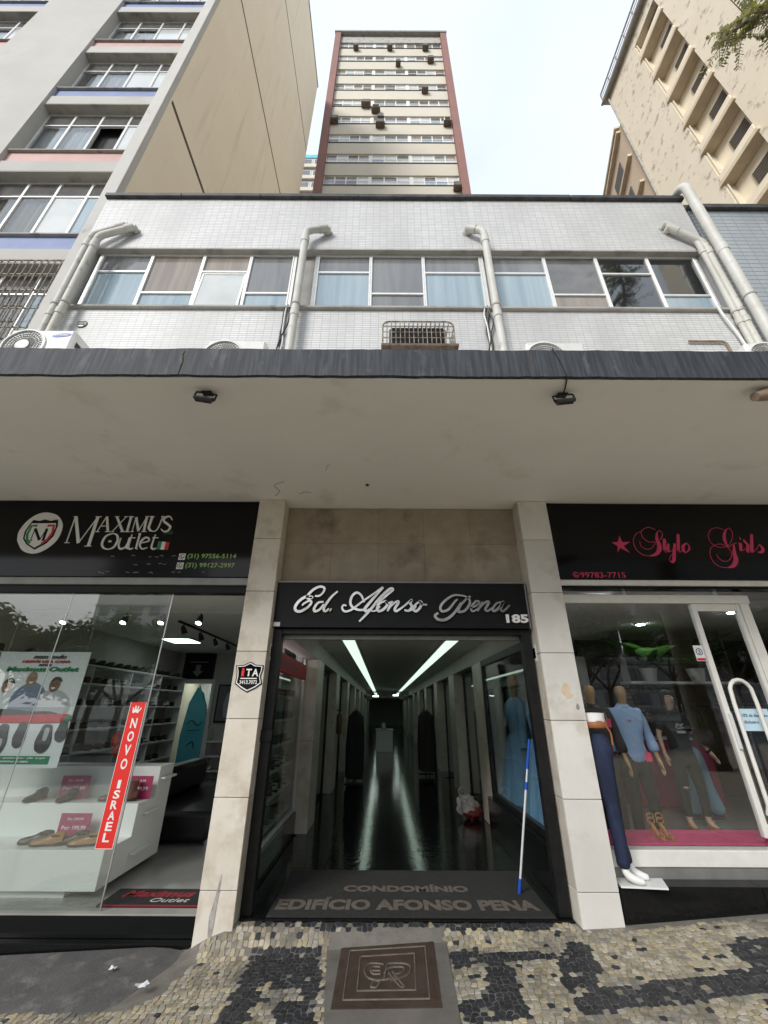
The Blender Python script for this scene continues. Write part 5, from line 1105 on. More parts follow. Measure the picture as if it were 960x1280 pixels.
for k in (-4.30, -3.40): MB().tube([(k, PY+.003, PZ1), (k, PY+.003, 2.95)], .0015, 5).build('cord', 'silver', po)
# vertical banner on the glass
bn = thing('banner', 'narrow red vertical banner with white letters on the shop glass edge', 'banner', (-2.46, 4.53, .52))
MB().box(-2.535, -2.385, 4.532, 4.5365, .52, 1.69).build('sheet', 'banner_red', bn)
mb = MB(); mb.box(-2.539, -2.5352, 4.531, 4.5365, .516, 1.694); mb.box(-2.3848, -2.381, 4.531, 4.5365, .516, 1.694); mb.box(-2.535, -2.385, 4.531, 4.5365, .516, .5198); mb.build('border', 'letter_white', bn)
for i, ch in enumerate('NOVO'): text_mb(MB(), ch, -2.49, -2.43, 1.48-i*.115-.02, 1.48-i*.115+.068, 4.5305, 4.5318, .025).build('letter', 'letter_white', bn)
for i, ch in enumerate('ISRAEL'): text_mb(MB(), ch, -2.475 if ch == 'I' else -2.49, -2.445 if ch == 'I' else -2.43, .965-i*.080-.0, .965-i*.080+.066, 4.5305, 4.5318, .025).build('letter', 'letter_white', bn)
strokes(MB(), [(.02, .03, [(-2.50, 1.60), (-2.47, 1.615), (-2.44, 1.60)]), (.008, .012, [(-2.495, 1.61), (-2.50, 1.645)]), (.008, .012, [(-2.475, 1.62), (-2.478, 1.66)]), (.008, .012, [(-2.455, 1.62), (-2.45, 1.655)]), (.008, .012, [(-2.44, 1.61), (-2.42, 1.64)])], 4.5305, 4.5318).build('hand_mark', 'letter_white', bn)
# entrance mat
mm = thing('door_mat', 'black shop mat with red and white lettering inside the open shoe shop door', 'mat', (-2, 4.8, ZL))
MB().box(-2.45, -1.55, 4.61, 4.98, ZL+.001, ZL+.012).build('pile', 'mat_black', mm)
MB().box(-2.42, -1.53, 4.60, 4.625, ZL+.0121, ZL+.014).build('edge_strip', 'mat_red', mm)
text_mb(MB(), 'Maximus', -2.34, -1.70, 4.80, 4.93, ZL+.014, ZL+.0118, .03, .25, plane='xy').build('lettering', 'mat_red', mm)
text_mb(MB(), 'Outlet', -2.04, -1.70, 4.69, 4.77, ZL+.014, ZL+.0118, .0, .25, plane='xy').build('lettering', 'mat_white', mm)
# sofa
so = thing('sofa', 'low black leatherette sofa bench inside the shoe shop', 'sofa', (-2.75, 6.9, ZL))
MB().box(-3.25, -2.15, 6.25, 8.2, ZL+.06, .46, .05).build('seat', 'leather_black', so, smooth=True)
MB().box(-3.28, -3.0, 6.25, 8.2, .461, .86, .06).build('backrest', 'leather_black', so, smooth=True)
for (x, y) in ((-3.2, 6.35), (-2.2, 6.35), (-3.2, 8.1), (-2.2, 8.1)): MB().lathe([(.02, ZL), (.025, ZL+.061)], (x, y, 0), 8).build('leg', 'silver', so)
# back of the shop: doorway, surfboard-like banner, arrow sign, framed picture
dw = thing('doorway', 'white framed doorway at the back of the shoe shop', 'doorway', (-4.85, 11.5, ZL))
for (x0, x1) in ((-5.38, -5.30), (-4.43, -4.352)): MB().box(x0, x1, 11.44, 11.62, ZL, 2.298).build('jamb', 'frame_white', dw)
MB().box(-5.30, -4.43, 11.44, 11.62, 2.20, 2.298).build('head', 'frame_white', dw)
sb = thing('feather_banner', 'turquoise leaf-shaped banner standing in the back doorway', 'banner', (-4.85, 11.9, ZL))
MB().prism([(-5.18, ZL+.1), (-5.2, 1.0), (-5.12, 1.75), (-4.95, 2.15), (-4.78, 2.0), (-4.62, 1.55), (-4.56, 1.0), (-4.6, ZL+.1)], 11.88, 11.90).build('cloth', 'surf_blue', sb)
strokes(MB(), [(.02, .03, [(-5.08, 1.25), (-4.95, 1.33), (-4.8, 1.22), (-4.68, 1.3)]), (.015, .02, [(-5.05, 1.1), (-4.7, 1.12)]), (.02, .03, [(-5.0, .75), (-4.85, .85), (-4.8, .7)])], 11.870, 11.8795).build('printed_lettering', 'ink_dark', sb)
MB().tube([(-4.56, 11.89, ZL), (-4.55, 11.89, 1.2), (-4.66, 11.89, 1.7), (-4.93, 11.89, 2.18)], .012, 8).build('pole', 'metal_black', sb)
ar = thing('arrow_sign', 'black sign with a white down arrow above the back doorway', 'sign', (-4.8, 11.45, 2.4))
MB().box(-5.25, -4.45, 11.43, 11.498, 2.31, 2.94).build('board', 'sign_black_matte', ar)
MB().prism([(-4.92, 2.65), (-4.80, 2.65), (-4.80, 2.5), (-4.72, 2.5), (-4.86, 2.36), (-5.0, 2.5), (-4.92, 2.5)], 11.42, 11.4295).build('arrow', 'metal_grey', ar)
MB().box(-5.1, -4.62, 11.42, 11.4295, 2.71, 2.73).build('rule', 'metal_grey', ar)
fp = thing('framed_picture', 'framed dark picture on the back wall of the shoe shop', 'picture', (-3.95, 11.48, 1.3))
MB().box(-4.25, -3.62, 11.45, 11.499, 1.30, 2.18).build('frame', 'metal_black', fp); MB().box(-4.21, -3.66, 11.444, 11.4495, 1.34, 2.14).build('print', 'glass_grey', fp)
MB().prism([(-4.02, 1.42), (-3.84, 1.42), (-3.80, 1.72), (-3.86, 1.95), (-3.93, 2.02), (-4.0, 1.95), (-4.06, 1.72)], 11.438, 11.4435).build('figure', 'photo_grey', fp)
bs = thing('back_shelf', 'white low shelves on the back wall of the shoe shop', 'shelf', (-3.4, 11.3, ZL))
for z in (.30, .60, .90): MB().box(-4.25, -2.2, 11.15, 11.495, z-.015, z+.015).build('shelf', 'laminate_white', bs)
MB().box(-4.25, -2.2, 11.47, 11.496, ZL, 1.2).build('back_panel', 'wall_dim', bs)
for k in range(4): MB().box(-4.24+k*.67, -4.21+k*.67, 11.15, 11.469, ZL, 1.18).build('divider', 'laminate_white', bs)
for k in range(8): shoe(rs.choice(('dark', 'black', 'white')), (-4.1+k*.25, 11.3, .616 if k % 2 else .316), pi+.2, f'{ORD[k]} shoe from the doorway on the low white shelves at the back', 'shoes at the back of the shop')
bl = thing('balloons', 'small bunch of red balloons above the white display', 'balloon', (-3.45, 6.2, 1.04))
for (dx, dz) in ((0, .0), (.06, .13), (-.05, .12)): MB().ball((-3.42+dx, 6.1, 1.14+dz), (.075, .07, .09)).build('balloon', 'balloon_red', bl, smooth=True)
MB().tube([(-3.42, 6.1, ZL), (-3.42, 6.1, 1.08)], .006, 6).build('stick', 'silver', bl)
# lights
bl2 = thing('ceiling_light', 'lit lamp in the back room seen through the doorway', 'light', (-4.85, 12.5, 2.9)); MB().box(-5.2, -4.5, 12.3, 12.7, 2.40, 2.44).build('diffuser', 'led_panel', bl2); MB().box(-5.22, -4.48, 12.28, 12.72, 2.441, 2.47).build('frame', 'white_plastic', bl2)
for x in (-5.1, -4.6): MB().tube([(x, 12.5, 2.47), (x, 12.5, 2.95)], .004, 5).build('cord', 'white_plastic', bl2)
lp = thing('ceiling_light', 'square recessed light panel on the shoe shop ceiling', 'light', (-4.3, 9.1, 2.94))
MB().box(-4.65, -4.0, 8.75, 9.40, 2.925, 2.949).build('frame', 'white_plastic', lp); MB().box(-4.61, -4.04, 8.79, 9.36, 2.918, 2.9245).build('diffuser', 'led_panel', lp)
tr_ = thing('light_track', 'white ceiling track carrying the shoe shop spotlights', 'light track', (-3.5, 6.2, 2.94)); MB().box(-5.3, -1.9, 6.17, 6.21, 2.92, 2.949).build('rail', 'white_plastic', tr_)
t2 = thing('light_track', 'black ceiling track running towards the back of the shoe shop', 'light track', (-3.4, 8.5, 2.94)); MB().box(-3.42, -3.38, 6.9, 11.3, 2.92, 2.949).build('rail', 'metal_black', t2)
def spot(x, y, col, lab, body='dark_plastic', tilt=(0, -.5)):
    s_ = thing('spotlight', lab, 'spotlight', (x, y, 2.9), 'spotlights in the shoe shop')
    MB().tube([(x, y, 2.919), (x, y, 2.85)], .01, 6).build('stem', body, s_)
    d = Vector((tilt[0], tilt[1], -1)).normalized(); p0 = Vector((x, y, 2.85))-d*.05; p1 = p0+d*.14
    MB().tube([p0, p0+d*.05, p1], [.025, .04, .05], 12).build('head', body, s_, smooth=True)
    if col: MB().tube([p1+d*.001, p1+d*.004], .04, 12).build('bulb', col, s_)
for (x, col, lab) in ((-2.74, 'spot_cool', 'lit cool white spotlight nearest the entrance'), (-3.30, 'spot_warm', 'lit warm spotlight second from the entrance'), (-3.86, 'spot_cool', 'lit cool white spotlight third from the entrance'), (-4.75, 'spot_warm', 'lit warm spotlight farthest from the entrance')): spot(x, 6.19, col, lab)
for k in range(6): spot(-3.40, 7.1+k*.72, None, f'{ORD[k]} unlit black spotlight from the street on the black ceiling track', tilt=(.4, .2))
# ---------------------------------------------------------------- fashion shop (right)
ZS = .22
struct(MB().box(2.0, 8.6, 4.73, 11.2, -.2, ZS).build('shop_floor', 'floor_shop'))
struct(MB().box(1.97, 8.6, 4.63, 11.3, 2.97, 3.1).build('shop_ceiling', 'ceiling_white'))
w4 = struct(MB().box(2.0, 8.6, 11.2, 11.3, ZS, 2.97).build('shop_wall_back', 'wall_dim'))
struct(MB().box(8.6, 8.7, 4.63, 11.3, ZS, 2.97).build('shop_wall_side', 'wall_dim'))
struct(MB().box(2.001, 2.10, 7.15, 11.2, ZS, 2.97).build('shop_wall_party', 'wall_dim'))
# window frame, glass, door leaf
sf = MB().box(1.972, 4.16, 4.595, 4.66, 2.735, 2.83, .004).build('shopfront_frame', 'frame_white', B)
MB().box(4.03, 4.13, 4.590, 4.67, .517, 2.734, .004).build('frame_post', 'frame_white', sf)
MB().box(1.972, 9, 4.585, 4.70, .395, .515, .005).build('sill', 'frame_white', sf)
MB().box(1.972, 9, 4.600, 4.72, .311, .393).build('riser', 'metal_grey', sf)
MB().box(1.974, 1.999, 4.60, 4.65, .517, 2.734, .003).build('frame_post', 'frame_white', sf)
MB().box(2.0, 3.478, 4.622, 4.630, .517, 2.733).build('glass_panel', 'glass_front', B)
MB().box(2.0, 4.02, 4.622, 4.630, 2.832, 2.90).build('transom_glass', 'glass_shop', B)
for x in (2.75, 3.80): MB().box(x, x+.03, 4.61, 4.65, 2.831, 2.903).build('transom_bracket', 'frame_white', sf)
dl = MB().box(3.48, 3.535, 4.60, 4.655, .60, 2.73, .004).build('door', 'frame_white', B)
MB().box(3.985, 4.025, 4.60, 4.655, .60, 2.73, .004).build('stile', 'frame_white', dl); MB().box(3.536, 3.984, 4.602, 4.653, .60, .70, .004).build('rail', 'frame_white', dl); MB().box(3.536, 3.984, 4.602, 4.653, 2.65, 2.73, .004).build('rail', 'frame_white', dl)
MB().box(3.536, 3.984, 4.624, 4.632, .701, 2.649).build('pane', 'glass_front', dl)
hp = [(3.545, 4.565, .78), (3.545, 4.53, .86)]+[(3.545, 4.53, .9+.09*k) for k in range(10)]+[(3.66-.115*cos(a*pi/8), 4.53, 1.80+.13*sin(a*pi/8)) for a in range(1, 8)]+[(3.775, 4.53, 1.71-.09*k) for k in range(11)]+[(3.775, 4.565, .74)]
MB().tube(hp, .019, 10).build('handle', 'frame_white', dl, smooth=True)
MB().box(3.495, 3.525, 4.575, 4.60, 1.30, 1.62, .004).build('lock_plate', 'aluminium', dl)
MB().box(4.5, 9, 4.64, 4.69, .56, 2.96).build('side_panel', 'wall_dim', B)
MB().box(4.14, 4.49, 4.64, 4.648, .557, 2.90).build('glass_panel', 'glass_shop', B)
nt_ = thing('paper_notice', 'pale blue paper notice stuck to the glass door', 'notice', (3.75, 4.52, 1.45))
MB().box(3.63, 3.93, 4.617, 4.6205, 1.46, 1.66).build('sheet', 'note_blue', nt_)
text_mb(MB(), '10% de desconto', 3.65, 3.91, 1.585, 1.615, 4.6155, 4.6168, .01).build('lettering', 'ink_dark', nt_); text_mb(MB(), 'dinheiro', 3.65, 3.80, 1.525, 1.555, 4.6155, 4.6168, .01).build('lettering', 'ink_dark', nt_)
sk_ = thing('camera_sticker', 'small square sticker on the glass by the door stile', 'sticker', (3.42, 4.61, 2.2))
MB().box(3.37, 3.47, 4.617, 4.6205, 2.12, 2.28).build('sheet', 'poster_white', sk_); strokes(MB(), [(.008, .008, [(3.42+.032*cos(a*pi/6), 2.215+.032*sin(a*pi/6)) for a in range(13)])], 4.6155, 4.6168).build('ring', 'ink_dark', sk_)
MB().box(3.375, 3.465, 4.6155, 4.6168, 2.125, 2.15).build('band', 'flag_red', sk_)
text_mb(MB(), '3', 3.408, 3.432, 2.195, 2.235, 4.6150, 4.6168, .01).build('digit', 'ink_dark', sk_)
# pink display platform
pf = thing('display_platform', 'pink carpeted display platform behind the fashion shop glass', 'platform', (3, 4.9, ZS))
MB().box(2.002, 4.48, 4.735, 5.19, ZS+.001, .515).build('base', 'laminate_white', pf); MB().box(2.002, 4.48, 4.72, 5.20, .516, .532, .004).build('carpet', 'carpet_pink', pf)
# jeans mannequin standing outside on the plinth
jm = thing('mannequin', 'half mannequin in blue jeans and tan belt standing on the shop step', 'mannequin', (2.16, 4.50, .325))
def leg_pts(x, y, z0, hip, s):
    return [(x+s*.02, y+s*.060, hip), (x+s*.02, y+s*.065, hip-.16), (x+.01+s*.02, y+s*.06, hip-.42), (x+.02+s*.03, y+s*.06, hip-.70), (x+.035+s*.05, y+s*.06, z0+.09)]
zb = .325; hip = zb+.92; jx, jy = 2.08, 4.50
pts = [(jx, jy, hip+.10), (jx-.005, jy, hip+.22)]; ed = [(0, 1)]; rd = [(.128, .115), (.122, .110)]
for s in (-1, 1):
    b = len(pts); lp_ = leg_pts(jx, jy, zb, hip-.02, s); pts += lp_; ed += [(0, b)]+[(b+i, b+i+1) for i in range(4)]; rd += [.095, .086, .066, .060, .066]
me = skin_mesh('jeans', pts, ed, rd, 'denim_blue', 3)
for v in me.vertices:
    z = v.co.z; q = .006*sin(z*55+v.co.x*30+v.co.y*25)*max(0, 1-abs(z-zb-.10)/.16)+.005*sin(z*48+v.co.y*40)*max(0, 1-abs(z-zb-.52)/.14)+.005*sin(z*40+v.co.x*50)*max(0, 1-abs(z-hip)/.14); c_ = Vector((v.co.x-jx-.02, v.co.y-jy, 0)); v.co += (c_.normalized() if c_.length > 0 else c_)*q
off = Vector(jm.location)
for v in me.vertices: v.co -= off
link('jeans', me, jm)
MB().lathe([(.106, hip+.24), (.114, hip+.25), (.114, hip+.285), (.106, hip+.295)], (jx, jy, 0), 24, 'z', 0, lambda a, h: 1+.02*abs(sin(a))).build('belt', 'belt_tan', jm, smooth=True)
MB().box(jx-.03, jx+.03, jy-.105, jy-.095, hip+.245, hip+.305, .004).build('buckle', 'silver', jm)
MB().tube(crom([(jx+.05, jy-.10, hip+.27), (jx+.085, jy-.11, hip+.2), (jx+.08, jy-.11, hip+.10)], 4), .008, 6).build('belt_end', 'belt_tan', jm)
MB().lathe([(.096, hip+.29), (.098, hip+.34), (.10, hip+.37), (.03, hip+.375)], (jx, jy, 0), 24, 'z', 0, lambda a, h: 1+.02*abs(sin(a))).build('torso', 'mannequin_white', jm, smooth=True)
for s in (-1, 1):
    x = jx+.035+s*.05; y = jy+s*.06
    me = skin_mesh('foot', [(x, y, zb+.12), (x+.01, y, zb+.06), (x+.06, y-.03, zb+.035), (x+.13, y-.06, zb+.022)], [(0, 1), (1, 2), (2, 3)], [.035, .036, .034, .022], 'mannequin_white')
    for v in me.vertices: v.co -= off
    link('foot', me, jm)
wb = thing('white_board', 'white base board under the jeans mannequin on the black step', 'board', (2.15, 4.5, .31))
MB().add([(1.99, 4.40, .311), (2.36, 4.36, .311), (2.44, 4.58, .311), (2.02, 4.59, .311), (1.99, 4.40, .324), (2.36, 4.36, .324), (2.44, 4.58, .324), (2.02, 4.59, .324)], [(3, 2, 1, 0), (4, 5, 6, 7), (0, 1, 5, 4), (1, 2, 6, 5), (2, 3, 7, 6), (3, 0, 4, 7)]).build('board', 'laminate_white', wb)

# dressed mannequins
def body_skel(x, y, z0, H, arms, rs_=1.0, stance=.10, dep=0.):
    k = H/1.67; P = []; E = []; Rd = []
    def a(p, r, par=None):
        P.append((x+p[0]*k, y+p[1]*k, z0+p[2]*k)); Rd.append((r[0]*k*rs_, r[1]*k*rs_) if isinstance(r, tuple) else r*k*rs_)
        if par is not None: E.append((par, len(P)-1))
        return len(P)-1
    pel = a((0, 0, .90), (.14, .10)); w_ = a((0, .0, 1.06), (.115, .085), pel); ch = a((0, 0, 1.24), (.14, .095), w_); nb = a((0, .005, 1.385), (.055, .05), ch)
    nk = a((0, -.005, 1.44), .045, nb); jaw = a((0, -.02, 1.50), (.058, .066), nk); hd = a((0, -.012, 1.565), (.070, .085), jaw); tp = a((0, -.005, 1.63), (.052, .064), hd)
    for s, (el, wr_, hn) in zip((-1, 1), arms):
        sh = a((s*.165, .005, 1.335), .050, ch); e = a(el, .038, sh); w2_ = a(wr_, .026, e); h_ = a(hn, (.034, .02), w2_)
        dv = (Vector(hn)-Vector(wr_)).normalized()
        for f, (ox, ln) in enumerate(((-.024, .060), (-.008, .072), (.008, .068), (.022, .052))):
            b1 = Vector(hn)+Vector((0, ox, 0))+dv*.035; f1 = a(b1, .0095, h_); f2 = a(b1+dv*ln*.55+Vector((-s*.006, 0, 0)), .0085, f1); a(b1+dv*ln+Vector((-s*.018, 0, 0)), .007, f2)
        t1 = a(Vector(hn)+Vector((-s*.01, -.036, 0)), .0105, h_); a(Vector(hn)+Vector((-s*.018, -.056, 0))+dv*.035, .0085, t1)
    for s in (-1, 1):
        hp_ = a((s*.085, 0, .83), .088, pel); kn = a((s*stance, -.015, .47), .055, hp_); an = a((s*stance*1.05, .02, .09), .036, kn); a((s*stance*1.15, -.06, .035), .034, an); 
        a((s*stance*1.2, -.13, .025), .026, len(P)-1)
    return P, E, Rd
ARM0 = (((-.235, .02, 1.10), (-.255, -.03, .88), (-.262, -.05, .81)), ((.235, .02, 1.10), (.255, -.03, .88), (.262, -.05, .81)))
def shift(me, o):
    for v in me.vertices: v.co -= Vector(o.location)
    return me
def clothes(o, x, y, z0, H, arms, top, bottom, sleeve=1.0, stance=.10, flare=0.):
    k = H/1.67
    def g(p): return (x+p[0]*k, y+p[1]*k, z0+p[2]*k)
    P = [g((0, 0, .80)), g((0, 0, 1.06)), g((0, 0, 1.24)), g((0, .005, 1.375)), g((0, 0, .92)), g((0, .0, 1.45))]; E = [(0, 4), (4, 1), (1, 2), (2, 3), (3, 5)]; Rr = [(.172*k, .130*k), (.142*k, .110*k), (.162*k, .116*k), (.092*k, .078*k), (.160*k, .122*k), (.066*k, .062*k)]
    for s, (el, wr_, hn) in zip((-1, 1), arms):
        b = len(P); sh = Vector((s*.168, .005, 1.335)); e = Vector(el); w2_ = Vector(wr_)
        if sleeve <= 1: q = [sh, sh.lerp(e, .5*sleeve), sh.lerp(e, sleeve)]; r_ = [.062, .058, .058]
        else: q = [sh, e, e.lerp(w2_, sleeve-1)]; r_ = [.062, .052, .05+flare]
        P += [g(v) for v in q]; E += [(2, b), (b, b+1), (b+1, b+2)]; Rr += [v*k for v in r_]
    link('top', shift(skin_mesh('top', P, E, Rr, top), o), o)
    P = [g((0, 0, 1.02)), g((0, 0, .88))]; E = [(0, 1)]; Rr = [(.140*k, .104*k), (.156*k, .116*k)]
    for s in (-1, 1):
        b = len(P); P += [g((s*.09, 0, .80)), g((s*stance, -.015, .47)), g((s*stance*1.05, .02, .12))]; E += [(1, b), (b, b+1), (b+1, b+2)]; Rr += [.100*k, .068*k, .052*k]
    link('trousers', shift(skin_mesh('trousers', P, E, Rr, bottom), o), o)
def mannequin(x, y, H, label, top, bottom, z0=ZS, sleeve=1.85):
    m_ = thing('mannequin', label, 'mannequin', (x, y, z0))
    P, E, Rd = body_skel(x, y, z0+.02, H, ARM0)
    link('figure', shift(skin_mesh('figure', P, E, Rd, 'mannequin_bronze', 2), m_), m_)
    clothes(m_, x, y, z0+.02, H, ARM0, top, bottom, sleeve, flare=.02)
    MB().lathe([(.17, z0), (.17, z0+.012), (.02, z0+.018)], (x, y+.04, 0), 20).build('base_plate', 'silver', m_)
    mb = MB(); k = H/1.67
    mb.tube([(x+.07*cos(t*pi/8), y-.085+.06*abs(cos(t*pi/8))-.02*sin(t*pi/8), z0+.02+(1.37-.12*sin(t*pi/8))*k) for t in range(9)], .007, 6); mb.build('necklace', 'leather_tan', m_)
    return m_
mannequin(2.52, 5.45, 1.72, 'bronze mannequin in a dark blouse half hidden by the pillar', 'blouse_dark', 'cloth_black')
mannequin(2.95, 5.55, 1.72, 'bronze mannequin in a flowered pale blue blouse and black trousers', 'blouse_blue', 'cloth_black')
for (x, z, lab) in ((2.62, 1.50, 'small pink tag hanging on the dark blouse'), (3.0, 1.16, 'small pink tag hanging on the blue blouse mannequin')):
    tg = thing('price_tag', lab, 'price tag', (x, 5.3, z)); MB().box(x-.035, x+.035, 5.325, 5.329, z-.04, z+.05, .001).build('card', 'letter_pink', tg); MB().tube([(x, 5.327, z+.05), (x, 5.38, z+.12)], .002, 5).build('string', 'letter_white', tg)
dk = thing('legs_form', 'pale blue jeans display legs behind the standing person', 'mannequin', (4.78, 7.3, ZS))
P = [(4.78, 7.3, 1.15), (4.78, 7.3, 1.02)]; E = [(0, 1)]; Rr = [(.13, .09), (.14, .10)]
for s in (-1, 1): b = len(P); P += [(4.78+s*.09, 7.3, .95), (4.78+s*.13, 7.3, .62), (4.78+s*.18, 7.3, ZS+.02)]; E += [(1, b), (b, b+1), (b+1, b+2)]; Rr += [.09, .07, .12]
link('jeans', shift(skin_mesh('jeans', P, E, Rr, 'denim_light'), dk), dk)
MB().lathe([(.2, ZS), (.2, ZS+.015), (.02, ZS+.019)], (4.78, 7.3, 0), 18).build('base_plate', 'silver', dk)

# ---- the person inside the shop
px_, py_ = 4.20, 6.6
pe = thing('person', 'person in black T-shirt and ripped black jeans standing inside the fashion shop', 'person', (px_, py_, ZS))
ARMP = (((-.25, .03, 1.11), (-.285, -.06, .90), (-.292, -.085, .83)), ((.255, .03, 1.10), (.315, -.10, .91), (.335, -.14, .85)))
P, E, Rd = body_skel(px_, py_, ZS+.01, 1.66, ARMP, stance=.12)
P = [(p[0]-(.02 if p[2] > ZS+1.38 else 0), p[1]-(.02 if p[2] > ZS+1.45 else 0), p[2]) for p in P]
link('body', shift(skin_mesh('body', P, E, Rd, 'skin', 2), pe), pe)
clothes(pe, px_, py_, ZS+.01, 1.66, ARMP, 'cloth_black', 'denim_black', .85, stance=.12)
hx, hy, hz = px_-.02, py_-.035, ZS+.01+1.57
mb = MB().ball((hx, hy+.028, hz+.015), (.088, .095, .105), 16, 10)
mb.add([], [])
hair = MB()
hair.ball((hx, hy+.032, hz+.018), (.088, .094, .102), 18, 12)
hair.sub(lambda p: p if (p.y > hy+.0 or p.z > hz+.055) else Vector((p.x, max(p.y, hy-.012), p.z)))
for s in (-1, 1):
    hair.tube(crom([(hx+s*.03, hy-.03, hz+.10), (hx+s*.075, hy-.02, hz+.03), (hx+s*.082, hy+.0, hz-.07), (hx+s*.085, hy-.02, hz-.18), (hx+s*.075, hy-.03, hz-.27)], 4), [.016]*4+[.020]*8+[.017]*4+[.006], 10)
hair.tube([(hx, hy+.08, hz+.02), (hx, hy+.105, hz-.12), (hx, hy+.10, hz-.26)], [.075, .085, .05], 12)
hair.build('hair', 'hair_dark', pe, smooth=True)
for s in (-1, 1):
    MB().ball((hx+s*.030, hy-.083, hz+.005), (.013, .006, .006), 8, 6).build('eye', 'letter_white', pe, smooth=True)
    MB().ball((hx+s*.030, hy-.088, hz+.005), (.006, .004, .006), 8, 6).build('pupil', 'hair_dark', pe, smooth=True)
    MB().tube([(hx+s*.014, hy-.087, hz+.022), (hx+s*.032, hy-.088, hz+.026), (hx+s*.046, hy-.078, hz+.02)], .0035, 6).build('eyebrow', 'hair_dark', pe)
    MB().ball((hx+s*.078, hy+.01, hz-.01), (.01, .02, .03), 8, 6).build('ear', 'skin', pe, smooth=True)
MB().tube([(hx, hy-.085, hz+.01), (hx, hy-.100, hz-.022), (hx, hy-.088, hz-.032)], [.007, .012, .008], 8).build('nose', 'skin', pe, smooth=True)
MB().ball((hx, hy-.082, hz-.055), (.022, .007, .007), 10, 6).build('mouth', 'leather_brown', pe, smooth=True)
MB().ball((px_-.118, py_-.075, ZS+.485), (.042, .018, .014), 10, 6).build('knee_rip', 'skin', pe, smooth=True)
strokes(MB(), [(.008, .014, [(px_-.06, ZS+1.20), (px_-.03, ZS+1.25), (px_+.0, ZS+1.22), (px_+.04, ZS+1.25)]), (.006, .01, [(px_-.05, ZS+1.19), (px_+.04, ZS+1.20)])], py_-.13, py_-.1).build('shirt_print', 'photo_grey', pe)
MB().box(px_-.06, px_+.05, py_-.128, py_-.1, ZS+1.13, ZS+1.16).build('shirt_print', 'photo_grey', pe)
for s in (-1, 1):
    MB().tube([(px_+s*.13, py_+.04, ZS+.03), (px_+s*.135, py_-.03, ZS+.03), (px_+s*.145, py_-.14, ZS+.025)], [.042, .045, .032], 10).build('shoe', 'leather_tan', pe, smooth=True)
MB().tube([(px_+.30, py_-.095, ZS+.925), (px_+.315, py_-.10, ZS+.90)], .034, 10).build('bracelet', 'metal_black', pe)
hb = thing('folded_garment', 'dark garment draped over the arm of the standing person', 'clothing', (px_+.2, py_-.12, ZS+1.1))
mb = MB(); vs = []
for i in range(9):
    for j in range(7): vs.append((px_+.10+i*.035, py_-.17-.02*sin(j*1.3+i*.5), ZS+1.20-j*.035+.02*sin(i*.9)))
mb.add(vs, [(i*7+j, i*7+7+j, i*7+8+j, i*7+j+1) for i in range(8) for j in range(6)]).build('cloth', 'blouse_dark', hb, smooth=True)

# furnishings
def rail(x0, x1, y, z, label, cols, seed):
    r_ = thing('clothes_rack', label, 'clothes rack', ((x0+x1)/2, y, ZS)); rr = random.Random(seed)
    MB().tube([(x0, y, ZS+.01), (x0, y, z), (x1, y, z), (x1, y, ZS+.01)], .014, 8).build('frame', 'silver', r_)
    n = int((x1-x0)/.085)
    for k in range(1, n):
        xx = x0+(x1-x0)*k/n; L = rr.uniform(.55, .95)
        MB().lathe([(.19, z-.05-L), (.20, z-.3-L*.3), (.19, z-.25), (.16, z-.12), (.03, z-.03)], (xx, y, 0), 12, 'z', 0, lambda a, h: .22+.78*abs(sin(a))).build('garment', rr.choice(cols), r_, smooth=True)
rail(5.7, 7.8, 8.6, 1.75, 'long clothes rack at the back of the fashion shop', ['blouse_dark', 'leather_brown', 'denim_blue', 'cloth_black', 'plant_green', 'card_wine'], 3)
rail(5.15, 7.0, 6.7, 1.62, 'clothes rack beside the glass door of the fashion shop', ['denim_blue', 'leather_tan', 'plant_green', 'cloth_black', 'denim_light', 'blouse_dark'], 4)
MB().box(2.11, 6.5, 11.14, 11.199, ZS, 1.25).build('wine_panel', 'card_wine', w4)
ctr = thing('sales_counter', 'wine red sales counter behind the person', 'counter', (4.8, 8.3, ZS)); MB().box(4.1, 5.6, 8.0, 8.5, ZS, 1.18, .01).build('body', 'card_wine', ctr); MB().box(4.06, 5.64, 7.96, 8.54, 1.181, 1.21, .005).build('top', 'laminate_white', ctr)
cb_ = thing('wall_cabinet', 'pale mint wall panel behind the mannequins', 'panel', (3.6, 8.6, ZS)); MB().box(3.25, 4.05, 8.62, 8.70, ZS, 2.6, .01).build('panel', 'glass_milk_sky', cb_); MB().box(3.25, 4.05, 8.60, 8.62, 1.82, 1.86).build('shelf_edge', 'laminate_white', cb_)
for (x, z, lab) in ((4.95, 2.0, 'upper patterned framed picture behind the person'), (5.35, 2.12, 'second patterned framed picture behind the person'), (5.15, 1.58, 'lower patterned framed picture behind the person')):
    f_ = thing('framed_picture', lab, 'picture', (x, 8.9, z)); MB().box(x-.14, x+.14, 8.88, 8.90, z-.19, z+.19, .004).build('frame', 'metal_black', f_)
    for i in range(4):
        for j in range(5): MB().box(x-.11+i*.055, x-.065+i*.055, 8.872, 8.8795, z-.16+j*.064, z-.11+j*.064).build('print_block', ('leather_tan', 'photo_dark', 'wall_dim')[(i*2+j*3+i*j) % 3], f_)
    MB().box(x-.01, x+.01, 8.90, 8.95, z-.02, 2.97).build('hanger', 'metal_black', f_)
bk_ = MB().box(4.06, 8.5, 8.95, 8.97, ZS, 2.97).build('partition', 'wall_dark'); struct(bk_)
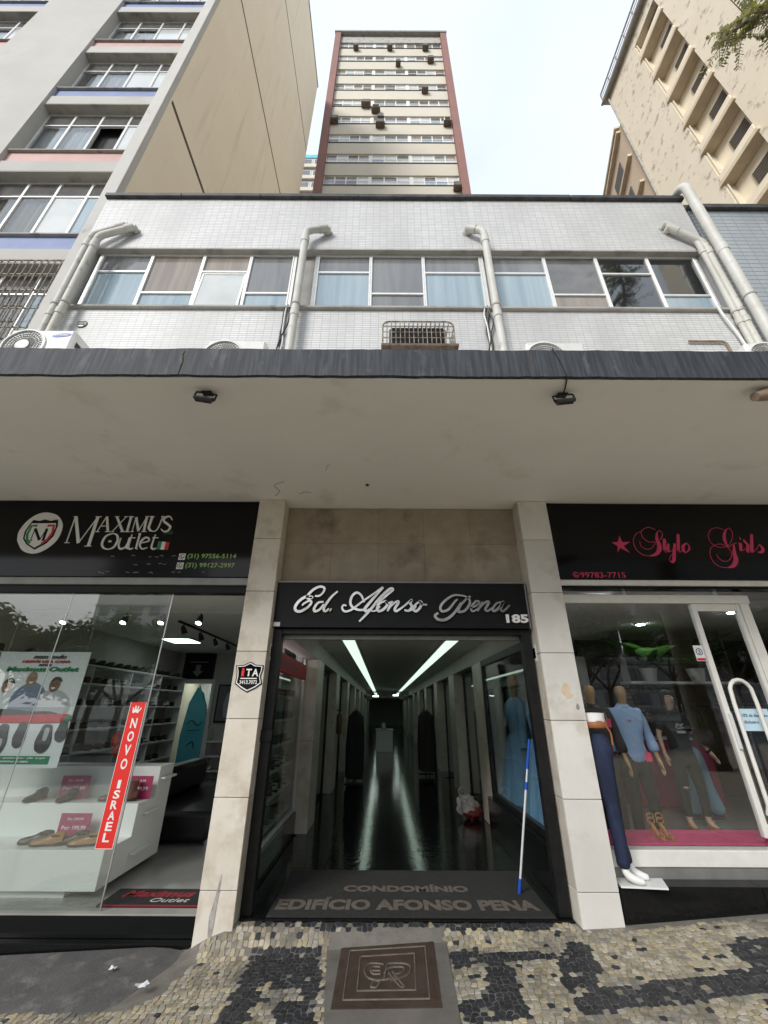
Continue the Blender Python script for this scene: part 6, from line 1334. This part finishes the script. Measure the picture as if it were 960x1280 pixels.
def leafplant(x, y, z, n, L, label, seed, droop=.5):
    pl_ = thing('potted_plant', label, 'plant', (x, y, z)); rr = random.Random(seed)
    MB().lathe([(.10, z), (.14, z+.20), (.15, z+.22), (.13, z+.22)], (x, y, 0), 16).build('pot', 'laminate_white', pl_, smooth=True)
    for k in range(n):
        a = 2.4*k+rr.uniform(-.3, .3); l = L*rr.uniform(.7, 1.1); up = rr.uniform(.25, 1.0); mb = MB(); vs = []; S = 8
        for i in range(S+1):
            t = i/S; r_ = l*t*cos(up*.9); h = z+.22+l*t*sin(up)-droop*l*t*t*.6; w = .5*l*.30*sin(pi*min(1, t*.92+.08))
            c = Vector((x+cos(a)*r_, y+sin(a)*r_, h)); sd = Vector((-sin(a), cos(a), 0))
            vs += [c-sd*w+Vector((0, 0, w*.25)), c, c+sd*w+Vector((0, 0, w*.25))]
        mb.add(vs, [(i*3+j, i*3+3+j, i*3+4+j, i*3+j+1) for i in range(S) for j in range(2)]).build('leaf', 'plant_green', pl_, smooth=True)
sh_ = thing('wall_shelf', 'white high shelf carrying green plants in the fashion shop', 'shelf', (5.2, 7.8, 2.05)); MB().box(4.3, 6.2, 7.62, 7.98, 2.05, 2.09).build('board', 'laminate_white', sh_)
for x in (4.32, 6.16): MB().box(x, x+.02, 7.7, 7.9, 2.091, 2.97).build('hanger', 'silver', sh_)
leafplant(4.75, 7.8, 2.091, 22, 1.05, 'large-leaved green plant on the high shelf, nearer the pillar', 1)
leafplant(5.6, 7.8, 2.091, 22, 1.05, 'large-leaved green plant on the high shelf, nearer the door', 2)
hs = thing('sandals', 'pair of tan high-heeled sandals on the pink carpet', 'shoes', (2.72, 4.92, .532)); SD = -.04
for dx in (0, .09):
    x = 2.66+dx
    MB().tube(crom([(x, 4.80, .545), (x, 4.86, .548), (x, 4.93, .61), (x, 4.97, .625)], 4), .018, 8).build('sole', 'leather_tan', hs, smooth=True)
    MB().tube([(x, 4.975, .62), (x, 4.97, .533)], .007, 8).build('heel', 'leather_tan', hs)
    for (yy, zz, r_) in ((4.83, .56, .032), (4.95, .66, .035), (4.955, .695, .034)):
        MB().tube([(x+r_*cos(a*pi/6), yy, zz+r_*.7*sin(a*pi/6)) for a in range(13)], .006, 6).build('strap', 'leather_tan', hs)
for (x, y) in ((2.75, 5.2), (3.7, 5.3), (5.2, 6.1), (4.4, 7.1)):  # ceiling lamps added to brighten the person and mannequins
    dl_ = thing('downlight', f'added fill downlight in the fashion shop, {"nearest the pillar" if x < 3 else "nearest the glass" if x < 4 else "above the shelf of plants" if x < 5 else "above the door rack"}', 'light', (x, y, 2.96))
    MB().lathe([(.07, 2.955), (.075, 2.969)], (x, y, 0), 16).build('ring', 'white_plastic', dl_); MB().lathe([(.065, 2.950), (.065, 2.9545)], (x, y, 0), 16).build('bulb', 'fill_cool', dl_)
# ---------------------------------------------------------------- pipes, air conditioners, floodlights
def pipe(name, pts, r, mat, label, clamps=(), joints=(), cat='pipe', group=None):
    o = thing(name, label, cat, pts[-1], group)
    MB().tube(pts, r, 14).build('tube', mat, o, smooth=True)
    for (x, y, z) in clamps: 
        MB().lathe([(r+.006, z-.015), (r+.010, z-.012), (r+.010, z+.012), (r+.006, z+.015)], (x, y, 0), 14).build('clamp', 'concrete_dirty', o)
    for (p, q) in joints: MB().tube([p, q], r+.010, 14).build('socket', mat, o, smooth=True)
    return o
def bend(a, b, c, n=5):
    a, b, c = Vector(a), Vector(b), Vector(c); return [a*(1-t)**2+2*b*t*(1-t)+c*t*t for t in [i/n for i in range(n+1)]]
def down(x, y, top, ex, r, mat, label, ztop=9.18, zb=4.19, dx=.09, name='drain_pipe'):
    k = Vector((x, y, ztop)); e = Vector((ex, 4.31, top)); u = (e-k).normalized()
    pts = [(x, y, zb)]+[(x, y, z) for z in (5.5, 7.0, 8.5)]+bend((x, y, ztop-.10), k, k+u*.10)+[e]
    o = pipe(name, pts, r, mat, label, [(x, y, 7.2)], [((x, y, ztop-.34), (x, y, ztop-.20)), ((x, y, 6.95), (x, y, 7.06)), (e-u*.16, e)])
    MB().tube([(e.x, 4.27, e.z), (e.x, 4.41, e.z+.01)], r*1.02, 14).build('wall_stub', mat, o, smooth=True)
    MB().lathe([(r*1.5, 0), (r*1.35, .008)], (e.x, 4.4005, e.z+.01), 16, 'y').build('mortar_patch', 'concrete_dirty', o)
    return o
down(-5.06, 4.26, 9.36, -4.62, .052, 'pipe_cream', 'cream drain pipe at the left corner of the facade, outer of the pair', 8.98)
down(-4.90, 4.23, 9.30, -4.46, .056, 'pipe_cream', 'cream drain pipe at the left corner of the facade, inner of the pair', 8.90)
down(-1.37, 4.24, 9.29, -1.03, .060, 'pipe_white', 'drain pipe left of the middle windows elbowed into the tiles', 9.10)
down(1.70, 4.24, 9.30, 1.46, .060, 'pipe_white', 'drain pipe right of the middle windows elbowed into the tiles', 9.12)
down(5.50, 4.31, 9.36, 5.04, .055, 'pipe_cream', 'short cream pipe beside the thick white downpipe on the right', 8.94)
down(5.43, 4.33, 9.46, 5.0, .045, 'pipe_cream', 'thin cream pipe angled into the tiles at the right corner', 9.0)
pipe('drain_pipe', [(5.62, 4.20, 4.19), (5.62, 4.20, 6), (5.62, 4.20, 8), (5.60, 4.20, 10.0)]+bend((5.60, 4.20, 10.35), (5.60, 4.20, 10.58), (5.58, 4.42, 10.58))+[(5.56, 4.62, 10.55)], .078, 'pipe_white', 'thick white downpipe climbing over the parapet at the right corner', [(5.62, 4.20, 7.4)], [((5.62, 4.20, 8.5), (5.62, 4.20, 8.66))])
# cables hanging beside two pipes
for (x, lab) in ((-1.56, 'tangled black cables taped beside the left middle drain pipe'), (1.58, 'tangled black cables taped beside the right middle drain pipe')):
    o = thing('cable_bundle', lab, 'cable', (x, 4.37, 6.4)); rr = random.Random(int(x*100))
    for k in range(4):
        pts = []; xx = x+rr.uniform(-.03, .03)
        for z in range(12): pts.append((xx+rr.uniform(-.02, .02)+(.06*sin(z*.9) if k == 3 else 0), 4.375-.02*k*.3, 7.36-z*.20))
        MB().tube(crom(pts, 3), .012 if k else .02, 6).build('cable', ('dark_plastic', 'dark_plastic', 'white_plastic', 'dark_plastic')[k], o)
o = thing('cable_bundle', 'thin grey pipe and cables at the right end of the spandrel', 'cable', (5.2, 4.38, 6.5))
MB().tube([(4.55, 4.37, 6.62), (5.05, 4.37, 6.62), (5.10, 4.37, 6.58), (5.12, 4.37, 6.2)], .018, 8).build('pipe', 'brown_fitting', o); MB().tube(crom([(5.20, 4.33, 7.36), (5.23, 4.33, 7.1), (5.30, 4.34, 6.8), (5.34, 4.34, 6.4), (5.36, 4.34, 5.6)], 4), .02, 6).build('cable', 'white_plastic', o)
vt = thing('wall_vent', 'small round grey vent cap on the tiles by the left pipes', 'vent', (-4.66, 4.39, 6.95)); MB().lathe([(.075, 0), (.08, .012), (.07, .02), (.05, .022)], (-4.66, 4.399, 6.95), 18, 'y').build('cap', 'metal_grey', vt)
for k in range(3): MB().box(-4.72, -4.60, 4.370, 4.3765, 6.915+k*.03, 6.925+k*.03).build('louvre', 'dark_plastic', vt)

def condenser(x, y, z, label, logo=False, W=.74, H=.54, D=.28, rz=0.):
    c = thing('condenser', label, 'air conditioner', (x, y, z), 'outdoor units on the canopy')
    b = MB().box(x-W/2, x+W/2, y, y+D, z+.05, z+H, .018).build('case', 'white_plastic', c)
    fx = x-W*.20; fz = z+.05+(H-.05)*.5; R_ = (H-.05)*.43
    MB().lathe([(R_+.02, 0), (R_+.02, .012), (R_, .016), (R_, .002)], (fx, y-.001, fz), 36, 'y').build('fan_ring', 'white_plastic', c, smooth=True)
    MB().lathe([(R_, 0), (R_, .001)], (fx, y-.0015, fz), 36, 'y').build('fan_opening', 'dark_plastic', c)
    mb = MB()
    for k in range(1, 7): rr = R_*k/7; mb.tube([(fx+rr*cos(a*pi/14), y-.013, fz+rr*sin(a*pi/14)) for a in range(29)], .0035, 4, False)
    for k in range(36): a = k*pi/18; mb.tube([(fx+.05*cos(a), y-.012, fz+.05*sin(a)), (fx+R_*cos(a+.35), y-.012, fz+R_*sin(a+.35))], .0028, 4, False)
    mb.build('guard', 'metal_grey', c); MB().lathe([(.062, 0), (.062, .004), (.05, .008)], (fx, y-.013, fz), 20, 'y').build('hub', 'white_plastic', c, smooth=True)
    for s in (-1, 1): MB().box(x+s*W*.32-.03, x+s*W*.32+.03, y+.02, y+D-.02, z, z+.049).build('foot', 'dark_plastic', c)
    if logo:
        q = MB().prism([(x+.19+.085*cos(a*pi/12), z+H-.075+.022*sin(a*pi/12)+.012*cos(a*pi/12)) for a in range(24)], y-.004, y-.0005).build('badge', 'blue_logo', c)
        text_mb(MB(), 'SAMSUNG', x+.125, x+.255, z+H-.085, z+H-.066, y-.006, y-.0042, .01).build('badge_lettering', 'letter_white', q)
    mb = MB(); mb.box(x+W/2+.0005, x+W/2+.004, y+.05, y+.11, z+.30, z+.36); mb.box(x+W/2+.0005, x+W/2+.004, y+.17, y+.22, z+.15, z+.24); mb.build('side_recess', 'dark_plastic', c)
    return c
condenser(-3.19, 2.70, 4.36, 'white air conditioner unit with fan at the left end of the canopy roof', True, W=.60, H=.47)
condenser(-1.32, 2.62, 4.187, 'white air conditioner unit peeking over the canopy near the left floodlight', H=.425, W=.52)
condenser(1.52, 2.62, 4.187, 'white air conditioner unit peeking over the canopy near the right floodlight', H=.425, W=.52)
condenser(3.48, 2.62, 4.187, 'white air conditioner unit peeking over the canopy by the right corner pipe', H=.435, W=.52)
st = thing('unit_stand', 'steel stand under the leftmost canopy air conditioner', 'stand', (-3.16, 2.75, 4.186))
for x in (-3.40, -3.02): MB().box(x, x+.04, 2.68, 2.90, 4.186, 4.359).build('leg', 'rust', st)
# caged window unit
cg = thing('caged_air_conditioner', 'rusty window air conditioner inside a barred cage above the canopy', 'air conditioner', (.46, 4.2, 6.05))
MB().box(.06, .86, 4.06, 4.395, 6.13, 6.50, .02).build('case', 'rust', cg)
mb = MB()
for k in range(14): mb.box(.10, .82, 4.045, 4.059, 6.16+k*.024, 6.17+k*.024)
mb.build('grille', 'dark_plastic', cg)
MB().box(-.05, 1.0, 3.96, 4.395, 6.05, 6.09).build('bracket', 'rust', cg)
for x in (-.04, .96): MB().prism([(4.0, 6.049), (4.395, 6.049), (4.395, 5.75)], x, x+.03, plane='yz').build('brace', 'rust', cg)
rc = .10; out_ = [(-.03, 6.09), (-.03, 6.42)]+[(-.03+rc-rc*cos(a*pi/12), 6.42+rc*sin(a*pi/12)) for a in range(1, 7)]+[(.95-rc+rc*sin(a*pi/12), 6.42+rc*cos(a*pi/12)) for a in range(0, 7)]+[(.95, 6.09)]
MB().tube([(x, 3.97, z) for x, z in out_], .012, 6).build('cage_frame', 'cage_paint', cg); MB().tube([(x, 4.39, z) for x, z in out_], .012, 6).build('cage_frame', 'cage_paint', cg)
for k in range(15): 
    x = .03+k*.061; zt = 6.52 if .08 < x < .84 else 6.49
    MB().tube([(x, 3.968, 6.09), (x, 3.968, zt), (x, 4.39, zt+.002)], .0065, 5).build('bar', 'cage_paint', cg)
for z in (6.20, 6.31, 6.42): MB().tube([(-.03, 4.39, z), (-.03, 3.966, z), (.95, 3.966, z), (.95, 4.39, z)], .007, 5).build('bar', 'cage_paint', cg)
for y in (4.08, 4.2, 4.3): 
    MB().tube([(-.032, y, 6.09), (-.032, y, 6.45)], .006, 5).build('bar', 'cage_paint', cg); MB().tube([(.952, y, 6.09), (.952, y, 6.45)], .006, 5).build('bar', 'cage_paint', cg)

def floodlight(x, y, label, rz, cab):
    f = thing('floodlight', label, 'floodlight', (x, y, 3.93), 'floodlights under the canopy')
    R_ = Matrix.Rotation(rz, 4, 'Z') @ Matrix.Rotation(radians(-50), 4, 'X'); o0 = Vector((x, y, 3.835))
    def fn(p): return R_ @ (p*.72)+o0
    MB().box(-.095, .095, -.022, .022, -.065, .065, .008).sub(fn).build('housing', 'dark_plastic', f)
    MB().box(-.083, .083, -.026, -.0225, -.053, .053).sub(fn).build('lens', 'glass_dark', f)
    mb = MB()
    for k in range(7): mb.box(-.08+k*.024, -.072+k*.024, .0222, .042, -.055, .055)
    mb.sub(fn).build('fin', 'dark_plastic', f)
    mb = MB(); a = fn(Vector((-.105, 0, 0))); b = fn(Vector((.105, 0, 0)))
    mb.tube([a, (a.x, a.y+.02, 3.905), (x, y+.03, 3.922), (b.x, b.y+.02, 3.905), b], .008, 6); mb.build('yoke', 'dark_plastic', f)
    MB().box(x-.04, x+.04, y+.0, y+.06, 3.912, 3.9175).build('base_plate', 'dark_plastic', f)
    if cab: MB().tube(crom([(x, y+.02, 3.91), (x-.01, y-.05, 3.905), (x-.03, 2.36, 3.912), (x-.04, 2.328, 3.94), (x-.06, 2.328, 4.08), (x-.10, 2.328, 4.21)], 4), .006, 6).build('cable', 'dark_plastic', f)
floodlight(-1.42, 2.50, 'black floodlight hanging under the canopy on the left', .25, False)
floodlight(1.42, 2.50, 'black floodlight with a cable under the canopy on the right', -.18, True)
pc_ = thing('pipe_stub', 'broken brown pipe stub sticking out under the right canopy edge', 'pipe', (2.98, 2.46, 3.85)); MB().tube([(2.86, 2.44, 3.83), (2.95, 2.45, 3.86), (3.10, 2.46, 3.90), (3.2, 2.46, 3.917)], [.035, .05, .055, .05], 12).build('tube', 'brown_fitting', pc_, smooth=True)
# ---------------------------------------------------------------- trees and the far side of the avenue
def limbs(mb, p, d, L, r, depth, rr, tips, spread=.55):
    pts = [p]; q = Vector(p); dd = Vector(d).normalized()
    for k in range(4):
        dd = (dd+Vector((rr.uniform(-.2, .2), rr.uniform(-.2, .2), rr.uniform(-.08, .14)))).normalized(); q = q+dd*L/4; pts.append(q.copy())
    mb.tube(pts, [r*(1-.12*i) for i in range(5)], 8 if depth > 1 else 5)
    if depth == 0: tips.append((pts[-1], dd)); tips.append((pts[2], dd)); return
    for k in range(3 if depth > 1 else 4):
        a = rr.uniform(0, 2*pi); side_ = dd.orthogonal().normalized(); side_ = Matrix.Rotation(a, 3, dd) @ side_
        limbs(mb, pts[-1] if k else pts[3], (dd+side_*rr.uniform(spread, spread+.5)).normalized(), L*rr.uniform(.6, .8), r*.55, depth-1, rr, tips, spread)
def leaves(mb, c, rad, n, size, rr):
    for _ in range(n):
        v = Vector((rr.gauss(0, 1), rr.gauss(0, 1), rr.gauss(0, .7))); v = v.normalized()*rad*rr.random()**.45; p = Vector(c)+v
        a = Vector((rr.uniform(-1, 1), rr.uniform(-1, 1), rr.uniform(-.5, .5))).normalized(); b = a.orthogonal().normalized(); b = Matrix.Rotation(rr.uniform(0, 6.28), 3, a) @ b
        l = size*rr.uniform(.7, 1.3); w = l*.42
        mb.add([p-a*l, p+b*w, p+a*l, p-b*w], [(0, 1, 2, 3)])
def tree_meshes(seed, h, L, r, size, nleaf, rad, leafm):
    rr = random.Random(seed); t = MB(); c = MB(); tips = []
    t.tube([(0, 0, -.4), (0, 0, .3), (.05, .03, h*.6), (.02, -.02, h)], [r*1.5, r*1.1, r*.95, r*.85], 12)
    for k in range(4):
        a = k*pi/2+rr.uniform(-.4, .4); limbs(t, (.02, -.02, h-.1), (cos(a)*.7, sin(a)*.7, .8), L, r*.55, 2, rr, tips)
    for (p, d) in tips: leaves(c, p, rad, nleaf, size, rr)
    return t.mesh('trunk', 'bark', smooth=True), c.mesh('crown', leafm)
def tree(me, loc, rz, s, label, group='street trees along the avenue'):
    o = thing('street_tree', label, 'tree', loc, group); o.rotation_euler = (0, 0, rz); o.scale = (s, s, s)
    link('trunk', me[0], o); link('crown', me[1], o); return o
tm = tree_meshes(21, 3.2, 2.6, .20, .15, 26, .75, 'leaf')
tree(tm, (-13, -21, zg(-12)), .4, .85, 'tree on the median reflected at the left edge of the shoe shop glass')
tree(tm, (-21, -22, zg(-12)), 1.9, .92, 'leafy tree on the median reflected behind the hanging poster')
tree(tm, (-29, -21, zg(-12)), 3.3, .95, 'broad tree on the median reflected near the sky in the shop glass')
tree(tm, (-6, -22, zg(-6)), 4.4, .8, 'tree on the median reflected beside the pillar')
tree(tm, (9, -20, zg(9)), 5.2, .9, 'tree on the median reflected in the fashion shop window')
tree(tm, (20, -21, zg(12)), .9, .9, 'tree on the median reflected by the glass door')
# tree at the kerb whose branch hangs into the upper right corner
rr = random.Random(33); t = MB(); c = MB(); tips = []
bx, by = 7.6, -1.6
t.tube([(bx, by, zg(bx)-.3), (bx, by, .6), (bx+.1, by-.1, 4), (bx-.05, by, 8.0)], [.36, .27, .24, .21], 14)
for k, (dx, dy, dz) in enumerate(((.6, -.5, .8), (.7, .15, .9), (-.1, -.8, .8), (.2, -.2, 1.0))): limbs(t, (bx-.05, by, 7.9), (dx, dy, dz), 2.4, .12, 2, rr, tips)
for (p, d) in tips:
    if p.y < 1.4 and p.x > 5.0: leaves(c, p, .6, 34, .09, rr)
def spray(p, d, L, n, rr_):
    """a drooping twig with paired leaflets"""
    p = Vector(p); d = Vector(d).normalized(); pts = []
    for k in range(7): pts.append(p.copy()); p = p+d*L/6; d = (d+Vector((0, 0, -.10))).normalized()
    t.tube(pts, [.008*(1-.1*k) for k in range(7)], 4, False)
    sd = d.cross(Vector((0, 0, 1))).normalized()
    for k in range(n):
        f = (k+1)/n*5.9; i = int(f); q = pts[i].lerp(pts[min(i+1, 6)], f-i)
        for s in (-1, 1):
            a = (sd*s+d*.5+Vector((rr_.uniform(-.3, .3), rr_.uniform(-.3, .3), rr_.uniform(-.5, .2)))).normalized(); b = d.cross(a).normalized(); b = (d*.6+b*.8).normalized(); l = rr_.uniform(.055, .10); w = l*.32
            c.add([q, q+a*l*.5+b*w, q+a*l, q+a*l*.5-b*w], [(0, 1, 2, 3)])
main = crom([(bx-.05, by, 7.7), (6.9, -.2, 9.4), (6.5, 1.1, 10.7), (6.15, 2.1, 11.4), (5.7, 2.6, 11.75)], 5)
t.tube(main, [.10-.0042*i for i in range(len(main))], 8)
for k in range(66):
    i = rr.randint(11, len(main)-1); p0 = main[i]+Vector((rr.uniform(-.12, .12), rr.uniform(-.1, .1), rr.uniform(-.1, .1)))
    spray(p0, (rr.uniform(-1, .9), rr.uniform(-.7, .75), rr.uniform(-.55, .4)), rr.uniform(.3, .72), 13, rr)
tr = thing('street_tree', 'kerbside tree whose feathery branch hangs into the upper right corner', 'tree', (bx, by, zg(bx)))
t.build('trunk', 'bark', tr, smooth=True); c.build('crown', 'leaf_light', tr)
tree(tree_meshes(44, 6.5, 2.5, .22, .10, 26, .7, 'leaf'), (14.0, -1.4, zg(12)), .3, 1.0, 'kerbside tree farther along, mirrored in the upper right windows')

# building across the avenue, seen only as a reflection
O = thing('apartment_block', 'pale slab block across the avenue mirrored in the shoe shop glass', 'building', (-30, -52, -1.2))
MB().box(-43, -32.5, -64, -52, -1.3, 40).build('wall', 'plaster_pale', O)
MB().box(-43.3, -32.2, -64, -51.6, 40, 40.6).build('roof', 'concrete', O)
for i in range(12):
    for j in range(4):
        x = -42.4+j*2.5; z = 1.5+i*3.05
        w_ = MB().box(x, x+1.7, -52.06, -51.99, z, z+1.5).build('window', 'frame_white', O); 
        MB().box(x+.08, x+1.62, -51.985, -51.975, z+.08, z+1.42).build('pane', 'glass_smoke', w_)
    MB().box(-43, -32.5, -51.99, -51.7, -.1+i*3.05, .15+i*3.05).build('ledge', 'concrete', O)
O2 = thing('apartment_block', 'brownish slab block across the avenue mirrored in the fashion shop glass', 'building', (30, -52, -1.2))
MB().box(6, 70, -66, -54, -1.3, 34).build('wall', 'wall_dim', O2)
for i in range(6):
    MB().box(6, 70, -53.99, -53.7, 1.2+i*3.2, 1.8+i*3.2).build('ledge', 'concrete', O2)
    for j in range(16):
        x = 8+j*3.9; z = 2.2+i*3.2; MB().box(x, x+2.6, -53.99, -53.95, z, z+1.6).build('window', 'glass_smoke', O2)
tm2 = tree_meshes(52, 2.2, 2.7, .20, .24, 60, 1.0, 'leaf')
for k, (x, y, r_, sc) in enumerate(((-17, -20, .6, 1.0), (-20.5, -22.5, 2.0, 1.05), (-25, -20.5, 3.1, 1.0), (-27.5, -23, 4.4, 1.1), (-32, -22, 5.5, 1.1), (-10, -21, 1.2, .85))):
    tree(tm2, (x, y, zg(-12)), r_, sc, ('first', 'second', 'third', 'fourth', 'fifth', 'sixth')[k]+' dense low tree of the row mirrored in the shoe shop glass')
for k, (x, y, r_, sc) in enumerate(((13, -19, 1.1, .95), (17, -24, 2.7, 1.0), (25, -22, 4.0, 1.0), (31, -24, .3, 1.05))):
    tree(tm2, (x, y, zg(12)), r_, sc, ('second', 'third', 'fourth', 'fifth')[k]+' median tree from the entrance mirrored in the fashion shop glass')

# parked car at the kerb, mirrored in the fashion shop window
CR = thing('parked_car', 'dark parked car at the kerb mirrored in the fashion shop window', 'car', (7.2, -6.3, zg(7.2)-.14))
cx, cyy, cz = 7.2, -6.3, zg(7.2)-.14
prof = [(-2.05, .30), (-2.1, .55), (-2.0, .78), (-1.55, .90), (-1.25, .93), (-.65, 1.36), (-.2, 1.44), (.6, 1.42), (1.25, 1.05), (1.9, .98), (2.08, .80), (2.1, .35), (1.9, .26), (-1.9, .24)]
def loftcar(mb, pr, ws):
    n = len(pr); vs = []
    for (yy, sc) in ws: vs += [(cx+x*(1-.02*(1-sc)), cyy+yy, cz+.24+(z-.24)*sc) for x, z in pr]
    fs = [tuple(range(n-1, -1, -1)), tuple((len(ws)-1)*n+k for k in range(n))]
    for i in range(len(ws)-1):
        for k in range(n): fs.append((i*n+k, i*n+(k+1) % n, (i+1)*n+(k+1) % n, (i+1)*n+k))
    return mb.add(vs, fs)
loftcar(MB(), prof, [(-.86, .62), (-.84, .70), (-.72, .97), (-.4, 1), (.4, 1), (.72, .97), (.84, .70), (.86, .62)]).build('body', 'car_paint', CR, smooth=True)
for s in (-1, 1):
    MB().add([(cx-1.15, cyy+s*.80, cz+.95), (cx+1.15, cyy+s*.80, cz+.98), (cx+.55, cyy+s*.735, cz+1.34), (cx-.6, cyy+s*.735, cz+1.30)], [(0, 1, 2, 3) if s < 0 else (3, 2, 1, 0)]).build('side_window', 'glass_dark', CR)
    for x in (-1.3, 1.32):
        w_ = MB().lathe([(.26, -.1), (.31, -.08), (.31, .08), (.26, .1)], (cx+x, cyy+s*.80, cz+.31), 22, 'y').build('wheel', 'tyre', CR, smooth=True); MB().lathe([(.19, -.105), (.19, .105)], (cx+x, cyy+s*.80, cz+.31), 16, 'y').build('rim', 'silver', w_)
    MB().ball((cx-2.0, cyy+s*.6, cz+.68), (.08, .14, .07)).build('headlight', 'glass_milk_sky', CR, smooth=True); MB().ball((cx+2.02, cyy+s*.62, cz+.78), (.06, .12, .08)).build('tail_light', 'flag_red', CR, smooth=True)
